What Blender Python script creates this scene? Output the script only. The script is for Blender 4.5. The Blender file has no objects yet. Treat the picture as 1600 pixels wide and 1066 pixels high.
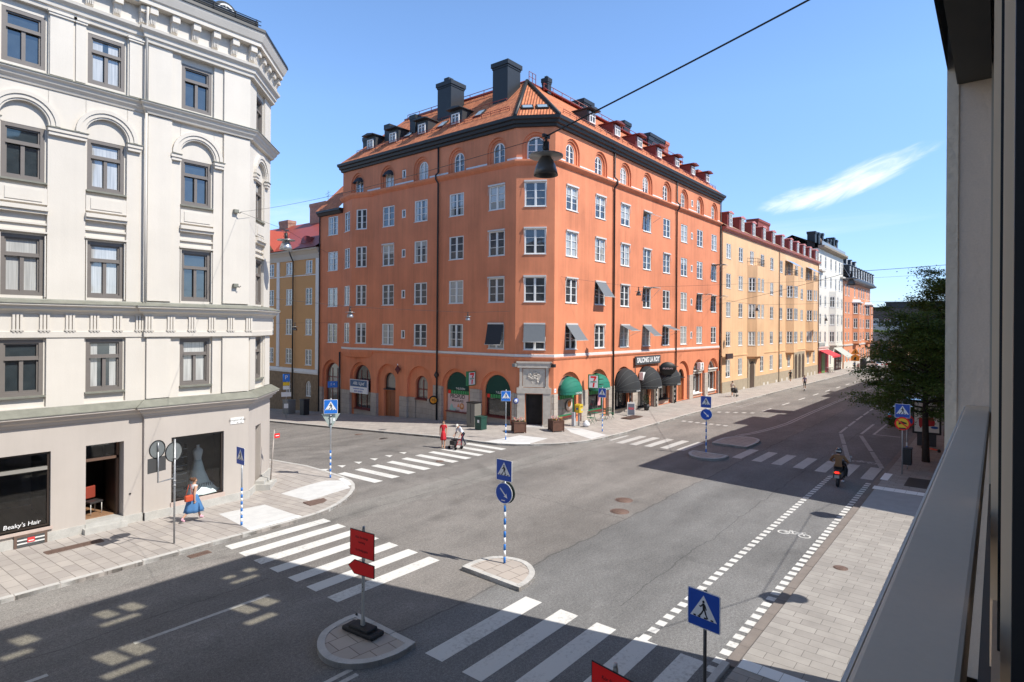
import bpy, bmesh, math, random
from mathutils import Vector, Matrix
from mathutils.geometry import tessellate_polygon
random.seed(7)
C = bpy.context.scene.collection
SC = bpy.context.scene
# ------------------------------------------------------------------ camera
HC = 7.3; TH = math.radians(39.1); ROLL = math.radians(0.43); FPX = 935.0
cam = bpy.data.cameras.new('camera'); co = bpy.data.objects.new('camera', cam); C.objects.link(co)
cam.sensor_width = 36; cam.lens = 36*FPX/1600; cam.shift_y = -22/1600
cam.clip_start = 0.02; cam.clip_end = 3000
fw = Vector((math.cos(TH), math.sin(TH), 0)); rt = Vector((math.sin(TH), -math.cos(TH), 0)); up = Vector((0, 0, 1))
cr, sr = math.cos(ROLL), math.sin(ROLL)
cx = rt*cr - up*sr*-1*-1 if False else rt*cr + up*sr     # camera right, rolled
cy = up*cr - rt*sr
co.matrix_world = Matrix(((cx.x, cy.x, -fw.x, 0), (cx.y, cy.y, -fw.y, 0), (cx.z, cy.z, -fw.z, HC), (0, 0, 0, 1)))
SC.camera = co
SC.render.resolution_x = 1024; SC.render.resolution_y = 682
SC.view_settings.view_transform = 'Standard'; SC.view_settings.look = 'None'
SC.view_settings.exposure = 0.35; SC.view_settings.gamma = 1.0
SC.render.engine = 'CYCLES'
SC.cycles.max_bounces = 6; SC.cycles.transparent_max_bounces = 12
# ------------------------------------------------------------------ sky and sun
SUNV = Vector((-0.215, 0.83, -1.0)).normalized()          # direction the light travels
EL = math.asin(-SUNV.z)
toS = -SUNV
w = bpy.data.worlds.new('World'); SC.world = w; w.use_nodes = True
nt = w.node_tree; nt.nodes.clear()
def N(nt, t, **k):
    n = nt.nodes.new(t)
    for a, b in k.items(): setattr(n, a, b)
    return n
out = N(nt, 'ShaderNodeOutputWorld'); bg = N(nt, 'ShaderNodeBackground')
sky = N(nt, 'ShaderNodeTexSky', sky_type='NISHITA'); sky.sun_disc = False
sky.sun_elevation = EL; sky.sun_rotation = math.atan2(toS.x, toS.y)
sky.air_density = 1.0; sky.dust_density = 0.0; sky.ozone_density = 1.6; sky.altitude = 100
bg.inputs[1].default_value = 0.14
# thin high clouds, laid out by direction in the sky
geo = N(nt, 'ShaderNodeTexCoord')
def cirrus(azdeg, eldeg, L, W, ang, strength, scale):
    az = math.radians(azdeg); el = math.radians(eldeg)
    c = Vector((math.cos(az)*math.cos(el), math.sin(az)*math.cos(el), math.sin(el)))
    e1 = Vector((math.sin(az), -math.cos(az), 0)); e2 = c.cross(e1)*-1
    if e2.z < 0: e2 = -e2
    a = math.radians(ang); u = e1*math.cos(a)+e2*math.sin(a); v = -e1*math.sin(a)+e2*math.cos(a)
    def dot(vec):
        d = N(nt, 'ShaderNodeVectorMath', operation='DOT_PRODUCT'); nt.links.new(geo.outputs['Generated'], d.inputs[0]); d.inputs[1].default_value = vec; return d.outputs['Value']
    def M(op, a, b=None):
        m = N(nt, 'ShaderNodeMath', operation=op)
        for i, q in enumerate((a, b)):
            if q is None: continue
            if isinstance(q, (int, float)): m.inputs[i].default_value = q
            else: nt.links.new(q, m.inputs[i])
        return m.outputs[0]
    U = M('DIVIDE', dot(u), L); V = M('DIVIDE', dot(v), W)
    cmb = N(nt, 'ShaderNodeCombineXYZ'); nt.links.new(U, cmb.inputs[0]); nt.links.new(V, cmb.inputs[1])
    no = N(nt, 'ShaderNodeTexNoise'); nt.links.new(cmb.outputs[0], no.inputs['Vector']); no.inputs['Scale'].default_value = scale; no.inputs['Detail'].default_value = 6; no.inputs['Roughness'].default_value = 0.6; no.inputs['Distortion'].default_value = 0.6
    # taper: narrow at the left end, wider to the right
    r2 = M('ADD', M('MULTIPLY', U, U), M('MULTIPLY', V, V))
    body = M('SUBTRACT', 1.0, r2)
    k = M('ADD', body, M('MULTIPLY', M('SUBTRACT', no.outputs['Fac'], 0.5), 1.9))
    mr = N(nt, 'ShaderNodeMapRange'); mr.interpolation_type = 'SMOOTHSTEP'; nt.links.new(k, mr.inputs[0]); mr.inputs[1].default_value = 0.1; mr.inputs[2].default_value = 1.5; mr.inputs[4].default_value = strength
    inside = M('GREATER_THAN', dot(c), 0.3)
    bl = M('MAXIMUM', body, 0.0)
    return M('MULTIPLY', M('MULTIPLY', mr.outputs[0], inside), M('MINIMUM', M('MULTIPLY', bl, 2.2), 1.0))
def azel(px, py):
    a = math.atan((px-800)/FPX); e = math.atan((513-py)/FPX*math.cos(a)); return math.degrees(TH-a), math.degrees(e)
tint = N(nt, 'ShaderNodeMix', data_type='RGBA', blend_type='MULTIPLY'); tint.inputs[0].default_value = 1; nt.links.new(sky.outputs[0], tint.inputs[6])
sz = N(nt, 'ShaderNodeSeparateXYZ'); nt.links.new(geo.outputs['Generated'], sz.inputs[0]); rp = N(nt, 'ShaderNodeMapRange'); rp.interpolation_type = 'SMOOTHSTEP'; nt.links.new(sz.outputs[2], rp.inputs[0]); rp.inputs[1].default_value = .45; rp.inputs[2].default_value = .75
tg = N(nt, 'ShaderNodeMix', data_type='RGBA'); nt.links.new(rp.outputs[0], tg.inputs[0]); tg.inputs[7].default_value = (.92, .70, .52, 1); nt.links.new(tg.outputs[2], tint.inputs[7])
rq = N(nt, 'ShaderNodeMapRange'); nt.links.new(sz.outputs[2], rq.inputs[0]); rq.inputs[1].default_value = .02; rq.inputs[2].default_value = .34
th = N(nt, 'ShaderNodeMix', data_type='RGBA'); nt.links.new(rq.outputs[0], th.inputs[0]); th.inputs[6].default_value = (.66, .80, 1.18, 1); th.inputs[7].default_value = (1.12, 1.30, 1.50, 1); nt.links.new(th.outputs[2], tg.inputs[6])
col = tint.outputs[2]
for (px, py, L, W, ang, st, s) in ((1335, 281, .112, .025, 22, .9, 1.6), (1240, 312, .06, .02, 14, .6, 1.7), (1180, 365, .30, .02, 4, .16, 1.3), (470, 340, .12, .03, 5, .22, 1.6)):
    A, E_ = azel(px, py); f = cirrus(A, E_, L, W, ang, st, s)
    mx = N(nt, 'ShaderNodeMix', data_type='RGBA'); nt.links.new(f, mx.inputs[0]); nt.links.new(col, mx.inputs[6]); mx.inputs[7].default_value = (7.5, 7.7, 8.0, 1); col = mx.outputs[2]
nt.links.new(col, bg.inputs[0]); nt.links.new(bg.outputs[0], out.inputs[0])
sl = bpy.data.lights.new('sun', 'SUN'); so = bpy.data.objects.new('sun', sl); C.objects.link(so)
sl.energy = 4.7; sl.angle = math.radians(0.32); sl.color = (1.0, 0.95, 0.87)
so.rotation_euler = SUNV.to_track_quat('-Z', 'Y').to_euler()
so.location = (0, -30, 60)
# ------------------------------------------------------------------ helpers
def G(x, y): return -0.008*max(0, x-35)-0.055*max(0, y-27.5)
def sm(t): t = max(0, min(1, t)); return t*t*(3-2*t)
def tilt(x, y): return -.30*max(0, min(1, (y-20.4)/4.6))*sm((16.2-x)/3.2) if y < 40 else 0
def tag(o, label=None, cat=None, group=None, kind=None):
    if label: o['label'] = label
    if cat: o['category'] = cat
    if group: o['group'] = group
    if kind: o['kind'] = kind
    return o
def empty(name, loc=(0, 0, 0), rz=0, label=None, cat=None, group=None):
    o = bpy.data.objects.new(name, None); C.objects.link(o); o.location = loc; o.rotation_euler = (0, 0, rz)
    o.empty_display_size = 0.2
    bpy.context.view_layer.update()
    return tag(o, label, cat, group)
class MB:
    def __init__(s): s.v = []; s.f = []; s.m = []; s.sm = []
    def add(s, vs, fs, mi=0, smooth=False):
        n = len(s.v); s.v += [tuple(v) for v in vs]; s.f += [tuple(i+n for i in f) for f in fs]; s.m += [mi]*len(fs); s.sm += [smooth]*len(fs); return s
    def box(s, x0, x1, y0, y1, z0, z1, mi=0):
        if x0 > x1: x0, x1 = x1, x0
        if y0 > y1: y0, y1 = y1, y0
        if z0 > z1: z0, z1 = z1, z0
        v = [(x0,y0,z0),(x1,y0,z0),(x1,y1,z0),(x0,y1,z0),(x0,y0,z1),(x1,y0,z1),(x1,y1,z1),(x0,y1,z1)]
        return s.add(v, [(3,2,1,0),(4,5,6,7),(0,1,5,4),(1,2,6,5),(2,3,7,6),(3,0,4,7)], mi)
    def bev(s, x0, x1, y0, y1, z0, z1, b=.02, mi=0):
        bm = bmesh.new(); bmesh.ops.create_cube(bm, size=1)
        for v in bm.verts: v.co = Vector(((x0+x1)/2+v.co.x*(x1-x0), (y0+y1)/2+v.co.y*(y1-y0), (z0+z1)/2+v.co.z*(z1-z0)))
        bmesh.ops.bevel(bm, geom=bm.edges[:], offset=b, segments=2, affect='EDGES', profile=.6)
        s.bm(bm, mi); return s
    def bm(s, bm, mi=0, smooth=False):
        bm.verts.index_update(); s.add([v.co[:] for v in bm.verts], [[v.index for v in f.verts] for f in bm.faces], mi, smooth); bm.free(); return s
    def quad(s, a, b, c, d, mi=0): return s.add([a, b, c, d], [(0, 1, 2, 3)], mi)
    def prism(s, poly, fn, t0, t1, mi=0, caps=True):
        # poly: 2d points; fn(p,t)->3d
        n = len(poly); v = [fn(p, t0) for p in poly]+[fn(p, t1) for p in poly]
        f = [(i, (i+1) % n, (i+1) % n+n, i+n) for i in range(n)]
        if caps:
            tr = tessellate_polygon([[Vector((p[0], p[1], 0)) for p in poly]])
            for t in tr: f.append(tuple(t)); f.append(tuple(i+n for i in reversed(t)))
        return s.add(v, f, mi)
    def exz(s, poly, y0, y1, mi=0): return s.prism(poly, lambda p, t: (p[0], t, p[1]), y0, y1, mi)
    def exy(s, poly, z0, z1, mi=0): return s.prism(poly, lambda p, t: (p[0], p[1], t), z0, z1, mi)
    def profx(s, prof, x0, x1, mi=0):   # profile in (y,z) swept along x
        return s.prism(prof, lambda p, t: (t, p[0], p[1]), x0, x1, mi)
    def tube(s, pts, r, n=8, mi=0, smooth=True, cap=True):
        pts = [Vector(p) for p in pts]; R = r if isinstance(r, (list, tuple)) else [r]*len(pts)
        vs = []; prev = None
        for i, p in enumerate(pts):
            d = (pts[min(i+1, len(pts)-1)]-pts[max(i-1, 0)])
            d = d.normalized() if d.length > 1e-9 else Vector((0, 0, 1))
            if prev is None:
                a = Vector((1, 0, 0)) if abs(d.x) < .8 else Vector((0, 1, 0))
            else: a = prev
            b = d.cross(a).normalized(); a = b.cross(d).normalized(); prev = a
            for k in range(n):
                t = 2*math.pi*k/n; vs.append(p+(a*math.cos(t)+b*math.sin(t))*R[i])
        fs = [(i*n+k, i*n+(k+1) % n, (i+1)*n+(k+1) % n, (i+1)*n+k) for i in range(len(pts)-1) for k in range(n)]
        if cap: fs += [tuple(reversed(range(n))), tuple(range((len(pts)-1)*n, len(pts)*n))]
        return s.add(vs, fs, mi, smooth)
    def lathe(s, prof, c=(0, 0, 0), n=24, mi=0, sx=1, sy=1, smooth=True, axis='z'):
        vs = []
        for (r, z) in prof:
            for k in range(n):
                t = 2*math.pi*k/n; p = (r*math.cos(t)*sx, r*math.sin(t)*sy, z)
                if axis == 'y': p = (p[0], p[2], p[1])
                if axis == 'x': p = (p[2], p[0], p[1])
                vs.append((c[0]+p[0], c[1]+p[1], c[2]+p[2]))
        m = len(prof)
        fs = [(i*n+k, i*n+(k+1) % n, (i+1)*n+(k+1) % n, (i+1)*n+k) for i in range(m-1) for k in range(n)]
        if prof[0][0] > 1e-4: fs.append(tuple(reversed(range(n))))
        if prof[-1][0] > 1e-4: fs.append(tuple(range((m-1)*n, m*n)))
        return s.add(vs, fs, mi, smooth)
    def build(s, name, mat, parent=None, M=None, ground=False, fixn=True):
        me = bpy.data.meshes.new(name); me.from_pydata(s.v, [], s.f)
        mats = mat if isinstance(mat, (list, tuple)) else [mat]
        for m in mats: me.materials.append(m)
        me.polygons.foreach_set('material_index', s.m); me.polygons.foreach_set('use_smooth', s.sm)
        if fixn or ground:
            bm = bmesh.new(); bm.from_mesh(me)
            if fixn: bmesh.ops.recalc_face_normals(bm, faces=bm.faces)
            if ground:
                for co_, no_ in (((35, 0, 0), (1, 0, 0)), ((0, 27.5, 0), (0, 1, 0))):
                    bmesh.ops.bisect_plane(bm, geom=bm.verts[:]+bm.edges[:]+bm.faces[:], plane_co=co_, plane_no=no_)
                for v in bm.verts: v.co.z += G(v.co.x, v.co.y)
            bm.to_mesh(me); bm.free()
        me.update()
        o = bpy.data.objects.new(name, me); C.objects.link(o)
        if M is not None: o.matrix_world = M
        if parent is not None: par(o, parent)
        return o
def wmat(o): return o.matrix_basis.copy() if o.parent is None else wmat(o.parent) @ o.matrix_parent_inverse @ o.matrix_basis
def par(o, p, keep=True):
    o.parent = p
    if keep: o.matrix_parent_inverse = wmat(p).inverted()
    return o
def local(o, p):          # o's mesh is modelled in p's own space
    o.parent = p; return o
def ctree(o, parent=None):
    c = o.copy(); C.objects.link(c); c.parent = parent
    for ch in [x for x in bpy.data.objects if x.parent == o and x != c]: ctree(ch, c)
    return c
# ------------------------------------------------------------------ materials
MATS = {}
def mat(name, col, rough=.8, metal=0, streak=0, var=0, vs=1.0, bump=0, bs=20, spec=.5, ior=None, fine=0, fs=80, coat=0, emit=None, es=0, coord='pos', stretch=None):
    if name in MATS: return MATS[name]
    m = bpy.data.materials.new(name); m.use_nodes = True; nt = m.node_tree; b = nt.nodes['Principled BSDF']
    b.inputs['Base Color'].default_value = (*col, 1); b.inputs['Roughness'].default_value = rough; b.inputs['Metallic'].default_value = metal
    b.inputs['Specular IOR Level'].default_value = spec
    if ior: b.inputs['IOR'].default_value = ior
    if coat: b.inputs['Coat Weight'].default_value = coat
    if emit: b.inputs['Emission Color'].default_value = (*emit, 1); b.inputs['Emission Strength'].default_value = es
    if var or bump or fine or streak:
        if coord == 'pos': g = N(nt, 'ShaderNodeNewGeometry').outputs['Position']
        else: g = N(nt, 'ShaderNodeTexCoord').outputs['Object']
        if stretch:
            mp = N(nt, 'ShaderNodeMapping'); mp.inputs['Scale'].default_value = stretch; nt.links.new(g, mp.inputs[0]); g = mp.outputs[0]
        c = None
        if var or fine or streak:
            base = N(nt, 'ShaderNodeRGB'); base.outputs[0].default_value = (*col, 1); c = base.outputs[0]
            for amt, s, det in ((var, vs, 5), (fine, fs, 2)):
                if not amt: continue
                n = N(nt, 'ShaderNodeTexNoise'); n.inputs['Scale'].default_value = s; n.inputs['Detail'].default_value = det; n.inputs['Roughness'].default_value = .6; nt.links.new(g, n.inputs['Vector'])
                mr = N(nt, 'ShaderNodeMapRange'); nt.links.new(n.outputs['Fac'], mr.inputs[0]); mr.inputs[1].default_value = .25; mr.inputs[2].default_value = .75; mr.inputs[3].default_value = 1-amt; mr.inputs[4].default_value = 1+amt
                vm = N(nt, 'ShaderNodeVectorMath', operation='SCALE'); nt.links.new(c, vm.inputs[0]); nt.links.new(mr.outputs[0], vm.inputs['Scale']); c = vm.outputs[0]
            if streak:      # rain streaks and faded areas
                mp = N(nt, 'ShaderNodeMapping'); mp.inputs['Scale'].default_value = (2.2, 2.2, .12); nt.links.new(g, mp.inputs[0])
                n = N(nt, 'ShaderNodeTexNoise'); n.inputs['Scale'].default_value = 1; n.inputs['Detail'].default_value = 5; n.inputs['Roughness'].default_value = .7; nt.links.new(mp.outputs[0], n.inputs['Vector'])
                n2 = N(nt, 'ShaderNodeTexNoise'); n2.inputs['Scale'].default_value = .35; n2.inputs['Detail'].default_value = 4; nt.links.new(g, n2.inputs['Vector'])
                ml = N(nt, 'ShaderNodeMath', operation='MULTIPLY'); nt.links.new(n.outputs['Fac'], ml.inputs[0]); nt.links.new(n2.outputs['Fac'], ml.inputs[1])
                mr = N(nt, 'ShaderNodeMapRange'); nt.links.new(ml.outputs[0], mr.inputs[0]); mr.inputs[1].default_value = .16; mr.inputs[2].default_value = .40; mr.inputs[3].default_value = 1+streak*.4; mr.inputs[4].default_value = 1-streak
                vm = N(nt, 'ShaderNodeVectorMath', operation='SCALE'); nt.links.new(c, vm.inputs[0]); nt.links.new(mr.outputs[0], vm.inputs['Scale']); c = vm.outputs[0]
            nt.links.new(c, b.inputs['Base Color'])
        if bump:
            n = N(nt, 'ShaderNodeTexNoise'); n.inputs['Scale'].default_value = bs; n.inputs['Detail'].default_value = 4; nt.links.new(g, n.inputs['Vector'])
            bp = N(nt, 'ShaderNodeBump'); bp.inputs['Strength'].default_value = bump; bp.inputs['Distance'].default_value = .02; nt.links.new(n.outputs['Fac'], bp.inputs['Height']); nt.links.new(bp.outputs[0], b.inputs['Normal'])
    MATS[name] = m; return m
def brickmat(name, c1, c2, mortar, bw, rh, ms=.015, rough=.85, axes='xy', off=.5, var=.15, vs=.8, bump=.3, rot=0, squash=1, sqf=2, bias=0, fine=.06):
    if name in MATS: return MATS[name]
    m = mat(name, c1, rough); nt = m.node_tree; b = nt.nodes['Principled BSDF']
    g = N(nt, 'ShaderNodeNewGeometry').outputs['Position']
    sep = N(nt, 'ShaderNodeSeparateXYZ'); nt.links.new(g, sep.inputs[0]); cmb = N(nt, 'ShaderNodeCombineXYZ')
    ix = {'x': 0, 'y': 1, 'z': 2}
    if axes == 'wall':       # x+y along the wall, z up
        ad = N(nt, 'ShaderNodeMath', operation='ADD'); nt.links.new(sep.outputs[0], ad.inputs[0]); nt.links.new(sep.outputs[1], ad.inputs[1]); nt.links.new(ad.outputs[0], cmb.inputs[0]); nt.links.new(sep.outputs[2], cmb.inputs[1])
    else:
        nt.links.new(sep.outputs[ix[axes[0]]], cmb.inputs[0]); nt.links.new(sep.outputs[ix[axes[1]]], cmb.inputs[1])
    mp = N(nt, 'ShaderNodeMapping'); nt.links.new(cmb.outputs[0], mp.inputs[0]); mp.inputs['Rotation'].default_value = (0, 0, rot)
    br = N(nt, 'ShaderNodeTexBrick'); nt.links.new(mp.outputs[0], br.inputs[0]); br.offset = off; br.squash = squash; br.squash_frequency = sqf
    for k, v in (('Color1', (*c1, 1)), ('Color2', (*c2, 1)), ('Mortar', (*mortar, 1)), ('Scale', 1.0), ('Mortar Size', ms), ('Brick Width', bw), ('Row Height', rh), ('Bias', bias), ('Mortar Smooth', .2)): br.inputs[k].default_value = v
    c = br.outputs[0]
    for amt, s in ((var, vs), (fine, 70)):
        n = N(nt, 'ShaderNodeTexNoise'); n.inputs['Scale'].default_value = s; n.inputs['Detail'].default_value = 6; n.inputs['Roughness'].default_value = .65; nt.links.new(g, n.inputs['Vector'])
        mr = N(nt, 'ShaderNodeMapRange'); nt.links.new(n.outputs['Fac'], mr.inputs[0]); mr.inputs[1].default_value = .25; mr.inputs[2].default_value = .75; mr.inputs[3].default_value = 1-amt; mr.inputs[4].default_value = 1+amt
        vm = N(nt, 'ShaderNodeVectorMath', operation='SCALE'); nt.links.new(c, vm.inputs[0]); nt.links.new(mr.outputs[0], vm.inputs['Scale']); c = vm.outputs[0]
    nt.links.new(c, b.inputs['Base Color'])
    bp = N(nt, 'ShaderNodeBump'); bp.inputs['Strength'].default_value = bump; bp.inputs['Distance'].default_value = .01; bp.invert = True; nt.links.new(br.outputs['Fac'], bp.inputs['Height']); nt.links.new(bp.outputs[0], b.inputs['Normal'])
    return m
def glassmat(name, dark, light, p=.5, rough=.03, ior=1.9):
    # a double glazed pane with a dim room or a pale curtain close behind it
    if name in MATS: return MATS[name]
    m = mat(name, dark, rough, ior=ior); nt = m.node_tree; b = nt.nodes['Principled BSDF']
    oi = N(nt, 'ShaderNodeObjectInfo'); tc = N(nt, 'ShaderNodeTexCoord')
    sep = N(nt, 'ShaderNodeSeparateXYZ'); nt.links.new(tc.outputs['Object'], sep.inputs[0])
    def M(op, a, b_=None, c_=None):
        q = N(nt, 'ShaderNodeMath', operation=op)
        for i, z in enumerate((a, b_, c_)):
            if z is None: continue
            if isinstance(z, (int, float)): q.inputs[i].default_value = z
            else: nt.links.new(z, q.inputs[i])
        return q.outputs[0]
    r = oi.outputs['Random']
    r2 = M('FRACT', M('MULTIPLY', r, 17.3)); r3 = M('FRACT', M('MULTIPLY', r, 41.7))
    ax = M('ABSOLUTE', sep.outputs[0])
    has = M('LESS_THAN', r, p)
    side = M('GREATER_THAN', ax, M('MULTIPLY', r2, .5))                # curtains drawn to the sides
    full = M('LESS_THAN', r3, .28)
    r4 = M('FRACT', M('MULTIPLY', r, 73.1)); bl_ = M('MULTIPLY', M('LESS_THAN', r4, .22), M('GREATER_THAN', sep.outputs[2], M('ADD', .5, r2)))
    cur = M('MAXIMUM', M('MULTIPLY', has, M('MAXIMUM', side, full)), bl_)
    cmb = N(nt, 'ShaderNodeCombineXYZ'); nt.links.new(M('MULTIPLY', sep.outputs[0], 26), cmb.inputs[0]); nt.links.new(M('MULTIPLY', sep.outputs[2], .8), cmb.inputs[2]); nt.links.new(M('MULTIPLY', r, 50), cmb.inputs[1])
    no = N(nt, 'ShaderNodeTexNoise'); no.inputs['Scale'].default_value = 1; no.inputs['Detail'].default_value = 2; nt.links.new(cmb.outputs[0], no.inputs['Vector'])
    fold = M('ADD', .45, M('MULTIPLY', no.outputs['Fac'], .9))
    vm = N(nt, 'ShaderNodeVectorMath', operation='SCALE'); vm.inputs[0].default_value = light; nt.links.new(fold, vm.inputs['Scale'])
    n2 = N(nt, 'ShaderNodeTexNoise'); n2.inputs['Scale'].default_value = 2.2; n2.inputs['Detail'].default_value = 3; nt.links.new(tc.outputs['Object'], n2.inputs['Vector'])
    vd = N(nt, 'ShaderNodeVectorMath', operation='SCALE'); vd.inputs[0].default_value = dark; nt.links.new(M('ADD', .3, M('MULTIPLY', n2.outputs['Fac'], 1.5)), vd.inputs['Scale'])
    mx = N(nt, 'ShaderNodeMix', data_type='RGBA'); nt.links.new(cur, mx.inputs[0]); nt.links.new(vd.outputs[0], mx.inputs[6]); nt.links.new(vm.outputs[0], mx.inputs[7])
    nt.links.new(mx.outputs[2], b.inputs['Base Color'])
    # old panes are never quite flat
    n3 = N(nt, 'ShaderNodeTexNoise'); n3.inputs['Scale'].default_value = 1.4; n3.inputs['Detail'].default_value = 1
    ad = N(nt, 'ShaderNodeVectorMath', operation='ADD'); nt.links.new(tc.outputs['Object'], ad.inputs[0]); c2 = N(nt, 'ShaderNodeCombineXYZ'); nt.links.new(M('MULTIPLY', r, 90), c2.inputs[0]); nt.links.new(c2.outputs[0], ad.inputs[1]); nt.links.new(ad.outputs[0], n3.inputs['Vector'])
    bp = N(nt, 'ShaderNodeBump'); bp.inputs['Strength'].default_value = .10; bp.inputs['Distance'].default_value = .05; nt.links.new(n3.outputs['Fac'], bp.inputs['Height']); nt.links.new(bp.outputs[0], b.inputs['Normal'])
    return m
def clearglass():
    if 'clear' in MATS: return MATS['clear']
    m = bpy.data.materials.new('shop glass'); m.use_nodes = True; nt = m.node_tree; nt.nodes.clear()
    o = N(nt, 'ShaderNodeOutputMaterial'); t = N(nt, 'ShaderNodeBsdfTransparent'); t.inputs[0].default_value = (.95, .97, .97, 1)
    g = N(nt, 'ShaderNodeBsdfGlossy'); g.inputs['Roughness'].default_value = .02
    f = N(nt, 'ShaderNodeFresnel'); f.inputs[0].default_value = 1.75; mx = N(nt, 'ShaderNodeMixShader')
    nt.links.new(f.outputs[0], mx.inputs[0]); nt.links.new(t.outputs[0], mx.inputs[1]); nt.links.new(g.outputs[0], mx.inputs[2]); nt.links.new(mx.outputs[0], o.inputs[0])
    MATS['clear'] = m; return m
def textmesh(txt, size, mat_, name, parent=None, M=None, ext=.004, align='CENTER', sx=1, bold=0, shear=0):
    cu = bpy.data.curves.new('t', 'FONT'); cu.body = txt; cu.size = size; cu.extrude = ext; cu.align_x = align; cu.align_y = 'CENTER'; cu.offset = bold; cu.shear = shear; cu.resolution_u = 3
    o = bpy.data.objects.new('t', cu); C.objects.link(o); bpy.context.view_layer.update()
    me = bpy.data.meshes.new_from_object(o.evaluated_get(bpy.context.evaluated_depsgraph_get())); bpy.data.objects.remove(o)
    for v in me.vertices: v.co.x *= sx
    me.materials.clear(); me.materials.append(mat_)
    r = bpy.data.objects.new(name, me); C.objects.link(r)
    # text lies in xy facing +z: stand it up to face -y
    R = Matrix.Rotation(math.pi/2, 4, 'X')
    r.matrix_world = (M if M is not None else Matrix.Identity(4)) @ R
    if parent is not None: par(r, parent)
    return r
def T(x=0, y=0, z=0, rz=0): return Matrix.Translation((x, y, z)) @ Matrix.Rotation(rz, 4, 'Z')
def frame2(ox, oy, ux, uy):   # facade frame: x along (ux,uy), y into the building, z up
    l = math.hypot(ux, uy); ux /= l; uy /= l
    return Matrix(((ux, -uy, 0, ox), (uy, ux, 0, oy), (0, 0, 1, 0), (0, 0, 0, 1)))
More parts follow.
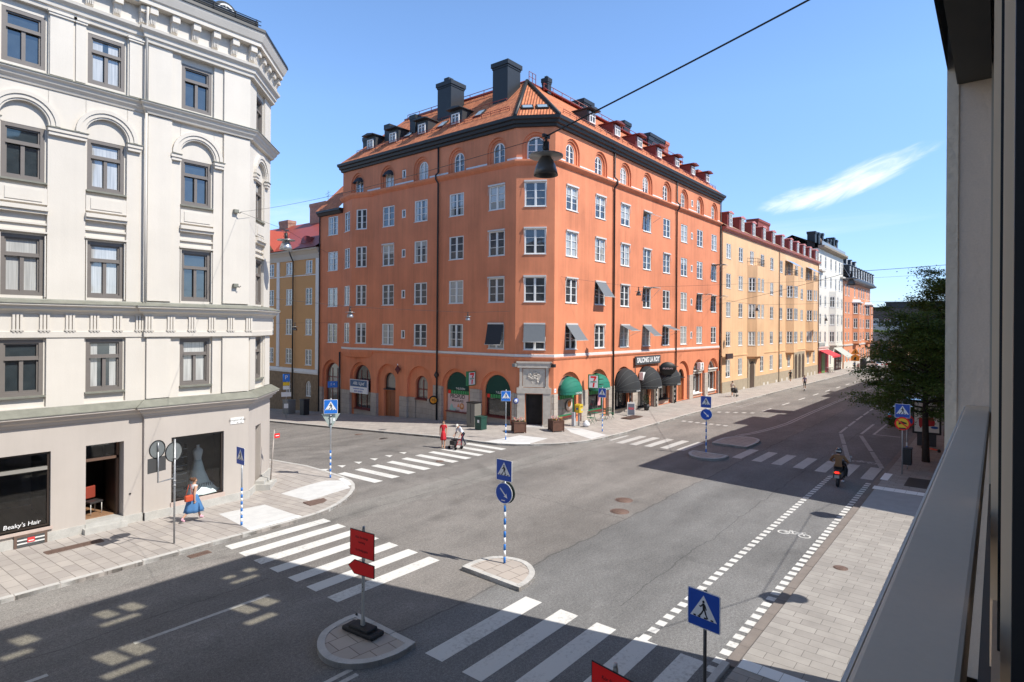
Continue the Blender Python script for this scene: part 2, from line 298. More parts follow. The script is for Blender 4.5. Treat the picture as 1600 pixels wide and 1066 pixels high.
# ------------------------------------------------------------------ ground
def asphalt():
    m = mat('asphalt', (.2, .19, .18), .88); nt = m.node_tree; b = nt.nodes['Principled BSDF']
    pos = N(nt, 'ShaderNodeNewGeometry').outputs['Position']
    sep = N(nt, 'ShaderNodeSeparateXYZ'); nt.links.new(pos, sep.inputs[0])
    def noise(s, det=5, sx=1, sy=1, rough=.6, rot=0, dist=0):
        mp = N(nt, 'ShaderNodeMapping'); mp.inputs['Scale'].default_value = (sx, sy, 1); mp.inputs['Rotation'].default_value = (0, 0, rot); nt.links.new(pos, mp.inputs[0])
        n = N(nt, 'ShaderNodeTexNoise'); n.inputs['Scale'].default_value = s; n.inputs['Detail'].default_value = det; n.inputs['Roughness'].default_value = rough; n.inputs['Distortion'].default_value = dist; nt.links.new(mp.outputs[0], n.inputs['Vector']); return n.outputs['Fac']
    def mr(v, a, b_, c, d, sm=False):
        q = N(nt, 'ShaderNodeMapRange'); q.inputs[1].default_value = a; q.inputs[2].default_value = b_; q.inputs[3].default_value = c; q.inputs[4].default_value = d
        if sm: q.interpolation_type = 'SMOOTHSTEP'
        nt.links.new(v, q.inputs[0]); return q.outputs[0]
    def M(op, a, b_=None):
        q = N(nt, 'ShaderNodeMath', operation=op)
        for i, z in enumerate((a, b_)):
            if z is None: continue
            if isinstance(z, (int, float)): q.inputs[i].default_value = z
            else: nt.links.new(z, q.inputs[i])
        return q.outputs[0]
    X, Y = sep.outputs[0], sep.outputs[1]
    wob = M('MULTIPLY', M('SUBTRACT', noise(.8, 3), .5), .5)
    Yw = M('ADD', Y, wob); Xw = M('ADD', X, wob)
    def between(v, a, b_): return M('MULTIPLY', M('GREATER_THAN', v, a), M('LESS_THAN', v, b_))
    # lanes laid at different times: warm old asphalt to the north, cooler to the south
    warm = mr(Yw, 10.9, 11.1, 0, 1)
    mx = N(nt, 'ShaderNodeMix', data_type='RGBA'); nt.links.new(warm, mx.inputs[0]); mx.inputs[6].default_value = (.172, .169, .166, 1); mx.inputs[7].default_value = (.202, .186, .172, 1)
    c = mx.outputs[2]
    gut = between(Yw, 18.9, 20.6)
    mg = N(nt, 'ShaderNodeMix', data_type='RGBA'); nt.links.new(M('MULTIPLY', gut, .7), mg.inputs[0]); nt.links.new(c, mg.inputs[6]); mg.inputs[7].default_value = (.235, .222, .205, 1); c = mg.outputs[2]
    facs = [mr(noise(.3, 7, .45, 1, .65), .34, .66, .76, 1.2), mr(noise(1.6, 4), .3, .7, .93, 1.07), mr(noise(13, 3), .36, .64, .84, 1.16), mr(noise(34, 2), .36, .64, .74, 1.26), mr(noise(90, 1), .36, .64, .8, 1.2)]
    # darker wheel tracks along the street
    tr = M('MULTIPLY', M('ABSOLUTE', M('SINE', M('MULTIPLY', Yw, 1.85))), mr(noise(.25, 3, .2, 1), .4, .65, 0, 1))
    facs.append(mr(tr, 0, 1, 1.03, .87))
    # turning tyre marks
    v = N(nt, 'ShaderNodeVectorMath', operation='DISTANCE'); nt.links.new(pos, v.inputs[0]); v.inputs[1].default_value = (13.2, 26.0, 0)
    ring = M('MULTIPLY', M('POWER', M('ABSOLUTE', M('SINE', M('MULTIPLY', M('ADD', v.outputs['Value'], M('MULTIPLY', wob, 1.3)), 2.1))), 3.0), mr(noise(.5, 5), .47, .62, 0, 1))
    facs.append(mr(M('MULTIPLY', ring, between(v.outputs['Value'], 5.5, 11.5)), 0, 1, 1, .74))
    # cracks
    def crack(sc, th, ns):
        mp = N(nt, 'ShaderNodeVectorMath', operation='ADD'); nn = N(nt, 'ShaderNodeTexNoise'); nn.inputs['Scale'].default_value = 1.1; nt.links.new(pos, nn.inputs['Vector']); nt.links.new(nn.outputs['Color'], mp.inputs[0]); nt.links.new(pos, mp.inputs[1])
        vo = N(nt, 'ShaderNodeTexVoronoi', feature='DISTANCE_TO_EDGE'); vo.inputs['Scale'].default_value = sc; nt.links.new(mp.outputs[0], vo.inputs['Vector'])
        ln = M('LESS_THAN', vo.outputs['Distance'], th); return M('MULTIPLY', ln, mr(noise(ns, 3, rot=.4), .52, .6, 0, 1))
    facs.append(mr(crack(.16, .0014, .1), 0, 1, 1, .72))
    # sealed joints: dark meandering lines
    def seam(axis, at, wd, a0, a1):
        A = Yw if axis == 'y' else Xw
        B_ = X if axis == 'y' else Y
        return M('MULTIPLY', M('LESS_THAN', M('ABSOLUTE', M('SUBTRACT', A, at)), wd), between(B_, a0, a1))
    for s in (('y', 11.0, .035, 9, 300), ('y', 16.3, .02, -30, 9), ('y', 19.4, .02, 9, 34), ('x', 20.5, .02, 11, 21), ('y', 7.7, .02, 14, 300)):
        facs.append(mr(seam(*s), 0, 1, 1, .68))
    # oily / damp stains
    facs.append(mr(M('MULTIPLY', mr(noise(.45, 5, rot=.5, dist=.4), .6, .72, 0, 1, True), 1), 0, 1, 1, .82))
    facs.append(mr(mr(noise(.6, 5, rot=1.5), .62, .74, 0, 1, True), 0, 1, 1, 1.15))
    for f in facs:
        vm = N(nt, 'ShaderNodeVectorMath', operation='SCALE'); nt.links.new(c, vm.inputs[0]); nt.links.new(f, vm.inputs['Scale']); c = vm.outputs[0]
    nt.links.new(c, b.inputs['Base Color'])
    bp = N(nt, 'ShaderNodeBump'); bp.inputs['Strength'].default_value = .35; bp.inputs['Distance'].default_value = .01; nt.links.new(noise(90, 2), bp.inputs['Height']); nt.links.new(bp.outputs[0], b.inputs['Normal'])
    return m
ASPH = asphalt()
def worn(name, col, wear=.35):
    m = mat(name, col, .75); nt = m.node_tree; b = nt.nodes['Principled BSDF']
    pos = N(nt, 'ShaderNodeNewGeometry').outputs['Position']
    n = N(nt, 'ShaderNodeTexNoise'); n.inputs['Scale'].default_value = 9; n.inputs['Detail'].default_value = 9; n.inputs['Roughness'].default_value = .75; nt.links.new(pos, n.inputs['Vector'])
    n2 = N(nt, 'ShaderNodeTexNoise'); n2.inputs['Scale'].default_value = .7; n2.inputs['Detail'].default_value = 3; nt.links.new(pos, n2.inputs['Vector'])
    ad = N(nt, 'ShaderNodeMath', operation='MULTIPLY_ADD'); nt.links.new(n2.outputs['Fac'], ad.inputs[0]); ad.inputs[1].default_value = .5; nt.links.new(n.outputs['Fac'], ad.inputs[2])
    mr = N(nt, 'ShaderNodeMapRange'); nt.links.new(ad.outputs[0], mr.inputs[0]); mr.inputs[1].default_value = .72+.2*(1-wear); mr.inputs[2].default_value = 1.02+.2*(1-wear); mr.inputs[3].default_value = 0; mr.inputs[4].default_value = 1
    mx = N(nt, 'ShaderNodeMix', data_type='RGBA'); nt.links.new(mr.outputs[0], mx.inputs[0]); mx.inputs[6].default_value = (*col, 1); mx.inputs[7].default_value = (.3, .28, .26, 1)
    nt.links.new(mx.outputs[2], b.inputs['Base Color']); return m
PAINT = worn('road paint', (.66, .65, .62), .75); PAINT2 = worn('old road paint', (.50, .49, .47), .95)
WSTONE = worn('white stone', (.88, .88, .86), .12)
SLAB = brickmat('pavement slabs', (.43, .39, .355), (.36, .325, .30), (.20, .175, .155), .72, .36, .012, axes='xy', rot=math.radians(90), var=.14)
SLABS = brickmat('south pavement slabs', (.355, .33, .302), (.295, .272, .25), (.15, .135, .125), .62, .31, .007, axes='xy', rot=math.radians(90), var=.16, vs=1.3, off=.37)
GRAN = mat('granite kerb', (.50, .485, .46), .8, var=.16, vs=3, fine=.16, fs=90)
RAMP = mat('ground granite ramp', (.60, .595, .585), .8, var=.1, vs=2.5, fine=.1, fs=60)
GUT = mat('gutter stones', (.215, .185, .165), .85, var=.15, vs=2, fine=.12, fs=60)
IRON = mat('rusty iron', (.19, .125, .10), .7, var=.3, vs=12, metal=.3)
DARKIRON = mat('dark iron', (.05, .045, .042), .6, var=.2, vs=20)
# one big sheet reaching far out
NWL = [(17.2, 120), (17.2, 60), (17.2, 32), (17.22, 27.6), (17.2, 25.5), (17.1, 24.2), (16.9, 23.25), (16.62, 22.65), (16.2, 22.05), (15.65, 21.5), (15.0, 21.0), (14.4, 20.62), (13.7, 20.32), (13.1, 20.15), (12.2, 20.08), (5, 20.06), (-40, 20.02)]
rd = [(-60, -40), (1500, -40), (1500, 700), (17.12, 700)]+[(x-.08, y+.08) for x, y in NWL[:-1]]+[(-60, 20.1)]
m_ = MB(); m_.add([(x, y, 0) for x, y in rd], [tuple(t) for t in tessellate_polygon([[Vector((x, y, 0)) for x, y in rd]])])
m_.quad((-60, 120, -6), (-60, 700, -6), (17, 700, -6), (17, 120, -6))
def sheet(name, mb, mt): o = mb.build(name, mt, ground=True); o['kind'] = 'structure'; return o
sheet('road', m_, ASPH)
def slab(name, poly, z0, z1, mt, side=None):
    m_ = MB(); m_.exy(poly, z0, z1); o = m_.build(name, mt, ground=True); o['kind'] = 'structure'; return o
def offs(line, d):
    r = []
    for i, p in enumerate(line):
        a = line[max(i-1, 0)]; b_ = line[min(i+1, len(line)-1)]
        dx, dy = b_[0]-a[0], b_[1]-a[1]; l = math.hypot(dx, dy); r.append((p[0]-dy/l*d, p[1]+dx/l*d))
    return r
def kerb(name, line, wd, z, mt=None, step=1.0, closed=False):
    # stones one after another with fine joints
    pts = [Vector((p[0], p[1], 0)) for p in line]
    if closed: pts.append(pts[0])
    res = [pts[0]]
    for a, b_ in zip(pts[:-1], pts[1:]):
        L = (b_-a).length; k = max(1, round(L/step)) if L > step*1.3 else 1
        for i in range(1, k+1): res.append(a.lerp(b_, i/k))
    q = [(p.x, p.y) for p in res]; o_ = offs(q, wd)
    if closed:
        n = len(q); 
        dx, dy = q[1][0]-q[-2][0], q[1][1]-q[-2][1]; l = math.hypot(dx, dy); o_[0] = o_[-1] = (q[0][0]-dy/l*wd, q[0][1]+dx/l*wd)
    m_ = MB()
    for i in range(len(q)-1):
        a, b_, c, d = q[i], q[i+1], o_[i+1], o_[i]
        long = math.hypot(b_[0]-a[0], b_[1]-a[1]) > .5
        e = .012 if long else 0
        def L2(p, r, t): return (p[0]+(r[0]-p[0])*t, p[1]+(r[1]-p[1])*t)
        l = max(math.hypot(b_[0]-a[0], b_[1]-a[1]), .01); t = e/l
        dz = random.uniform(-.004, .004)
        m_.exy([L2(a, b_, t), L2(a, b_, 1-t), L2(d, c, 1-t), L2(d, c, t)], -.05, z+dz)
    o = m_.build(name, mt or GRAN, ground=True); o['kind'] = 'structure'; return o
o_ = slab('pavement', NWL+[(-40, 120)], -.06, .115, SLAB)
bm = bmesh.new(); bm.from_mesh(o_.data)
for co_, no_ in [((0, 20.4+.46*k, 0), (0, 1, 0)) for k in range(11)]+[((13+.4*k, 0, 0), (1, 0, 0)) for k in range(9)]:
    bmesh.ops.bisect_plane(bm, geom=bm.verts[:]+bm.edges[:]+bm.faces[:], plane_co=co_, plane_no=no_)
for v in bm.verts: v.co.z += tilt(v.co.x, v.co.y)*(1 if v.co.y < 26 else max(0, (40-v.co.y)/14))
bm.to_mesh(o_.data); bm.free()
kerb('kerb', list(reversed(NWL)), .16, .125)
NEL = [(300, 20.9), (130, 20.9), (102, 20.75), (70, 20.5), (56, 20.45), (48, 20.35), (42, 20.15), (37, 19.9), (34.4, 20.0), (33, 20.1), (31.9, 20.38), (30.5, 21.1), (29.35, 22.05), (28.6, 22.9), (28.05, 23.9), (27.8, 25.2), (27.55, 28), (27.4, 38), (27.3, 120)]
slab('pavement', NEL+[(300, 120)], -.06, .115, SLAB)
kerb('kerb', list(reversed(NEL)), .16, .125)
slab('pavement', [(-40, -40), (300, -40), (300, 4.30), (-40, 4.30)], -.06, .10, SLABS)
m_ = MB()
x = 13.0
while x < 250:
    L = 1.0; m_.box(x, x+L-.012, 4.30, 4.58, -.05, .045+random.uniform(-.002, .002)); x += L
o = m_.build('gutter', GUT, ground=True); o['kind'] = 'structure'
kerb('kerb', [(13.0, 4.45), (-40, 4.45)][::-1], .15, .11)
# granite ramps with white strips
def flat(name, polys, z, mt, th=.004):
    m_ = MB()
    for p in polys:
        m_.exy(p, z-th, z)
    o = m_.build(name, mt, ground=True); o['kind'] = 'structure'; return o
o_ = flat('pavement_ramp', [[(10.95, 23.6), (12.71, 23.35), (12.47, 20.3), (10.5, 20.3)], [(13.99, 24.34), (16.1, 24.15), (16.62, 23.6), (16.1, 22.25), (13.98, 22.15)],
     [(27.95, 24.9), (31.15, 24.56), (31.5, 22.56), (29.3, 22.35), (28.2, 23.7)], [(33.16, 20.3), (35.12, 20.3), (36.17, 22.88), (35.75, 24.13), (34.3, 22.6)]], .119, RAMP)
def dip(o_):
    bm = bmesh.new(); bm.from_mesh(o_.data)
    for co_, no_ in [((0, 20.4+.46*k, 0), (0, 1, 0)) for k in range(11)]+[((13+.4*k, 0, 0), (1, 0, 0)) for k in range(9)]:
        bmesh.ops.bisect_plane(bm, geom=bm.verts[:]+bm.edges[:]+bm.faces[:], plane_co=co_, plane_no=no_)
    for v in bm.verts: v.co.z += tilt(v.co.x, v.co.y)
    bm.to_mesh(o_.data); bm.free()
dip(o_)
flat('pavement_ramp', [[(27.8, 2.3), (31.2, 2.3), (31.5, 4.3), (27.8, 4.3)]], .104, mat('grey ramp stone', (.36, .36, .36), .85, var=.1, vs=2, fine=.1))
o_ = flat('tactile_strip', [[(10.5, 20.26), (12.5, 20.26), (12.5, 20.5), (10.5, 20.5)], [(16.45, 22.55), (16.85, 23.3), (16.95, 23.9), (16.65, 23.95), (16.55, 23.4), (16.2, 22.7)], [(28.3, 23.7), (29.3, 22.33), (29.5, 22.5), (28.5, 23.8)]], .125, WSTONE)
dip(o_)
tiles = [[(32.0+.0, 4.4-.42*i), (32.0, 4.4-.42*i-.41), (31.35+.01*i, 4.4-.42*i-.41), (31.35, 4.4-.42*i)] for i in range(0, 9)]
tiles += [[(33.55, 4.38), (35.2, 4.38), (35.15, 4.04), (33.5, 4.06)]]
tiles += [[(13.32, 4.27-.42*i), (13.32, 4.27-.42*i-.41), (12.93, 4.27-.42*i-.41), (12.93, 4.27-.42*i)] for i in range(0, 9)]
flat('tactile_strip', tiles, .109, WSTONE)
# markings
def rects(lst): return [[(a, c), (b_, c), (b_, d), (a, d)] for a, b_, c, d in lst]
MK = .005
W_ = .47
flat('zebra_crossing', rects([(9.38, 13.1, y-W_/2, y+W_/2) for y in (19.52, 18.6, 17.65, 16.7, 15.68, 14.72, 13.72)])+rects([(9.18, 12.85, y-.27, y+.27) for y in (9.62, 8.48, 7.40, 6.32, 5.22)]), MK, PAINT)
zz = []
for k in range(10):
    x0 = 17.5+1.06*k; t = k/9*.5
    zz.append([(x0-.03, 25.2+t), (x0+.42, 25.24+t), (x0+.58, 22.46+t*.7), (x0+.1, 22.47+t*.7)])
flat('zebra_crossing', zz, MK, PAINT)
flat('give_way_teeth', [[(17.48+1.06*k, 26.72+.03*k), (17.78+1.06*k, 26.4+.03*k), (17.36+1.06*k, 26.12+.03*k)] for k in range(6)], MK, PAINT)
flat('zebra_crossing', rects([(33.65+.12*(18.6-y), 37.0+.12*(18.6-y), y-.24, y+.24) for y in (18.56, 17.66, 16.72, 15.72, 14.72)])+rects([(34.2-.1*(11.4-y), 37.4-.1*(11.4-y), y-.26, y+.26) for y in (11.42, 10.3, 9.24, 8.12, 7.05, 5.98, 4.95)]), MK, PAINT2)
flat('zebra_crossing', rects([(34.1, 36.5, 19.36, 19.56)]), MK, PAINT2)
def dashes(line, step, ln, wd):
    r = []; pts = [Vector((p[0], p[1])) for p in line]; acc = 0
    for a, b_ in zip(pts[:-1], pts[1:]):
        d = b_-a; L = d.length; d = d/L; nn = Vector((-d.y, d.x)); s = acc
        while s < L:
            e = min(s+ln, L); p, q = a+d*s, a+d*e; r.append([tuple(p-nn*wd/2), tuple(q-nn*wd/2), tuple(q+nn*wd/2), tuple(p+nn*wd/2)]); s += step
        acc = s-L
    return r
flat('bicycle_lane_line', dashes([(12.85, 6.42), (33.3, 6.42)], .434, .25, .22)+dashes([(12.55, 4.72), (32.9, 4.74)], .434, .25, .22), MK, PAINT)
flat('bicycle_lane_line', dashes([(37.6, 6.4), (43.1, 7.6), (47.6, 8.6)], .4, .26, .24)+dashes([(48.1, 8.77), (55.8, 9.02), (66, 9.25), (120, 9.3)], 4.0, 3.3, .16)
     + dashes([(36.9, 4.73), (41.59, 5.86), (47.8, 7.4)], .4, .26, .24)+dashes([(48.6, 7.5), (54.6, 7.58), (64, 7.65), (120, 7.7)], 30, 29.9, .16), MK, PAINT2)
flat('parking_bay_line', rects([(49.1, 55.4, 6.72, 6.86), (48.9, 49.05, 5.2, 6.86)]), MK, PAINT2)
dl = [(41.6, 13.85), (43.5, 13.4), (45.4, 13.14), (48, 12.9), (50.4, 12.8), (57.3, 12.95), (70.4, 13.1), (91, 13.0), (300, 13.0)]
def strip(line, wd):
    a, b_ = offs(line, wd/2), offs(line, -wd/2); return [[a[i], a[i+1], b_[i+1], b_[i]] for i in range(len(line)-1)]
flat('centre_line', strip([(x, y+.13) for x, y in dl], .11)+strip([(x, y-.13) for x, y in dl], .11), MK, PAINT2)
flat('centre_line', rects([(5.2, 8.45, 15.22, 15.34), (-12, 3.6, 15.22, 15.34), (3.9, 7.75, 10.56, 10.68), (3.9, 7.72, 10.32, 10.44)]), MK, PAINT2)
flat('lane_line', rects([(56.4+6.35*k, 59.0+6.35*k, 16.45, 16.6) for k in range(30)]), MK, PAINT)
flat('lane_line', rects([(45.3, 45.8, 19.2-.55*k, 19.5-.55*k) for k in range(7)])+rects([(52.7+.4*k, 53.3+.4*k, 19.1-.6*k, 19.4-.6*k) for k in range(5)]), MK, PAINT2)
# bus-stop zig zag and bike symbols
flat('lane_line', strip([(58.0+.5*k, 19.6 if k % 2 else 18.8) for k in range(14)], .1), MK, PAINT2)
def bike(cx_, cy_, s, ang):
    ca, sa = math.cos(ang), math.sin(ang)
    P = lambda x, y: (cx_+(x*ca-y*sa)*s, cy_+(x*sa+y*ca)*s)
    r = []
    for wx in (-.55, .55):
        c_ = [P(wx+.3*math.cos(t*math.pi/8), .3*math.sin(t*math.pi/8)) for t in range(17)]; r += strip(c_, .085*s)
    for l in ([(-.55, 0), (-.25, .42), (.33, .42), (0, 0), (-.55, 0)], [(0, 0), (-.3, .5)], [(-.4, .52), (-.18, .52)], [(.55, 0), (.3, .52), (.5, .6)]):
        r += strip([P(*p) for p in l], .085*s)
    return r
flat('bicycle_symbol', bike(22.9, 5.6, .62, -math.pi/2), MK, PAINT)
flat('bicycle_symbol', bike(37.9, 5.7, .68, -math.pi/2), MK, PAINT2)
#flat('bicycle_symbol', bike(13.9, 5.5, .6, -math.pi/2), MK, worn('ghost paint', (.33, .32, .31), .8))
# traffic islands
def island(name, poly):
    h = .13; o = slab(name, poly, -.05, h-.012, brickmat('island slabs', (.47, .41, .36), (.40, .35, .31), (.2, .17, .15), .48, .48, .012, axes='xy', rot=.1, var=.1))
    kerb('kerb', poly, .17, h, step=.8, closed=True)
def bow(pts, n=6):   # smooth polyline
    r = []
    for i in range(len(pts)-1):
        a = pts[max(i-1, 0)]; b_ = pts[i]; c = pts[i+1]; d = pts[min(i+2, len(pts)-1)]
        for k in range(n):
            t = k/n
            r.append(tuple(.5*((2*b_[j])+(-a[j]+c[j])*t+(2*a[j]-5*b_[j]+4*c[j]-d[j])*t*t+(-a[j]+3*b_[j]-3*c[j]+d[j])*t**3) for j in (0, 1)))
    return r+[pts[-1]]
def ccw(p):
    a = sum(p[i][0]*p[(i+1) % len(p)][1]-p[(i+1) % len(p)][0]*p[i][1] for i in range(len(p))); return p if a > 0 else p[::-1]
island('traffic_island', ccw(bow([(9.2, 12.38), (8.7, 12.42), (8.1, 12.25), (7.68, 11.8), (7.52, 11.25), (7.66, 10.72), (8.05, 10.35), (8.6, 10.18), (9.2, 10.22)], 4)))
island('traffic_island', ccw(bow([(12.95, 10.2), (13.5, 10.24), (14.1, 10.52), (14.5, 11.1), (14.5, 11.7), (14.2, 12.2), (13.6, 12.42), (12.98, 12.42)], 4)))
island('traffic_island', ccw(bow([(34.1, 13.9), (33.4, 13.88), (32.7, 13.5), (32.38, 12.85), (32.6, 12.15), (33.2, 11.8), (34.0, 11.78)], 4)))
island('traffic_island', ccw(bow([(37.3, 14.0), (38.6, 14.08), (39.8, 14.0), (40.7, 13.5), (41.02, 12.7), (40.5, 12.05), (39.2, 11.8), (37.25, 11.84)], 4)))
# covers and grates
def cover(x, y, r, label, grp=None, z=.006, mt=None):
    t = empty('manhole_cover', (x, y, G(x, y)), 0, label, 'manhole cover', grp)
    m_ = MB(); m_.lathe([(r, -.02), (r, z), (r*.9, z), (r*.9, z-.003)], n=28); local(m_.build('rim', IRON, fixn=True), t)
    m_ = MB(); m_.lathe([(r*.88, -.02), (r*.88, z-.001), (0, z-.001)], n=28)
    for a in range(-4, 5):
        hw = math.sqrt(max(.0, (r*.8)**2-(a*r*.18)**2)); m_.box(-hw, hw, a*r*.18-.012, a*r*.18+.012, 0, z+.003)
    local(m_.build('lid', mt or IRON), t)
cover(22.69, 12.26, .38, 'round rusty manhole cover, farther of the pair in the middle of the junction')
cover(21.18, 11.63, .38, 'round rusty manhole cover, nearer of the pair in the middle of the junction')
cover(25.69, 31.83, .33, 'round dark manhole cover in the side street beyond the zebra crossing', mt=DARKIRON)
cover(26.18, 35.16, .33, 'rusty manhole cover farthest up the side street')
cover(22.7, 23.42, .22, 'small rusty cover on a white bar of the side street crossing', z=.009)
cover(20.3, 3.65, .2, 'small rusty cover set in the sunlit slabs of the near pavement', z=.108)
def plate(x0, y0, x1, y1, label, bars=0, z=.125, rz=0, mt=None, name='cellar_hatch', cat='metal hatch'):
    t = empty(name, ((x0+x1)/2, (y0+y1)/2, tilt((x0+x1)/2, (y0+y1)/2)+(-.0)), rz, label, cat); a, b_ = (x1-x0)/2, (y1-y0)/2
    m_ = MB(); m_.box(-a, a, -b_, b_, z-.03, z)
    local(m_.build('frame', mt or IRON), t)
    m_ = MB(); n = max(bars, 1)
    for i in range(n):
        u = -a+.03+(2*a-.06)*i/n; m_.box(u, u+(2*a-.06)/n*.55 if bars else a-.03, -b_+.03, b_-.03, z+.001, z+.008)
    local(m_.build('grate' if bars else 'lid', mt or IRON), t)
plate(13.6, 21.3, 14.5, 22.0, 'square rusty iron hatch in the corner pavement', rz=-.15)
plate(5.5, 23.45, 7.1, 23.95, 'long rusty grate in the slabs below the salon door', bars=40)
plate(8.2, 19.5, 8.85, 19.8, 'rusty gutter drain grate beside the kerb of the white building', bars=12, z=.012, name='drain_grate', cat='drain')
plate(42.5, 22.4, 44.6, 23.3, 'rusty iron hatch in the pavement beside the folding board', bars=20)
plate(32.9, 2.3, 34.9, 3.35, 'large dark iron hatch in the shaded pavement by the tree', z=.11, mt=DARKIRON)
# ------------------------------------------------------------------ facades
def archpts(x0, x1, z0, z1, n=12):
    r = (x1-x0)/2; xc = (x0+x1)/2; zs = z1-r
    return [(x0, z0), (x1, z0), (x1, zs)]+[(xc+r*math.cos(math.pi*k/n), zs+r*math.sin(math.pi*k/n)) for k in range(1, n)]+[(x0, zs)]
def wall(m_, x0, x1, z0, z1, holes, y=0, mi=0):
    """flat wall in the plane y with rectangular or arched openings and their reveals; a hole is (x0,x1,z0,z1,arch,depth)"""
    xs = sorted({round(v, 4) for v in [x0, x1]+[h[0] for h in holes]+[h[1] for h in holes] if x0 <= v <= x1})
    zs = sorted({round(v, 4) for v in [z0, z1]+[h[2] for h in holes]+[h[3] for h in holes] if z0 <= v <= z1})
    for i in range(len(xs)-1):
        k = 0
        while k < len(zs)-1:
            def free(k): 
                cx_, cz_ = (xs[i]+xs[i+1])/2, (zs[k]+zs[k+1])/2
                return not any(h[0] < cx_ < h[1] and h[2] < cz_ < h[3] for h in holes)
            if not free(k): k += 1; continue
            j = k
            while j+1 < len(zs)-1 and free(j+1): j += 1
            m_.quad((xs[i], y, zs[k]), (xs[i+1], y, zs[k]), (xs[i+1], y, zs[j+1]), (xs[i], y, zs[j+1]), mi); k = j+1
    for h in holes:
        a, b_, c, d, ar, dep = h
        if ar:
            r = (b_-a)/2; xc = (a+b_)/2; zsp = d-r; n = 16
            p = [(xc-r*math.cos(math.pi*k/n), zsp+r*math.sin(math.pi*k/n)) for k in range(n+1)]
            for q, s in zip(p[:-1], p[1:]): m_.quad((q[0], y, q[1]), (s[0], y, s[1]), (s[0], y, d), (q[0], y, d), mi)
            path = [(a, c)]+p+[(b_, c)]
        else: path = [(a, c), (a, d), (b_, d), (b_, c)]
        path = path+[path[0]]
        if dep > 0:
            for q, s in zip(path[:-1], path[1:]): m_.quad((q[0], y, q[1]), (s[0], y, s[1]), (s[0], y+dep, s[1]), (q[0], y+dep, q[1]), mi)
    return m_
WC = {}
def ring(m_, o_, i_, y0, y1, mi=0):
    n = len(o_)
    for k in range(n):
        a, b_, c, d = o_[k], o_[(k+1) % n], i_[(k+1) % n], i_[k]
        m_.quad((a[0], y0, a[1]), (b_[0], y0, b_[1]), (c[0], y0, c[1]), (d[0], y0, d[1]), mi)
        m_.quad((a[0], y0, a[1]), (b_[0], y0, b_[1]), (b_[0], y1, b_[1]), (a[0], y1, a[1]), mi)
        m_.quad((d[0], y0, d[1]), (c[0], y0, c[1]), (c[0], y1, c[1]), (d[0], y1, d[1]), mi)
def unit(style, w, h, gm, fm, sm, rec=.03):
    key = (style, w, h, gm.name, fm.name)
    if key in WC: return WC[key]
    gl = MB(); fr = MB(); si = MB(); hw = w/2
    if style == 'six' or style == 'arch6':
        if style == 'six':
            O = [(-hw, 0), (hw, 0), (hw, h), (-hw, h)]; b = .075
            I = [(-hw+b, b), (hw-b, b), (hw-b, h-b), (-hw+b, h-b)]
        else:
            b = .08; O = archpts(-hw, hw, 0, h); I = archpts(-hw+b, hw-b, b, h-b)
        ring(fr, O, I, rec, rec+.1)
        zt = h-b
        fr.box(-.055, .055, rec+.005, rec+.09, b, zt-.01)
        rows = 3
        for r in range(1, rows):
            z = b+(h-2*b)*r/rows; hh = hw-b
            fr.box(-hh, -.055, rec+.025, rec+.07, z-.018, z+.018); fr.box(.055, hh, rec+.025, rec+.07, z-.018, z+.018)
        for sx in (-1, 1): # casement stiles
            fr.box(sx*.055, sx*.085, rec+.02, rec+.08, b, zt-.03)
            if style == 'six': fr.box(sx*(hw-b-.035), sx*(hw-b), rec+.02, rec+.08, b, zt)
        gl.add([(p[0], rec+.075, p[1]) for p in I], [tuple(range(len(I)))])
        si.box(-hw-.04, hw+.04, -.05, rec, -.045, 0)
    elif style == 'slot':
        O = [(-hw, 0), (hw, 0), (hw, h), (-hw, h)]; b = .08; I = [(-hw+b, b), (hw-b, b), (hw-b, h-b), (-hw+b, h-b)]
        ring(fr, O, I, -.005, rec+.08); gl.add([(p[0], rec+.06, p[1]) for p in I], [(0, 1, 2, 3)]); si.box(-hw-.02, hw+.02, -.03, 0, -.03, 0)
    elif style == 'grey3':
        b = .12; O = [(-hw, 0), (hw, 0), (hw, h), (-hw, h)]; I = [(-hw+b, b), (hw-b, b), (hw-b, h-b), (-hw+b, h-b)]
        ring(fr, O, I, rec, rec+.14)
        I2 = [(-hw+b+.05, b+.06), (hw-b-.05, b+.06), (hw-b-.05, h-b-.05), (-hw+b+.05, h-b-.05)]
        ring(fr, I, I2, rec+.05, rec+.14)
        zt = b+(h-2*b)*.70
        fr.box(-hw+b, hw-b, rec+.02, rec+.13, zt-.055, zt+.055)
        fr.box(-.055, .055, rec+.03, rec+.13, b, zt-.055); fr.box(-hw+b, hw-b, rec-.01, rec+.05, zt-.075, zt-.045)
        gl.add([(p[0], rec+.12, p[1]) for p in I2], [(0, 1, 2, 3)])
        si.box(-hw-.05, hw+.05, -.11, rec, -.06, 0)
    elif style == 'plain':
        O = [(-hw, 0), (hw, 0), (hw, h), (-hw, h)]; b = .09; I = [(-hw+b, b), (hw-b, b), (hw-b, h-b), (-hw+b, h-b)]
        ring(fr, O, I, rec, rec+.1); fr.box(-.05, .05, rec+.01, rec+.09, b, h-b); z = h*.66; fr.box(-hw+b, hw-b, rec+.02, rec+.09, z-.03, z+.03)
        gl.add([(p[0], rec+.08, p[1]) for p in I], [(0, 1, 2, 3)]); si.box(-hw-.05, hw+.05, -.06, rec, -.06, 0)
    def me(mb, n, mt):
        o = mb.build(n, mt, fixn=(n != 'window')); d = o.data; bpy.data.objects.remove(o); return d
    WC[key] = (me(gl, 'window', gm), me(fr, 'frame', fm), me(si, 'sill', sm)); return WC[key]
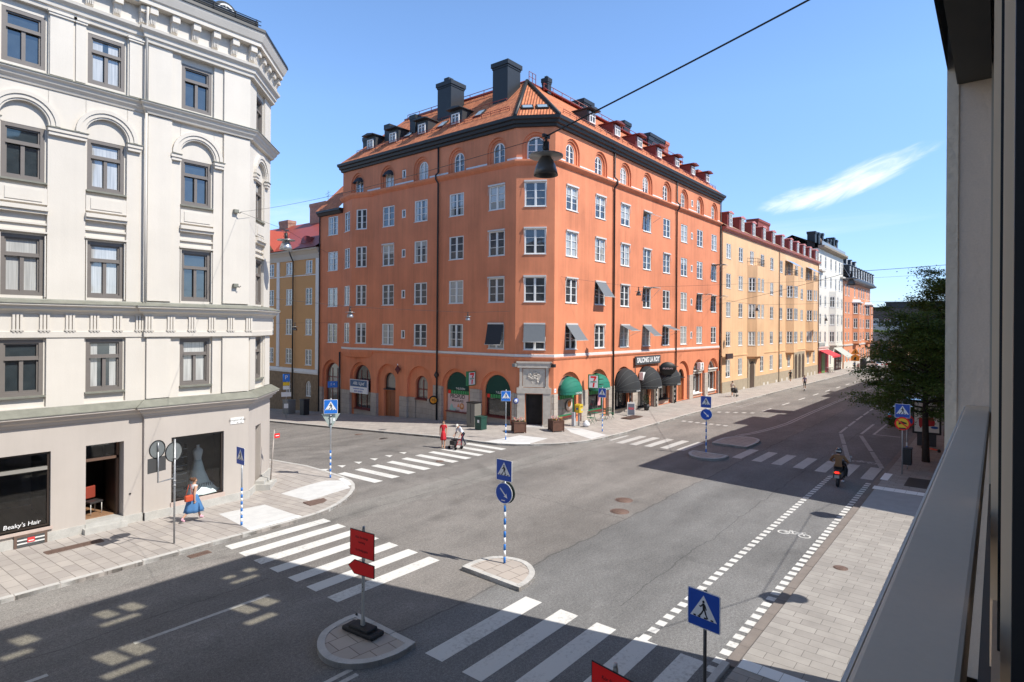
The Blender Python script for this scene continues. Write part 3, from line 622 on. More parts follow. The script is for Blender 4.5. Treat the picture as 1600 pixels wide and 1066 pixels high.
def win(bld, F, x, z, style, w, h, gm, fm, sm, rec=.03, y=0, sill=True, name='window'):
    a, b, c = unit(style, w, h, gm, fm, sm, rec)
    o = bpy.data.objects.new(name, a); C.objects.link(o); o.matrix_world = F @ T(x, y, z); par(o, bld)
    for n, d in (('frame', b), ('sill', c)):
        if n == 'sill' and not sill: continue
        q = bpy.data.objects.new(n, d); C.objects.link(q); q.parent = o
    return o
def part(mb, name, mt, bld, F=None, **k): return mb.build(name, mt, bld, M=F, **k)
OR = mat('orange plaster', (.68, .238, .12), .9, streak=.2, var=.07, vs=.5, bump=.25, bs=35, fine=.04, fs=25)
WHT = mat('white paint', (.78, .77, .74), .5, var=.03, vs=4)
WGR = mat('light grey trim', (.72, .71, .69), .6, var=.06, vs=3)
GRW = brickmat('granite wall', (.46, .405, .35), (.41, .36, .315), (.25, .21, .18), .9, .45, .01, axes='wall', var=.16, vs=1.5, fine=.12)
ZINC = mat('dark sheet metal', (.014, .017, .021), .5, metal=.0, var=.15, vs=2)
BLK = mat('black metal', (.02, .02, .022), .5)
REDM = mat('red sheet metal', (.24, .04, .03), .4, var=.1, vs=2)
GL = glassmat('window glass', (.045, .05, .055), (.44, .44, .41), .42)
def tilemat():
    m = mat('clay tiles', (.62, .22, .10), .75); nt = m.node_tree; b = nt.nodes['Principled BSDF']
    tc = N(nt, 'ShaderNodeTexCoord'); uv = tc.outputs['UV']
    sep = N(nt, 'ShaderNodeSeparateXYZ'); nt.links.new(uv, sep.inputs[0])
    def M(op, a, b_=None):
        q = N(nt, 'ShaderNodeMath', operation=op)
        for i, z in enumerate((a, b_)):
            if z is None: continue
            if isinstance(z, (int, float)): q.inputs[i].default_value = z
            else: nt.links.new(z, q.inputs[i])
        return q.outputs[0]
    u = M('MULTIPLY', sep.outputs[0], math.pi/.22); wv = M('ABSOLUTE', M('SINE', u)); rw = M('FRACT', M('DIVIDE', sep.outputs[1], .34))
    hgt = M('ADD', M('MULTIPLY', wv, .6), M('MULTIPLY', M('SUBTRACT', 1.0, rw), .5))
    bp = N(nt, 'ShaderNodeBump'); bp.inputs['Strength'].default_value = 1; bp.inputs['Distance'].default_value = .09; nt.links.new(hgt, bp.inputs['Height']); nt.links.new(bp.outputs[0], b.inputs['Normal'])
    fl = N(nt, 'ShaderNodeCombineXYZ'); nt.links.new(M('FLOOR', M('DIVIDE', sep.outputs[0], .22)), fl.inputs[0]); nt.links.new(M('FLOOR', M('DIVIDE', sep.outputs[1], .34)), fl.inputs[1])
    wn = N(nt, 'ShaderNodeTexWhiteNoise'); nt.links.new(fl.outputs[0], wn.inputs['Vector'])
    mx = N(nt, 'ShaderNodeMix', data_type='RGBA'); nt.links.new(wn.outputs['Value'], mx.inputs[0]); mx.inputs[6].default_value = (.72, .25, .11, 1); mx.inputs[7].default_value = (.50, .155, .07, 1)
    vm = N(nt, 'ShaderNodeVectorMath', operation='SCALE'); nt.links.new(mx.outputs[2], vm.inputs[0]); nt.links.new(M('ADD', .62, M('MULTIPLY', wv, .45)), vm.inputs['Scale']); nt.links.new(vm.outputs[0], b.inputs['Base Color']); return m
TILE = tilemat()
def uvslope(o, eave_dir):
    # uv in metres: along the eave and up the slope
    me = o.data; uv = me.uv_layers.new(name='UVMap'); e = Vector(eave_dir).normalized()
    for p in me.polygons:
        n = p.normal; v = n.cross(e).normalized() if abs(n.dot(e)) < .95 else Vector((0, 0, 1)); u = v.cross(n) if abs(n.dot(e)) > .3 else e
        for li in p.loop_indices:
            c = me.vertices[me.loops[li].vertex_index].co; uv.data[li].uv = (c.dot(u), c.dot(v))
def roofface(bld, polys, eave, name='roof', mt=None):
    m_ = MB()
    for p in polys: m_.add(p, [tuple(range(len(p)))])
    o = m_.build(name, mt or TILE, bld); uvslope(o, eave); return o
def pipe(bld, pts, r=.07, mt=None, name='downpipe'):
    m_ = MB(); m_.tube(pts, r, 8); return m_.build(name, mt or BLK, bld)
# ================================================================== ORANGE CORNER BUILDING
OB = empty('apartment_building', (50, 36, 0), 0, 'orange plastered corner apartment block with tiled roof, black eaves and arched ground floor', 'building')
CH0, CH1 = (33.96, 27.3), (35.45, 24.9)
FL = frame2(33.96, 52.2, 0, -1); FR = frame2(CH1[0], 24.9, 1, 0); FCH = frame2(CH0[0], CH0[1], CH1[0]-CH0[0], CH1[1]-CH0[1])
LC = math.hypot(CH1[0]-CH0[0], CH1[1]-CH0[1])
LY = lambda y: 52.2-y; RX = lambda x: x-CH1[0]
ZE = 21.9
rows = [(16.05, 17.85), (12.6, 14.45), (9.12, 10.95), (5.65, 7.5)]
rcols = [37.7+4.136*i for i in range(8)]
lcols = [41.7, 37.5, 33.35, 29.15]
RLEN = 68.5-CH1[0]; LLEN = 52.2-CH0[1]
def orange_side(F, L, cols, w, slots, arches, zt=ZE, x0=0, stone=None, skip=(), z0=-.02, archw=1.9, uppercols=None):
    m_ = MB(); H_ = []
    for c in cols:
        for (a, b) in rows: H_.append((c-w/2, c+w/2, a, b, 0, .16))
    for s in slots:
        for (a, b) in rows: H_.append((s-.24, s+.24, b-1.25, b-.55, 0, .12))
        H_.append((s-.24, s+.24, 20.0, 20.75, 0, .12))
    for c in (uppercols or cols): H_.append((c-.98, c+.98, 19.5, 21.45, 1, .11))
    for a in arches: H_.append((a[0], a[1], a[2] if len(a) > 4 else z0, a[3], 1, .22))
    wall(m_, x0, L, z0, zt, H_)
    # stepped inner order of the upper arches
    for c in (uppercols or cols):
        wall(m_, c-.98, c+.98, 19.5, 21.45, [(c-.8, c+.8, 19.5, 21.28, 1, .11)], y=.11)
        wall(m_, c-.8, c+.8, 19.5, 21.28, [(c-.56, c+.56, 19.55, 21.1, 1, .16)], y=.22)
    return m_
rar = [(37.55+4.15*i-1.6, 37.55+4.15*i+1.6) for i in range(8)]
larc = [49.95, 45.55, 41.6, 37.5, 33.3, 29.12]
RA = [(RX(a), RX(b), 0, 3.98) for a, b in rar]
# the small blind spandrel holes overlap nothing: arches are the only openings below the band
mR = orange_side(FR, RLEN, [RX(c) for c in rcols], 1.6, [RX(60.35)], RA)
part(mR, 'wall', OR, OB, FR)
LA = [(LY(c)-1.58, LY(c)+1.58, 0, 3.98) for c in larc if c < 48]+[(.55, 3.6, 0, 4.0)]
mL = MB(); H_ = []
for c in lcols:
    for (a, b) in rows: H_.append((LY(c)-.8, LY(c)+.8, a, b, 0, .16))
for (a, b) in rows: H_.append((LY(50.0)-.8, LY(50.0)+.8, a-.02, b+.02, 0, .16)); H_.append((LY(39.65)-.24, LY(39.65)+.24, b-1.25, b-.55, 0, .12))
H_.append((LY(39.65)-.24, LY(39.65)+.24, 20.0, 20.75, 0, .12))
lup = [46.15, 41.85, 37.45, 33.3, 29.15]
for c in lup: H_.append((LY(c)-.98, LY(c)+.98, 19.5, 21.45, 1, .11))
for a in LA: H_.append((a[0], a[1], -1.45, a[3], 1, .22))
# low part west of the bay ends at 18.1
wall(mL, 0, LY(48.4), -1.5, 18.1, [h for h in H_ if h[1] <= LY(48.4)+.01])
wall(mL, LY(48.4), LLEN, -1.5, ZE, [h for h in H_ if h[0] >= LY(48.4)-.01])
mL.quad((LY(48.4), 0, 18.1), (LY(48.4), 8, 18.1), (LY(48.4), 8, ZE), (LY(48.4), 0, ZE))
for c in lup:
    c = LY(c); wall(mL, c-.98, c+.98, 19.5, 21.45, [(c-.8, c+.8, 19.5, 21.28, 1, .11)], y=.11); wall(mL, c-.8, c+.8, 19.5, 21.28, [(c-.56, c+.56, 19.55, 21.1, 1, .16)], y=.22)
part(mL, 'wall', OR, OB, FL)
c = LC/2
mC = MB(); Hc = [(c-.8, c+.8, a, b, 0, .16) for a, b in rows]+[(c-.98, c+.98, 19.5, 21.45, 1, .11), (c-.62, c+.62, -.02, 2.45, 0, .6)]
wall(mC, 0, LC, -.02, ZE, Hc)
wall(mC, c-.98, c+.98, 19.5, 21.45, [(c-.8, c+.8, 19.5, 21.28, 1, .11)], y=.11); wall(mC, c-.8, c+.8, 19.5, 21.28, [(c-.66, c+.66, 19.55, 21.2, 1, .16)], y=.22)
part(mC, 'wall', OR, OB, FCH)
# windows
for F, cols in ((FR, [RX(c) for c in rcols]), (FL, [LY(c) for c in lcols+[50.0]]), (FCH, [c])):
    for x in cols:
        for (a, b) in rows: win(OB, F, x, a+.01, 'six', 1.58, b-a-.02, GL, WHT, WGR)
for F, cols, w in ((FR, [RX(x) for x in rcols], 1.1), (FL, [LY(x) for x in lup], 1.1), (FCH, [c], 1.3)):
    for x in cols: win(OB, F, x, 19.56, 'arch6', w, 1.53 if w < 1.2 else 1.63, GL, WHT, WGR, y=.24)
for F, x in ((FR, RX(60.35)), (FL, LY(39.65))):
    for zz_ in [b-1.25 for a, b in rows]+[20.0]: win(OB, F, x, zz_+.01, 'slot', .46, .69, GL, WHT, WGR)
# bands, ledge, eaves run round the corner
def mitre(prof, name, mt, pts, bld, closed=False):
    """sweep a (out,z) profile along the plan polyline pts (walked with the building on the left)"""
    n = len(pts); m_ = MB(); dirs = [(Vector(pts[i+1])-Vector(pts[i])).normalized() for i in range(n-1)]
    outs = []
    for i in range(n):
        a = dirs[max(i-1, 0)]; b_ = dirs[min(i, n-2)]; na, nb = Vector((a.y, -a.x)), Vector((b_.y, -b_.x)); m = (na+nb); m = m/(m.length**2)*2 if m.length > .1 else na; outs.append(m)
    k = len(prof); vs = []
    for i in range(n):
        for (o_, z) in prof: vs.append((pts[i][0]+outs[i].x*o_, pts[i][1]+outs[i].y*o_, z))
    fs = [(i*k+j, (i+1)*k+j, (i+1)*k+(j+1) % k, i*k+(j+1) % k) for i in range(n-1) for j in range(k)]+[tuple(range(k)), tuple(reversed(range((n-1)*k, n*k)))]
    m_.add(vs, fs); return m_.build(name, mt, bld)
PL = [(33.96, 48.4), (33.96, 27.3), (35.45, 24.9), (68.5, 24.9)]
mitre([(-.02, 19.05), (.02, 19.05), (.22, 19.2), (.3, 19.3), (.3, 19.42), (.27, 19.44), (-.02, 19.5)], 'ledge', OR, PL, OB)
# white flashings between the arches, where the ledge top is metal covered
for F, L, cs in ((FR, RLEN, [RX(x) for x in rcols]), (FL, LLEN, sorted(LY(x) for x in lup)), (FCH, LC, [c])):
    e = [0 if F is not FL else LY(44.7)]
    xs = [e[0]]+sum([[x-.98, x+.98] for x in cs if x > e[0]], [])+[L]
    for a, b in zip(xs[::2], xs[1::2]):
        if b-a > .1: m_ = MB(); m_.box(a+.005, b-.005, -.025, .02, 19.5, 19.66); part(m_, 'string_course', WGR, OB, F)
mitre([(-.02, 5.12), (.045, 5.12), (.06, 5.3), (-.02, 5.33)], 'string_course', WGR, [(33.96, 43.8), (33.96, 27.3), (35.45, 24.9), (68.5, 24.9)], OB)
mitre([(-.02, 4.9), (.04, 4.92), (.10, 5.05), (.10, 5.115), (-.02, 5.115)], 'ledge', OR, [(33.96, 43.8), (33.96, 27.3), (35.45, 24.9), (68.5, 24.9)], OB)
mitre([(-.1, 21.78), (.18, 21.82), (.22, 21.98), (.40, 22.02), (.45, 22.2), (.62, 22.26), (.66, 22.48), (.55, 22.5), (-.1, 22.45)], 'cornice', ZINC, [(33.96, 48.5), (33.96, 27.3), (35.45, 24.9), (68.6, 24.9)], OB)
mitre([(-.1, 18.0), (.2, 18.05), (.35, 18.25), (.45, 18.3), (.45, 18.5), (-.1, 18.5)], 'cornice', ZINC, [(33.96, 52.25), (33.96, 48.42)], OB)
# rooftop: ring of slopes
E_ = .5; ax, ay, az = 38.5, 29.9, 27.3
e0 = (33.96-E_, 48.4); e1 = (33.96-E_, 27.3-.25); e2 = (35.45-.25, 24.9-E_); e3 = (68.5, 24.9-E_)
yr = 44.9
roofface(OB, [[(e0[0], e0[1], 22.5), (e1[0], e1[1], 22.5), (ax, ay, az), (ax, yr, az)]], (0, 1, 0))
roofface(OB, [[(e1[0], e1[1], 22.5), (e2[0], e2[1], 22.5), (ax, ay, az)]], (CH1[0]-CH0[0], CH1[1]-CH0[1], 0))
roofface(OB, [[(e2[0], e2[1], 22.5), (e3[0], e3[1], 22.5), (68.5, ay, az), (ax, ay, az)]], (1, 0, 0))
roofface(OB, [[(e0[0], e0[1], 22.5), (ax, yr, az), (ax+5, 48.4, 22.5)], [(ax, yr, az), (ax, ay, az), (ax+5, ay+5, 22.3), (ax+5, 48.4, 22.5)], [(ax, ay, az), (68.5, ay, az), (68.5, ay+5, 22.3), (ax+5, ay+5, 22.3)]], (1, 0, 0))
roofface(OB, [[(33.5, 52.3, 18.5), (33.5, 48.4, 18.5), (36.6, 48.4, 21.6), (36.6, 52.3, 21.6)]], (0, 1, 0))
m_ = MB(); m_.quad((68.5, 24.9, -.5), (68.5, 34.9, -.5), (68.5, 34.9, 22.4), (68.5, 24.9, 22.4)); m_.quad((68.5, 24.4, 22.45), (68.5, 34.9, 22.45), (68.5, ay, az), (68.5, ay, az)); m_.quad((34, 52.25, -2), (44, 52.25, -2), (44, 52.25, 18.5), (34, 52.25, 18.5))
m_.quad((34, 48.4, 18), (43.5, 48.4, 18), (43.5, 48.4, 22.5), (34, 48.4, 22.5))
m_.quad((43.5, 34.9, -1), (68.5, 34.9, -1), (68.5, 34.9, 22.3), (43.5, 34.9, 22.3)); m_.quad((43.5, 34.9, -1), (43.5, 52, -1), (43.5, 52, 22.3), (43.5, 34.9, 22.3))
part(m_, 'rear_wall', OR, OB)
# hips, ridge and snow rails
for pts in ([(e1[0], e1[1], 22.53), (ax, ay, az+.05)], [(e2[0], e2[1], 22.53), (ax, ay, az+.05)]):
    m_ = MB(); m_.tube(pts, .16, 6); m_.build('hip_flashing', ZINC, OB)
m_ = MB(); m_.tube([(ax, ay, az+.03), (68.5, ay, az+.03)], .1, 6); m_.tube([(ax, ay, az+.03), (ax, yr, az+.03)], .1, 6); m_.build('ridge', REDM, OB)
def rail(pts, h, posts, name='roof_walkway', r=.03, two=True):
    m_ = MB(); a, b_ = Vector(pts[0]), Vector(pts[1]); L = (b_-a).length; n = max(2, int(L/posts))
    for zz_ in ((h, h*.55) if two else (h,)): m_.tube([a+Vector((0, 0, zz_)), b_+Vector((0, 0, zz_))], r, 5)
    for i in range(n+1):
        p = a.lerp(b_, i/n); m_.tube([p, p+Vector((0, 0, h))], r, 5)
    return m_.build(name, REDM, OB)
rail([(ax+1.5, ay-.6, az-.55), (68, ay-.6, az-.55)], .75, 1.3)
m_ = MB(); m_.box(ax+1.5, 68, ay-.75, ay-.35, az-.3, az-.26); m_.build('roof_walkway', REDM, OB)
rail([(ax-.5, ay+1, az-.4), (ax-.5, yr-1, az-.4)], .55, 1.5)
sl_ = (az-22.5)/(ay-e2[1])
rail([(37, e2[1]+.9, 22.5+.9*sl_), (68, e2[1]+.9, 22.5+.9*sl_)], .32, .9, 'snow_guard', .022)
rail([(e1[0]+1.0, 28.4, 22.5+1.0*(az-22.5)/(ax-e1[0])), (e1[0]+1.0, 47, 22.5+1.0*(az-22.5)/(ax-e1[0]))], .32, .9, 'snow_guard', .022)
rail([(e1[0]+2.6, 30, 22.5+2.6*(az-22.5)/(ax-e1[0])), (e1[0]+2.6, 40, 22.5+2.6*(az-22.5)/(ax-e1[0]))], .25, .9, 'snow_guard', .02, False)
m_ = MB(); m_.box(38.4, 39.3, 29.6, 29.63, az+.3, az+.33); m_.box(38.4, 39.3, 29.6, 29.63, az+.7, az+.73)
for x in (38.4, 38.85, 39.3): m_.box(x-.02, x+.02, 29.6, 29.64, az-.4, az+.73)
m_.build('roof_railing', REDM, OB)
# dormers
DM = mat('dormer cheeks', (.03, .032, .036), .5, var=.1); DRED = mat('dormer red', (.16, .03, .03), .6)
def dormer(F, x, y, z, w=1.25, h=1.15, bm=DM, deep=2.2, hood=.45):
    m_ = MB(); m_.box(x-w/2, x+w/2, y, y+deep, z, z+h); m_.exz([(x-w/2-.14, z+h), (x+w/2+.14, z+h), (x+w/2+.14, z+h+.07), (x, z+h+.2), (x-w/2-.14, z+h+.07)], y-hood, y+deep+.4)
    d = part(m_, 'dormer', bm, OB, F)
    a, b, c_ = unit('plain', .86, .86, GL, WGR, WGR, -.04)
    o = bpy.data.objects.new('window', a); C.objects.link(o); o.matrix_world = F @ T(x, y-.09, z+.12); par(o, d)
    m2 = MB(); M0 = F @ T(x, y-.09, z+.12)
    q = bpy.data.objects.new('frame', b); C.objects.link(q); q.matrix_world = M0; par(q, d)
    return d
for i in range(7): dormer(FR, RX(41.8+4.14*i-.1), .85, 23.75, bm=DRED if i else DM)
for y in (45.2, 42.0, 38.2, 34.2):  dormer(FL, LY(y), .75, 23.55, w=1.35, h=1.3)
# skylights
m_ = MB()
def slopebox(m_, o_, u, v, n, a0, a1, b0, b1, h):
    o_, u, v, n = Vector(o_), Vector(u).normalized(), Vector(v).normalized(), Vector(n).normalized()
    vs = [o_+u*a+v*b+n*t for t in (0, h) for a, b in ((a0, b0), (a1, b0), (a1, b1), (a0, b1))]
    m_.add(vs, [(3, 2, 1, 0), (4, 5, 6, 7), (0, 1, 5, 4), (1, 2, 6, 5), (2, 3, 7, 6), (3, 0, 4, 7)])
ed = Vector((e2[0]-e1[0], e2[1]-e1[1], 0)).normalized(); mid = Vector(((e1[0]+e2[0])/2, (e1[1]+e2[1])/2, 22.5)); upv = (Vector((ax, ay, az))-mid).normalized(); nn = ed.cross(upv)
if nn.z < 0: nn = -nn
for s in (-1, 1):
    m_ = MB(); slopebox(m_, mid, ed, upv, nn, s*.1, s*1.0, 1.15, 1.85, .12); o = m_.build('skylight', ZINC, OB)
    m2 = MB(); slopebox(m2, mid+nn*.125, ed, upv, nn, s*.2, s*.9, 1.25, 1.75, .01); par(m2.build('pane', mat('skylight glass', (.3, .4, .5), .08, ior=1.9), fixn=True), o)
sv = Vector((ax-e1[0], 0, az-22.5)).normalized(); sn = Vector((0, 1, 0)).cross(sv); sn = sn if sn.z > 0 else -sn
for y in (35.9, 31.7, 40.1):
    m_ = MB(); slopebox(m_, (e1[0], y, 22.5), (0, 1, 0), sv, sn, 0, .8, 2.0, 3.0, .1); o = m_.build('skylight', ZINC, OB)
    m2 = MB(); slopebox(m2, Vector((e1[0], y, 22.5))+sn*.105, (0, 1, 0), sv, sn, .1, .7, 2.1, 2.9, .01); par(m2.build('pane', MATS['skylight glass']), o)
# chimneys: (x0,x1,y0,y1,z0,z1)
def chimney(bld, x0, x1, y0, y1, z0, z1, mt=ZINC, cap=.12):
    m_ = MB(); m_.box(x0, x1, y0, y1, z0, z1-.35); m_.box(x0-cap, x1+cap, y0-cap, y1+cap, z1-.35, z1); m_.box(x0-cap*.4, x1+cap*.4, y0-cap*.4, y1+cap*.4, z1-.5, z1-.35)
    return m_.build('chimney', mt, bld)
# bay (shallow V) on the side street
m_ = MB(); A, B_, D_ = (LY(48.4), -.0), (LY(46.15), -.62), (LY(43.85), 0.0)
BZ0, BZ1 = 4.85, 19.05
part(MB(), 'x', OR, None) if False else None
for (p, q, cw, off) in ((A, B_, 1.35, .5), (B_, D_, 1.2, .48)):
    Fb = FL @ Matrix.Translation((p[0], p[1], 0)) @ Matrix.Rotation(math.atan2(q[1]-p[1], q[0]-p[0]), 4, 'Z'); L = math.hypot(q[0]-p[0], q[1]-p[1])
    xw = L*off if p is A else L*.46
    m_ = MB(); wall(m_, 0, L, BZ0, BZ1, [(xw-cw/2, xw+cw/2, a+.05, b+.08, 0, .16) for a, b in rows]); part(m_, 'bay_wall', OR, OB, Fb)
    for i, (a, b) in enumerate(rows): win(OB, Fb, xw, a+.06, 'six', cw-.02, b-a+.01, GL, WHT, WGR)
def baysweep(prof, name, mt): mitre(prof, name, mt, [(33.96, 48.45), (33.96-.62, 46.15), (33.96, 43.8)], OB)
baysweep([(-.4, 19.0), (.05, 19.0), (.2, 19.15), (.28, 19.25), (.28, 19.42), (-.4, 19.5)], 'ledge', OR)
baysweep([(-.3, 5.12), (.045, 5.12), (.06, 5.3), (-.3, 5.33)], 'string_course', WGR)
baysweep([(-.5, 4.3), (-.1, 4.45), (.1, 4.9), (.1, 5.115), (-.5, 5.115)], 'ledge', OR)
m_ = MB(); m_.box(LY(48.45), LY(43.8), -.02, .02, 18.9, 19.0)
# ground floor: stone facing, two-step arches with infill
def stone(F, L, z0, ztop, arches, x0=0, door=None):
    hs = [(a, b) for a, b, *_ in arches]+([door] if door else [])
    xs = [x0]+sum([[h[0], h[1]] for h in sorted(hs)], [])+[L]
    for a, b in zip(xs[::2], xs[1::2]):
        if b-a > .02:
            m_ = MB(); m_.quad((a, -.05, z0), (b, -.05, z0), (b, -.05, ztop), (a, -.05, ztop))
            m_.quad((a, -.05, ztop), (b, -.05, ztop), (b, 0, ztop), (a, 0, ztop))
            for x in (a-.004, b+.004): m_.quad((x, -.05, z0), (x, .225, z0), (x, .225, ztop), (x, -.05, ztop))
            part(m_, 'stone_base', GRW, OB, F)
stone(FR, RLEN, -.6, 2.45, RA)
stone(FL, LLEN, -1.6, 2.5, [a for a in LA if a[0] > LY(35.9)], x0=LY(35.85))
stone(FL, LY(35.86), -1.8, 1.28, [a for a in LA if a[0] < LY(35.9)])
stone(FCH, LC, -.1, 2.45, [], door=(c-1.25, c+1.25))
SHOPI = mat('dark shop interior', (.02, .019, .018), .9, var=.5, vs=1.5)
GREENF = mat('green shop frame', (.02, .20, .09), .5); REDF = mat('dark red frame', (.18, .03, .025), .5); DKG = glassmat('shop window glass', (.035, .038, .04), (.25, .24, .22), .3)
WOODD = mat('oak door', (.30, .10, .035), .5, var=.25, vs=6, stretch=(6, 6, .6))
def inner(F, a, b, z0, iw, z1, mt=OR, stonez=1.28):
    """second order of an arch with an opening of width iw"""
    xc = (a+b)/2; m_ = MB(); y = .22
    wall(m_, a, b, z0, 3.98 if z1 > 3.6 or True else z1, [(xc-iw/2, xc+iw/2, z0, z1, 1, .2)], y=y)
    return m_
def shopwin(F, xc, iw, z0, z1, sill, frame, y=.42, bars=(), arch=True, label=None, mull=0, glass=None):
    O = archpts(xc-iw/2, xc+iw/2, sill, z1) if arch else [(xc-iw/2, sill), (xc+iw/2, sill), (xc+iw/2, z1), (xc-iw/2, z1)]
    b = .09; I = archpts(xc-iw/2+b, xc+iw/2-b, sill+b, z1-b) if arch else [(xc-iw/2+b, sill+b), (xc+iw/2-b, sill+b), (xc+iw/2-b, z1-b), (xc-iw/2+b, z1-b)]
    m_ = MB(); m_.add([(p[0], y+.06, p[1]) for p in I], [tuple(range(len(I)))]); o = part(m_, 'shop_window', glass or DKG, OB, F, fixn=False)
    f = MB(); ring(f, O, I, y, y+.1)
    for z in bars: f.box(xc-iw/2+b, xc+iw/2-b, y+.01, y+.09, z-.04, z+.04)
    for k in range(mull): x = xc-iw/2+iw*(k+1)/(mull+1); f.box(x-.035, x+.035, y+.02, y+.08, sill+b, z1-iw*.16-.1)
    q = f.build('frame', frame, M=F); par(q, o)
    s = MB(); s.box(xc-iw/2, xc+iw/2, y-.35, y+.06, sill-.07, sill)
    par(s.build('sill', REDF if frame in (GREENF, REDF) else frame, M=F), o); return o
def below(F, xc, iw, z0, sill, y=.24): m_ = MB(); m_.box(xc-iw/2, xc+iw/2, y, y+.3, z0, sill-.07); part(m_, 'stone_base', GRW, OB, F)
for i, (a, b) in enumerate(rar):
    xa, xb = RX(a), RX(b); xc = (xa+xb)/2; g0 = G(a, 20)
    if i == 5:   # portal
        iw, zt_ = 1.5, 3.15
        part(inner(FR, xa, xb, -.5, iw, zt_), 'wall', OR, OB, FR)
        shopwin(FR, xc, iw, 0, zt_, 2.3, BLK, bars=(2.4,))
        m_ = MB(); m_.box(xc-.72, xc+.72, .42, .5, g0, 2.25); d = part(m_, 'door', WOODD, OB, FR)
        for s in (-.36, .36):
            for z in (.3, 1.0, 1.6):
                m2 = MB(); m2.bev(xc+s-.24, xc+s+.24, .40, .425, g0+z, g0+z+.5, .015); par(m2.build('panel', WOODD, M=FR), d)
    else:
        iw = 2.5
        part(inner(FR, xa, xb, -.5, iw, 3.7), 'wall', OR, OB, FR)
        if i < 2: shopwin(FR, xc, iw, 0, 3.7, .62, GREENF, bars=(2.62,)); below(FR, xc, iw, -.5, .62)
        elif i < 5: shopwin(FR, xc, iw, 0, 3.7, .45 if i != 3 else .1, BLK, bars=(2.5,), mull=1); below(FR, xc, iw, -.5, .45 if i != 3 else .1)
        else:
            shopwin(FR, xc, 1.9 if False else iw, 0, 3.7, .35, WHT, bars=(2.45,), mull=1); below(FR, xc, iw, -.5, .35)
            m_ = MB(); m_.box(xc-1.25, xc+1.25, .1, .42, 2.45, 2.75); part(m_, 'lintel', GRW, OB, FR)
            m_ = MB(); m_.box(xc-1.35, xc+1.35, -.02, .3, 2.75, 2.85); part(m_, 'ledge', WHT, OB, FR)
            m_ = MB(); m_.box(xc-.9, xc-.1, .35, .40, g0+.05, 2.3); d = part(m_, 'door', WHT, OB, FR)
            m_ = MB(); m_.box(xc-.78, xc-.22, .34, .345, g0+.9, 2.15); par(m_.build('pane', DKG, M=FR), d)
for k, yc in enumerate(larc):
    xc = LY(yc) if k else 2.075; hw_ = 1.58 if k else 1.525; xa, xb = xc-hw_, xc+hw_; g0 = G(33, yc)
    if k == 2:
        part(inner(FL, xa, xb, -1.4, 1.5, 3.2), 'wall', OR, OB, FL); shopwin(FL, xc, 1.5, 0, 3.2, 1.75, BLK, bars=())
        m_ = MB(); m_.box(xc-.75, xc+.75, .42, .5, -1.0, 1.68); d = part(m_, 'door', WOODD, OB, FL)
        for s in (-.37, .37):
            for z in (-.75, 0, .8):
                m2 = MB(); m2.bev(xc+s-.25, xc+s+.25, .40, .425, z, z+.62, .015); par(m2.build('panel', WOODD, M=FL), d)
        m_ = MB(); m_.box(xc-.75, xc+.75, .3, .42, 1.6, 1.72); part(m_, 'lintel', OR, OB, FL)
    elif k == 3:
        part(inner(FL, xa, xb, -1.2, 1.5, 3.15), 'wall', OR, OB, FL); shopwin(FL, xc, 1.48, 0, 3.13, 1.2, REDF, bars=(2.0,), mull=1); below(FL, xc, 1.5, -1.2, 1.2)
        for (u_, v_) in ((xa, xa+.85), (xb-.85, xb)): m_ = MB(); m_.box(u_, v_, .16, .225, -1.2, 1.28); part(m_, 'stone_base', GRW, OB, FL)
    else:
        iw = 2.5; zt_ = 3.7
        part(inner(FL, xa, xb, -1.6, iw, zt_), 'wall', OR, OB, FL)
        fr_ = REDF; s0 = .55 if k > 3 else -.35 if k == 1 else -.9
        shopwin(FL, xc, iw, 0, zt_, s0, fr_, bars=(2.4,) if k > 3 else (1.3, 2.3), mull=2 if k < 2 else 0); below(FL, xc, iw, -1.6, s0)
# corner portal: pilasters, lintel, crest stone, dark doorway
PS = mat('pale portal stone', (.50, .455, .40), .85, var=.14, vs=4, bump=.3, bs=30, fine=.08)
m_ = MB()
for s in (-1, 1):
    m_.box(c+s*.66, c+s*1.22, -.16, .1, .25, 2.5); m_.box(c+s*.62, c+s*1.3, -.24, .1, -.05, .25)
    m_.box(c+s*.85, c+s*1.05, -.14, .05, 2.95, 4.35); m_.box(c+s*.8, c+s*1.1, -.16, .05, 2.9, 3.0)
    for z in (.7, 1.15, 1.6, 2.05): m_.box(c+s*.655, c+s*1.225, -.163, -.158, z-.006, z+.006)
m_.box(c-1.25, c+1.25, -.2, .1, 2.5, 2.9); m_.box(c-1.2, c+1.2, -.22, .1, 4.35, 4.78); m_.box(c-1.28, c+1.28, -.27, .1, 4.68, 4.8)
part(m_, 'portal', PS, OB, FCH)
m_ = MB(); m_.box(c-.8, c+.8, -.08, .02, 2.95, 4.3)
for i in range(60):   # weathered carved relief
    a = random.uniform(0, 6.28); r = random.uniform(0, .42); x = c+r*math.cos(a); z = 3.68+r*1.1*math.sin(a); s_ = random.uniform(.04, .12); m_.lathe([(0, -s_*.5), (s_*.8, -s_*.3), (s_, 0), (0, 0)], (x, -.08, z), 6, axis='y')
part(m_, 'relief', PS, OB, FCH)
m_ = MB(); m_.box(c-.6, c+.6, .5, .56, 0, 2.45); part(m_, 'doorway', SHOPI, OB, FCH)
m_ = MB(); m_.box(c-.6, c+.6, -.1, .5, -.02, .15); m_.box(c-.75, c+.75, -.5, -.24, -.02, .13); part(m_, 'doorstep', RAMP, OB, FCH)
m_ = MB(); m_.box(c-.6, c-.55, .2, .5, .15, 2.4); m_.box(c+.55, c+.6, .2, .5, .15, 2.4); m_.box(c-.6, c+.6, .2, .5, 2.36, 2.45); part(m_, 'door_frame', DARKIRON, OB, FCH)
bpy.context.view_layer.update()
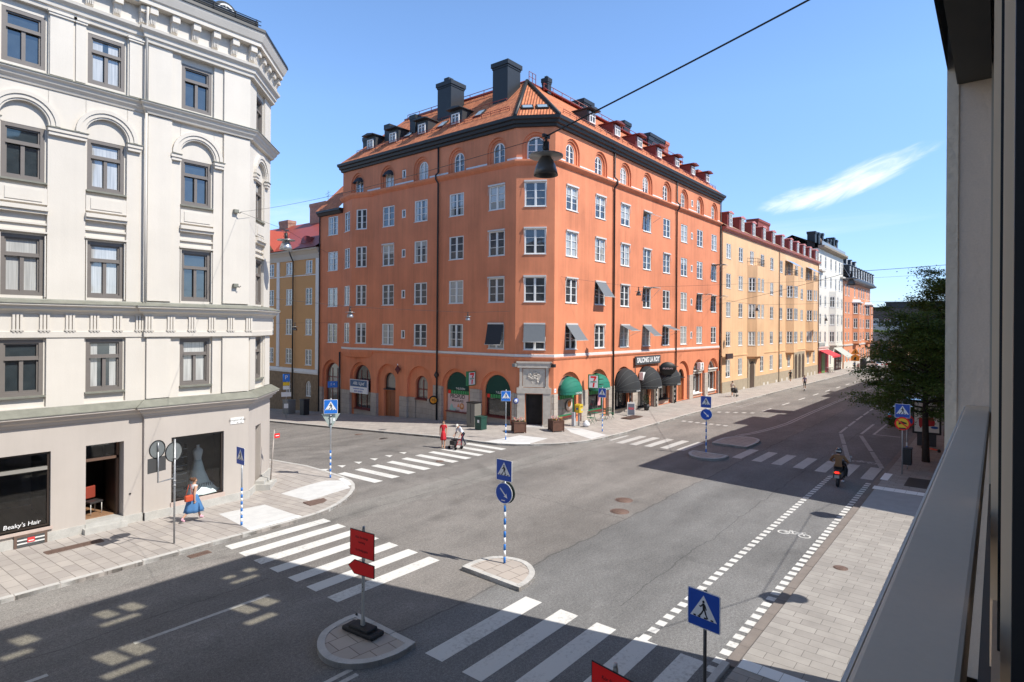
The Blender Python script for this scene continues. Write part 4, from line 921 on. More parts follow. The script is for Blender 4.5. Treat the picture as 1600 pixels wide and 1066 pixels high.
# chimneys on the orange building
def pch(px_, w, zt, **k): pass
chimney(OB, 36.2, 37.8, 30.05, 31.6, 24.2, 28.35)
chimney(OB, 36.2, 37.8, 36.3, 37.95, 24.2, 28.35)
chimney(OB, 36.5, 37.0, 36.9, 37.4, 28.3, 28.8, cap=.04)
chimney(OB, 35.6, 36.5, 46.6, 47.6, 22.8, 25.4, cap=.06)
chimney(OB, 35.3, 36.0, 43.3, 44.0, 22.8, 25.8, cap=.05); chimney(OB, 35.3, 36.0, 39.8, 40.5, 22.8, 25.9, cap=.05)
chimney(OB, 46.6, 48.2, 29.6, 31.2, 26, 28.3); chimney(OB, 54.6, 55.9, 29.8, 31.0, 26, 28.5); chimney(OB, 58.8, 59.8, 29.2, 30.4, 26, 27.8)
chimney(OB, 60.8, 64.5, 30, 31.5, 26, 28.9); chimney(OB, 64.5, 65.6, 30, 31.2, 26, 28.9, mt=mat('red brick', (.42, .13, .09), .9, var=.15, vs=6))
chimney(OB, 67.0, 67.9, 27.0, 28, 23, 25.6, mt=MATS['red brick'])
chimney(OB, 40.4, 40.9, 29.2, 29.8, 26.8, 28.1, cap=.06); chimney(OB, 40.55, 40.75, 29.4, 29.6, 28.0, 28.3, cap=.03)
# downpipes
def fpt(F, x, y, z): return tuple(F @ Vector((x, y, z)))
for F, x, z0 in ((FR, RX(43.88), -.1), (FR, RX(56.32), -.2), (FL, LY(35.33), -.45)):
    pipe(OB, [fpt(F, x, -.12, z0), fpt(F, x, -.12, 18.9), fpt(F, x, -.4, 19.2), fpt(F, x, -.4, 19.5), fpt(F, x, -.12, 19.8), fpt(F, x, -.12, 21.9)], .075)
pipe(OB, [fpt(FL, LY(48.6), -.12, -1.2), fpt(FL, LY(48.6), -.12, 4.8)], .075)
pipe(OB, [fpt(FL, LY(52.1), -.1, -1.2), fpt(FL, LY(52.1), -.1, 18)], .06)
pipe(OB, [fpt(FR, RX(68.45), -.1, -.2), fpt(FR, RX(68.45), -.1, 21.9)], .06)
m_ = MB(); x = LY(35.33); m_.exz([(x-.2, 3.35), (x, 3.1), (x+.2, 3.35), (x, 3.65)], -.26, -.05); part(m_, 'pipe_collar', BLK, OB, FL)
# blinds over some windows
AWN = mat('grey awning cloth', (.17, .185, .20), .85, var=.06, vs=9, spec=.1); AWD = mat('dark awning cloth', (.035, .04, .05), .9); CASE = mat('awning case', (.62, .60, .57), .5)
def case(F, x, zt, w=1.62): 
    m_ = MB(); m_.box(x-w/2, x+w/2, -.11, .0, zt-.04, zt+.08); m_.tube([(x-w/2+.02, -.06, zt), (x-w/2+.02, -.10, zt-.7)], .014, 5); m_.tube([(x+w/2-.02, -.06, zt), (x+w/2-.02, -.10, zt-.7)], .014, 5); return part(m_, 'awning_case', CASE, OB, F)
def blind(F, x, zt, ln, ang, w=1.56, cloth=AWN):
    a = math.radians(ang); dy, dz = -math.sin(a)*ln, -math.cos(a)*ln
    m_ = MB(); m_.box(x-w/2, x+w/2, -.11, .0, zt-.04, zt+.08)
    for s in (-1, 1):
        xx = x+s*(w/2+.02); m_.tube([(xx, -.05, zt-.95), (xx, -.1+dy, zt+dz)], .014, 5)
    m_.tube([(x-w/2, -.1+dy, zt+dz), (x+w/2, -.1+dy, zt+dz)], .02, 6)
    o = part(m_, 'awning_case', CASE, OB, F)
    q = MB(); vs = []; n = 8
    for j in range(n+1):
        t = j/n; sag = math.sin(t*math.pi)*.03
        for k in range(5): vs.append((x-w/2+w*k/4, -.08+dy*t, zt+dz*t-sag+.004*(k % 2)))
    q.add(vs, [(j*5+k, j*5+k+1, j*5+k+6, j*5+k+5) for j in range(n) for k in range(4)], smooth=True)
    par(q.build('cloth', cloth, M=F), o)
for (col_, row, ln, an) in ((0, 3, 1.5, 38), (1, 2, 1.5, 35), (2, 3, 1.15, 66), (3, 3, 1.45, 50), (4, 3, 1.2, 70), (3, 0, 1.0, 62), (7, 1, 1.2, 88), (6, 2, 1.2, 88), (7, 2, 1.25, 88), (3, 2, .9, 88)):
    blind(FR, RX(rcols[col_]), rows[row][1]+.03, ln, an)
for (col_, row) in ((0, 0), (0, 1), (0, 2), (1, 0), (1, 1), (2, 1), (2, 2), (3, 1), (4, 1), (1, 3), (2, 0)): case(FR, RX(rcols[col_]), rows[row][1]+.03)
for row in (0, 1, 2): case(FCH, c, rows[row][1]+.03, 1.66)
blind(FCH, c, rows[3][1]+.03, 1.35, 14, cloth=AWN); blind(FL, LY(29.15), rows[3][1]+.03, 1.6, 12, w=1.5, cloth=AWD)
for (y, row) in ((29.15, 0), (29.15, 1), (29.15, 2), (41.7, 1)): case(FL, LY(y), rows[row][1]+.03)
# round hoods over two attic windows
for y in (46.15, 41.85):
    m_ = MB(); x = LY(y); n = 10
    for k in range(n+1):
        a = math.pi*k/n
        m_.add([], [])
    vs = []
    for j in range(5):
        f = j/4
        for k in range(n+1):
            a = math.pi*k/n; rr = .56; vs.append((x-rr*math.cos(a), .2-.42*math.sin(f*1.45), 20.53+rr*math.sin(a)*math.cos(f*1.45) if True else 0))
    m_.add(vs, [(j*(n+1)+k, j*(n+1)+k+1, (j+1)*(n+1)+k+1, (j+1)*(n+1)+k) for j in range(4) for k in range(n)], smooth=True); part(m_, 'awning', AWD, OB, FL)
# ================================================================== WHITE BUILDING (left)
WB = empty('corner_building', (5, 30, 0), 0, 'cream classical building on the left with grey window frames, heavy bracketed cornice and shops below', 'building')
CR = mat('cream plaster', (.632, .588, .525), .85, streak=.05, var=.05, vs=.6, bump=.12, bs=25, fine=.02, fs=30)
CRG = mat('warm grey plaster', (.455, .41, .37), .85, streak=.07, var=.06, vs=.5, bump=.08, bs=30)
WF = mat('grey brown paint', (.17, .15, .135), .45, var=.06, vs=6)
COP = mat('verdigris flashing', (.20, .20, .165), .6, var=.2, vs=3, fine=.1)
PLI = mat('grey plinth stone', (.44, .43, .40), .85, var=.15, vs=2.5, fine=.12, fs=50)
PINK = mat('pinkish sill stone', (.50, .40, .35), .8, var=.1, vs=4)
GW = glassmat('white building glass', (.03, .04, .045), (.50, .50, .48), .5, ior=2.1)
K0, K1 = (12.95, 25.3), (15.16, 27.55)
X0 = -26.0
FW = frame2(X0, 25.3, 1, 0); FK = frame2(K0[0], K0[1], K1[0]-K0[0], K1[1]-K0[1]); LK = math.hypot(K1[0]-K0[0], K1[1]-K0[1]); FE = frame2(K1[0], K1[1], 0, 1)
WX = lambda x: x-X0
cols = [10.78, 7.6, 5.2]; x = 2.45
while x > X0+1: cols.append(x); x -= 2.6
wr = [(15.95, 17.75, 0), (12.1, 13.95, 1), (8.24, 10.28, 0), (4.85, 6.75, 0)]
NVIS = [q for q in cols if q > -2]
step = 8.86
def wside(F, L, cs, zlo, w=1.17, x0=0, dep=.1):
    """upper wall: recessed window strips between pilasters"""
    m_ = MB(); H_ = []
    for q in cs:
        H_.append((q-.65, q+.65, 8.12, 15.35, 0, dep)); H_.append((q-.65, q+.65, 15.8, 18.1, 0, dep)); H_.append((q-.65, q+.65, 4.45, 6.85, 0, dep))
    wall(m_, x0, L, zlo, 19.6, H_)
    for q in cs:
        for (za, zb) in ((8.12, 15.35), (15.8, 18.1), (4.45, 6.85)):
            hs = [(q-w/2, q+w/2, a, b, 0, .06) for a, b, ar in wr if za < a < zb]
            wall(m_, q-.65, q+.65, za, zb, hs, y=dep)
    return m_
cs = [WX(q) for q in cols if q > -2]
m_ = wside(FW, WX(12.95), cs, 3.85, x0=0); part(m_, 'wall', CR, WB, FW)
m_ = wside(FK, LK, [LK/2], 3.85); part(m_, 'wall', CR, WB, FK)
m_ = MB(); m_.quad((0, 0, -1.5), (45, 0, -3), (45, 0, 19.6), (0, 0, 19.6)); part(m_, 'wall', CR, WB, FE)
m_ = MB(); m_.box(X0, 12, 37, 37.2, -2, 19); m_.box(X0, X0+.2, 25.4, 37, -2, 19); part(m_, 'rear_wall', CR, WB)
for F, cc in ((FW, cs), (FK, [LK/2])):
    for q in cc:
        for (a, b, ar) in wr:
            win(WB, F, q, a, 'grey3', 1.17, b-a, GW, WF, COP, rec=.05, y=.06, sill=a > 8.5 and a < 13 or a < 5)
# raised right section, pilaster strips at edges, arch mouldings
def vbar(F, a, b, z0, z1, t=.06, name='pilaster', mt=CR): m_ = MB(); m_.box(a, b, -t, .02, z0, z1); part(m_, name, mt, WB, F)
for (a, b) in ((8.93, 9.78), (11.81, 12.93)):
    vbar(FW, WX(a), WX(b), 8.2, 15.3, .09); vbar(FW, WX(a), WX(b), 15.82, 18.05, .09); vbar(FW, WX(a), WX(b), 4.45, 6.8, .09)
for (a, b) in ((5.88, 6.55), (6.62, 6.92), (8.3, 8.72)):
    vbar(FW, WX(a), WX(b), 15.85, 17.9, .05)
    m_ = MB(); m_.box(WX(a)-.04, WX(b)+.04, -.1, .02, 17.9, 17.98); m_.box(WX(a)-.08, WX(b)+.08, -.13, .02, 17.98, 18.06); part(m_, 'capital', CR, WB, FW)
vbar(FK, .12, LK/2-.72, 4.45, 6.8, .05); vbar(FK, LK/2+.72, LK-.1, 4.45, 6.8, .05)
# rusticated strips for the sliver between window bays, A to B
def archmould(F, q, R0=.98, R1=.66, zc=14.08, y=-.0):
    m_ = MB(); n = 20
    for (ro, ri, t) in ((R0, R0-.13, .13), (R0-.13, R1+.06, .09), (R1+.06, R1, .05)):
        P = [(q-ro*math.cos(math.pi*k/n), zc+ro*math.sin(math.pi*k/n)) for k in range(n+1)]; Q = [(q-ri*math.cos(math.pi*k/n), zc+ri*math.sin(math.pi*k/n)) for k in range(n+1)]
        for k in range(n):
            a, b, c_, d = P[k], P[k+1], Q[k+1], Q[k]
            m_.quad((a[0], -t, a[1]), (b[0], -t, b[1]), (c_[0], -t, c_[1]), (d[0], -t, d[1]))
            m_.quad((a[0], -t, a[1]), (b[0], -t, b[1]), (b[0], .02, b[1]), (a[0], .02, a[1]))
            m_.quad((d[0], -t, d[1]), (c_[0], -t, c_[1]), (c_[0], .1, c_[1]), (d[0], .1, d[1]))
    # spandrels beside the arch inside the recess
    P = [(q-R1*math.cos(math.pi*k/n), zc+R1*math.sin(math.pi*k/n)) for k in range(n+1)]
    for k in range(n): m_.quad((P[k][0], 0, P[k][1]), (P[k+1][0], 0, P[k+1][1]), (P[k+1][0], 0, 15.36), (P[k][0], 0, 15.36))
    part(m_, 'archivolt', CR, WB, F)
    for s in (-1, 1):
        a, b = q+s*.62, q+s*1.04
        if F is FW and s > 0 and q+F[0][3] < 8: nx = [u for u in cs if u > q+.1]; b = min(nx)-.62 if min(nx)-q < 2.8 else q+1.12
        if F is FW and s < 0 and q+F[0][3] < 7.8: continue
        m_ = MB(); m_.box(a, b, -.16, .02, 13.9, 14.02); m_.box(min(a, b)+.03, max(a, b)-.03, -.12, .02, 13.78, 13.9); part(m_, 'capital', CR, WB, F)
        m_ = MB(); m_.box(a-.02, b+.02, -.19, .02, 14.02, 14.05); part(m_, 'flashing', COP, WB, F)
for q in cs: archmould(FW, q)
archmould(FK, LK/2)
# window aprons
for F, cc in ((FW, cs), (FK, [LK/2])):
    for q in cc:
        m_ = MB(); m_.box(q-.64, q+.64, -.02, .1, 11.35, 11.9); m_.box(q-.5, q+.5, -.045, 0, 11.43, 11.82); m_.box(q-.66, q+.66, -.14, .1, 11.12, 11.26); m_.box(q-.66, q+.66, -.07, .1, 11.02, 11.12); m_.box(q-.64, q+.64, .02, .1, 10.65, 10.72)
        m_.box(q-.66, q+.66, -.06, .08, 10.36, 10.42)
        part(m_, 'apron', CR, WB, F)
        m_ = MB(); m_.box(q-.62, q-.585, .0, .13, 8.2, 10.3); m_.box(q+.585, q+.62, .0, .13, 8.2, 10.3); part(m_, 'architrave', CR, WB, F)
PW = [(X0, 25.3), (8.86, 25.3), (8.86, 25.18), (12.95+.05, 25.18), (15.21, 27.43), (15.16+.08, 60)]
def mw(prof, name, mt): return mitre(prof, name, mt, PW, WB)
mw([(-.3, 3.8), (.05, 3.8), (.08, 3.9), (.2, 3.97), (.24, 4.07), (.34, 4.1), (.34, 4.16), (-.3, 4.2)], 'cornice', CRG)
mw([(-.3, 4.16), (.37, 4.165), (.37, 4.19), (.02, 4.42), (-.3, 4.42)], 'flashing', COP)
mw([(-.3, 6.82), (.04, 6.82), (.05, 7.02), (.0, 7.04), (-.3, 7.04)], 'architrave', CR)
mw([(-.3, 7.03), (.02, 7.03), (.02, 7.66), (-.3, 7.66)], 'frieze', CR)
mw([(-.3, 7.64), (.06, 7.64), (.1, 7.72), (.24, 7.78), (.26, 7.88), (.36, 7.92), (.36, 7.99), (-.3, 8.0)], 'cornice', CR)
mw([(-.3, 7.97), (.39, 7.975), (.39, 8.0), (.1, 8.1), (.08, 8.14), (-.3, 8.14)], 'flashing', COP)
mw([(-.3, 15.33), (.04, 15.33), (.08, 15.42), (.16, 15.5), (.2, 15.6), (.28, 15.66), (.28, 15.72), (-.3, 15.72)], 'string_course', CR)
mw([(-.3, 15.7), (.31, 15.705), (.31, 15.73), (.06, 15.82), (-.3, 15.82)], 'flashing', COP)
mw([(-.3, 18.02), (.06, 18.02), (.08, 18.15), (.14, 18.18), (.16, 18.32), (.28, 18.42), (.3, 18.52), (-.3, 18.54)], 'architrave', CR)
mw([(-.3, 18.5), (.06, 18.5), (.06, 19.3), (-.3, 19.3)], 'frieze', CR)
mw([(-.3, 19.3), (.4, 19.3), (.4, 19.46), (.46, 19.5), (.57, 19.75), (.6, 19.84), (-.3, 19.9)], 'cornice', CR)
mw([(-.3, 19.84), (.63, 19.845), (.63, 19.88), (.6, 20.0), (-.3, 20.02)], 'gutter', ZINC)
# triglyphs, modillions
for F, L, y0, a0 in ((FW, WX(8.7), 0, WX(-1.5)), (FW, WX(12.9), -.12, WX(8.98)), (FK, LK, -.05, .1)):
    n = max(1, round((L-a0)/(.72 if F is FW else .62))); d = (L-a0)/n
    for i in range(n+1):
        x = a0+d*i
        if x > L+.01: continue
        m_ = MB(); w_ = .14
        for k in (-1, 0, 1): m_.box(x+k*.1-.035, x+k*.1+.035, y0-.085, y0, 7.09, 7.62); m_.box(x+k*.1-.03, x+k*.1+.03, y0-.075, y0, 7.0, 7.05)
        m_.box(x-.17, x+.17, y0-.07, y0, 7.6, 7.65); m_.box(x-.17, x+.17, y0-.09, y0, 7.05, 7.09); part(m_, 'triglyph', CR, WB, F)
    n = max(1, round((L-a0)/.86)); d = (L-a0)/n
    for i in range(n+1):
        x = a0+d*i*(1 if F is not FW else 1)
        m_ = MB(); m_.profx([(y0-.06, 18.62), (y0-.14, 18.66), (y0-.2, 18.85), (y0-.28, 19.0), (y0-.33, 19.08), (y0-.33, 19.28), (y0-.06, 19.28)], x-.12, x+.12)
        m_.profx([(y0-.06, 19.02), (y0-.36, 19.02), (y0-.36, 19.2), (y0-.06, 19.2)], x-.14, x+.14)
        for k in (-.06, 0, .06): m_.box(x+k-.015, x+k+.015, y0-.215, y0-.1, 18.68, 18.95)
        part(m_, 'bracket', CR, WB, F)
# roof with snow rail and round topped dormer
roofface(WB, [[(X0, 24.7, 20.0), (13.2, 24.7, 20.0), (11.5, 29, 23.0), (X0, 29, 23.0)], [(13.2, 24.7, 20.0), (15.75, 27.3, 20), (11.5, 31, 23), (11.5, 29, 23)], [(15.75, 27.3, 20), (15.75, 60, 20), (11.5, 60, 23), (11.5, 31, 23)]], (1, 0, 0), mt=ZINC)
m_ = MB()
for z in (20.25, 20.42): m_.tube([(X0, 24.85, z), (13.2, 24.85, z)], .02, 5)
for i in range(38): m_.tube([(13-i*.9, 24.85, 20), (13-i*.9, 24.85, 20.45)], .015, 5)
m_.box(X0, 13.1, 24.9, 24.93, 20.02, 20.4)
m_.build('snow_guard', ZINC, WB)
for xd in (12.0, 6.2, 0.4):
    m_ = MB(); A_ = archpts(xd-.55, xd+.55, 20.1, 21.05); m_.exz(A_, 25.6, 28.5); d = m_.build('dormer', ZINC, WB)
    m_ = MB(); I = archpts(xd-.33, xd+.33, 20.25, 20.85); m_.add([(p[0], 25.57, p[1]) for p in I], [tuple(range(len(I)))]); o = m_.build('window', GW, fixn=False); par(o, d)
    m_ = MB(); ring(m_, archpts(xd-.39, xd+.39, 20.2, 20.92), I, 25.52, 25.6); m_.box(xd-.02, xd+.02, 25.53, 25.6, 20.25, 20.84); par(m_.build('frame', WHT), d)
# ground floor
hA = [(WX(6.0-1.95*2.2), WX(6.0), .33, 2.9, 0, .16), (WX(7.02), WX(8.22), -.06, 2.93, 0, .55), (WX(9.83), WX(11.88), .3, 2.85, 0, .14), (WX(-5.5), WX(-.6), .33, 2.9, 0, .16)]
m_ = MB(); wall(m_, 0, WX(8.86), .12, 3.85, [h for h in hA if h[0] < WX(8.8)]); wall(m_, WX(8.86), WX(12.95), .12, 3.85, [hA[2]], y=-.12); m_.quad((WX(8.86), -.12, .1), (WX(8.86), 0, .1), (WX(8.86), 0, 3.85), (WX(8.86), -.12, 3.85)); part(m_, 'shop_wall', CRG, WB, FW)
hK = [(.95, 1.75, -.05, 2.75, 0, .9)]
m_ = MB(); wall(m_, 0, LK, .12, 3.85, hK, y=-.05); part(m_, 'shop_wall', CRG, WB, FK)
m_ = MB(); wall(m_, 0, WX(8.86), -.3, .125, [(WX(7.02), WX(8.22), -.3, .125, 0, .5)], y=-.05); m_.quad((0, -.05, .125), (WX(7.02), -.05, .125), (WX(7.02), 0, .125), (0, 0, .125)); m_.quad((WX(8.22), -.05, .125), (WX(8.86), -.05, .125), (WX(8.86), 0, .125), (WX(8.22), 0, .125))
m_.box(WX(8.88), WX(12.98), -.19, -.1, -.3, .125); part(m_, 'plinth', PLI, WB, FW)
m_ = MB(); m_.box(0, .95, -.12, 0, -.3, .125); part(m_, 'plinth', PLI, WB, FK); m_ = MB(); m_.box(1.75, LK, -.12, 0, -.3, .35); part(m_, 'plinth', PLI, WB, FK)
m_ = MB(); m_.box(.8, 1.9, -.75, -.06, -.2, .13); m_.box(.9, 1.8, -.45, -.06, .1, .27); part(m_, 'doorstep', PLI, WB, FK)
m_ = MB(); m_.box(.95, 1.75, .85, .95, 0, 2.75); part(m_, 'door', CRG, WB, FK)
# shop interiors: a floor, a back wall and a ceiling well behind clear glass
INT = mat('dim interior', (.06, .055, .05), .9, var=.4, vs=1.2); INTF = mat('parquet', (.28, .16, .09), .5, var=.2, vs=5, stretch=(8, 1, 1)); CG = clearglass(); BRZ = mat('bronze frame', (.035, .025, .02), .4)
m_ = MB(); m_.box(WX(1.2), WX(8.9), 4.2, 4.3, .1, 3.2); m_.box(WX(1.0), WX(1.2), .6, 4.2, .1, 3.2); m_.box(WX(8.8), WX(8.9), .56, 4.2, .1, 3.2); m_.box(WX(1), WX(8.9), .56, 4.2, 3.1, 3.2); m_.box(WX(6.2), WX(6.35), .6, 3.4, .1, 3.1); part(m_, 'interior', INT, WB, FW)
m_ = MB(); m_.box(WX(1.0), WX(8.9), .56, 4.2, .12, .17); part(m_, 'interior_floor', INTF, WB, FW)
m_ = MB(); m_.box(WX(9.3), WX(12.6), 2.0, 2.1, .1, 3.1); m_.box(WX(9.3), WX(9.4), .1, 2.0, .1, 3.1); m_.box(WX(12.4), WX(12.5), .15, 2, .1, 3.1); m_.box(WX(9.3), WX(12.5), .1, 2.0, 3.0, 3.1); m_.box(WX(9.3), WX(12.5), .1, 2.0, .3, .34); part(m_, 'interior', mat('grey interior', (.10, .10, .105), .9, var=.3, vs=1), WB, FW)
def pane(F, x0, x1, z0, z1, y, mull=(), fr=.07, bars=(), name='shop_window', fm=BRZ):
    m_ = MB(); m_.quad((x0, y, z0), (x1, y, z0), (x1, y, z1), (x0, y, z1)); o = part(m_, name, CG, WB, F, fixn=False)
    f = MB(); ring(f, [(x0, z0), (x1, z0), (x1, z1), (x0, z1)], [(x0+fr, z0+fr), (x1-fr, z0+fr), (x1-fr, z1-fr), (x0+fr, z1-fr)], y-.05, y+.05)
    for q in mull: f.box(q-.03, q+.03, y-.04, y+.04, z0, z1)
    for q in bars: f.box(x0, x1, y-.05, y+.04, q-.05, q+.05)
    par(f.build('frame', fm, M=F), o); return o
pane(FW, WX(1.75), WX(5.98), .35, 2.88, .14, fr=.06); 
m_ = MB(); m_.box(WX(1.8), WX(5.92), .06, .13, 2.28, 2.40); part(m_, 'transom', mat('brushed alloy', (.42, .40, .36), .4, metal=.5), WB, FW)
m_ = MB(); m_.box(WX(1.7), WX(6.05), -.08, .15, .24, .33); part(m_, 'sill', PINK, WB, FW)
m_ = MB(); m_.box(WX(9.8), WX(11.92), -.17, .02, .12, .3); part(m_, 'sill', PINK, WB, FW)
pane(FW, WX(9.84), WX(11.87), .31, 2.84, .02, fr=.07)
m_ = MB(); m_.box(WX(5.0), WX(5.9), -.09, .0, -.25, .24); part(m_, 'cellar_window', mat('rusty frame', (.13, .085, .065), .7, var=.2, vs=8), WB, FW)
m_ = MB(); m_.box(WX(5.08), WX(5.82), -.095, -.088, -.17, .16); part(m_, 'cellar_pane', GW, WB, FW)
m_ = MB(); m_.box(WX(5.08), WX(5.82), -.105, -.096, -.07, -.03); m_.box(WX(5.08), WX(5.82), -.105, -.096, .05, .09); part(m_, 'cellar_bar', WGR, WB, FW)
# salon doorway: transom, one leaf standing open
m_ = MB(); m_.quad((WX(7.02), .5, 2.35), (WX(8.2), .5, 2.35), (WX(8.2), .5, 2.9), (WX(7.02), .5, 2.9)); o = part(m_, 'transom_window', CG, WB, FW, fixn=False)
m_ = MB(); m_.box(WX(7.02), WX(8.2), .44, .54, 2.26, 2.36); m_.box(WX(7.02), WX(7.08), .44, .54, .1, 2.9); m_.box(WX(8.12), WX(8.2), .44, .54, .1, 2.9); par(m_.build('frame', mat('brown door frame', (.14, .085, .06), .4), M=FW), o)
m_ = MB(); m_.box(WX(8.1), WX(8.14), -.28+.8, 1.55, .2, 2.26)
lf = part(m_, 'door_leaf', BRZ, WB, FW)
m_ = MB(); m_.box(WX(6.92), WX(8.26), -.32, .5, -.2, .0); m_.box(WX(7.0), WX(8.24), -.08, .56, -.05, .13); part(m_, 'doorstep', PLI, WB, FW)
m_ = MB(); m_.box(WX(8.4), WX(8.46), -.03, 0, .9, .95); part(m_, 'bell', BLK, WB, FW)
# downpipe in the step of the facade
pipe(WB, [(8.83, 25.12, 15.3), (8.83, 25.12, 18.6), (8.75, 24.8, 19.2)], .045, CR); pipe(WB, [(8.83, 25.12, 8.1), (8.83, 25.12, 15.3)], .045, CR)
# things in and on the white building
t = empty('mannequin', (11.05, 25.7, .34), 0, 'headless mannequin in a long pale green wedding dress behind the shop window', 'mannequin')
DR = mat('pale dress cloth', (.78, .88, .85), .8, var=.08, vs=8)
m_ = MB(); m_.lathe([(.62, 0), (.55, .1), (.38, .45), (.26, .9), (.18, 1.25), (.145, 1.38)], n=36)
for i, v in enumerate(m_.v):
    a = math.atan2(v[1], v[0]); k = 1+.06*math.sin(a*11)*max(0, 1-v[2]/1.3); m_.v[i] = (v[0]*k+(.25*(1-v[2]/1.3)**3 if v[0] > 0 else 0), v[1]*k*.8, v[2])
local(m_.build('skirt', DR), t)
m_ = MB(); m_.lathe([(.14, 1.37), (.155, 1.5), (.19, 1.65), (.2, 1.75), (.15, 1.82), (.07, 1.87), (.055, 1.95), (.06, 1.98), (0, 1.98)], n=24, sy=.7); local(m_.build('torso', mat('mannequin cloth', (.72, .74, .72), .7)), t)
t = tag(MB().box(WX(12.14), WX(12.72), -.145, -.125, 3.09, 3.36).build('street_name_sign', WHT, M=FW), 'small white street name plate high on the grey corner wall', 'sign')
textmesh('Storgatan 60-64', .11, mat('sign ink', (.05, .05, .06), .6), 'lettering', t, M=FW @ T(WX(12.43), -.147, 3.25), ext=.001)
textmesh('60 - 64', .08, MATS['sign ink'], 'lettering', t, M=FW @ T(WX(12.52), -.147, 3.13), ext=.001)
t = tag(MB().box(WX(4.85), WX(4.86), .1, .11, .5, .51).build('window_lettering', CG, M=FW), 'white handwritten shop name along the bottom of the left salon window', 'sign')
textmesh("Beaky's Hair", .2, mat('white vinyl', (.9, .9, .9), .6), 'lettering', t, M=FW @ T(WX(5.25), .12, .52), ext=.002, sx=1.0, shear=.1)
t = tag(MB().box(WX(11.3), WX(11.31), -.03, -.02, .7, .71).build('window_lettering', CG, M=FW), 'large dark letters across the bridal shop window', 'sign')
textmesh('BRA OUTFITS', .19, mat('dark vinyl', (.02, .02, .02), .6), 'lettering', t, M=FW @ T(WX(10.95), .0, .72), ext=.002, sx=1.05)
t = tag(MB().box(WX(5.35), WX(5.55), -.125, -.107, -.04, .12).build('sticker', mat('red sticker', (.6, .05, .05), .6), M=FW), 'small red and white sticker on the cellar window grille', 'sign')
MB().box(WX(5.38), WX(5.52), -.128, -.126, .0, .03).build('stripe', WHT, t, M=FW)
t = empty('chair', (7.55, 26.35, .17), 0.3, 'salon chair with red back just inside the open door', 'chair')
m_ = MB(); m_.bev(-.24, .24, -.22, .22, .42, .5, .03); local(m_.build('seat', mat('dark leather', (.04, .035, .035), .4)), t)
m_ = MB(); m_.bev(-.22, .22, .2, .27, .55, 1.0, .03); local(m_.build('backrest', mat('red leather', (.28, .05, .03), .4)), t)
for a in (-.2, .2):
    for b in (-.18, .2): m_ = MB(); m_.tube([(a, b, 0), (a, b, .43)], .015, 6); local(m_.build('leg', CASE), t)
t = empty('shelf_unit', (10.1, 25.6, .34), 0, 'dark shelves stacked behind the left side of the bridal shop window', 'shelf')
for k in range(6): m_ = MB(); m_.box(-.28, .5, 0, .35, .25+k*.33, .27+k*.33); local(m_.build('shelf', mat('slate shelf', (.3, .33, .35), .5)), t)
m_ = MB(); m_.box(-.3, -.27, 0, .35, 0, 2.1); m_.box(.48, .51, 0, .35, 0, 2.1); local(m_.build('upright', BLK), t)
t = tag(MB().add([(10.35, 25.9, .36), (12.1, 25.5, .36), (12.0, 25.8, .36), (10.6, 26.3, .36), (11.2, 25.8, .5)], [(0, 1, 4), (1, 2, 4), (2, 3, 4), (3, 0, 4)]).build('cloth_heap', DR), 'pale dress train spread on the bridal window floor', 'fabric')
# lamp brackets on the wall
for (x, z, lab, g_) in ((12.3, 12.1, 'upper small grey lamp bracket high on the cream wall by the corner', 0), (12.3, 8.95, 'lower small grey lamp box on the cream wall above the ledge', 0)):
    t = empty('wall_bracket', (x, 25.2, z), 0, lab, 'bracket'); m_ = MB(); m_.bev(-.1, .1, -.14, .0, -.06, .1, .02); local(m_.build('housing', COP), t); m_ = MB(); m_.tube([(0, -.08, 0), (.12, -.16, -.05), (.16, -.2, 0)], .02, 6); local(m_.build('hook', BLK), t)
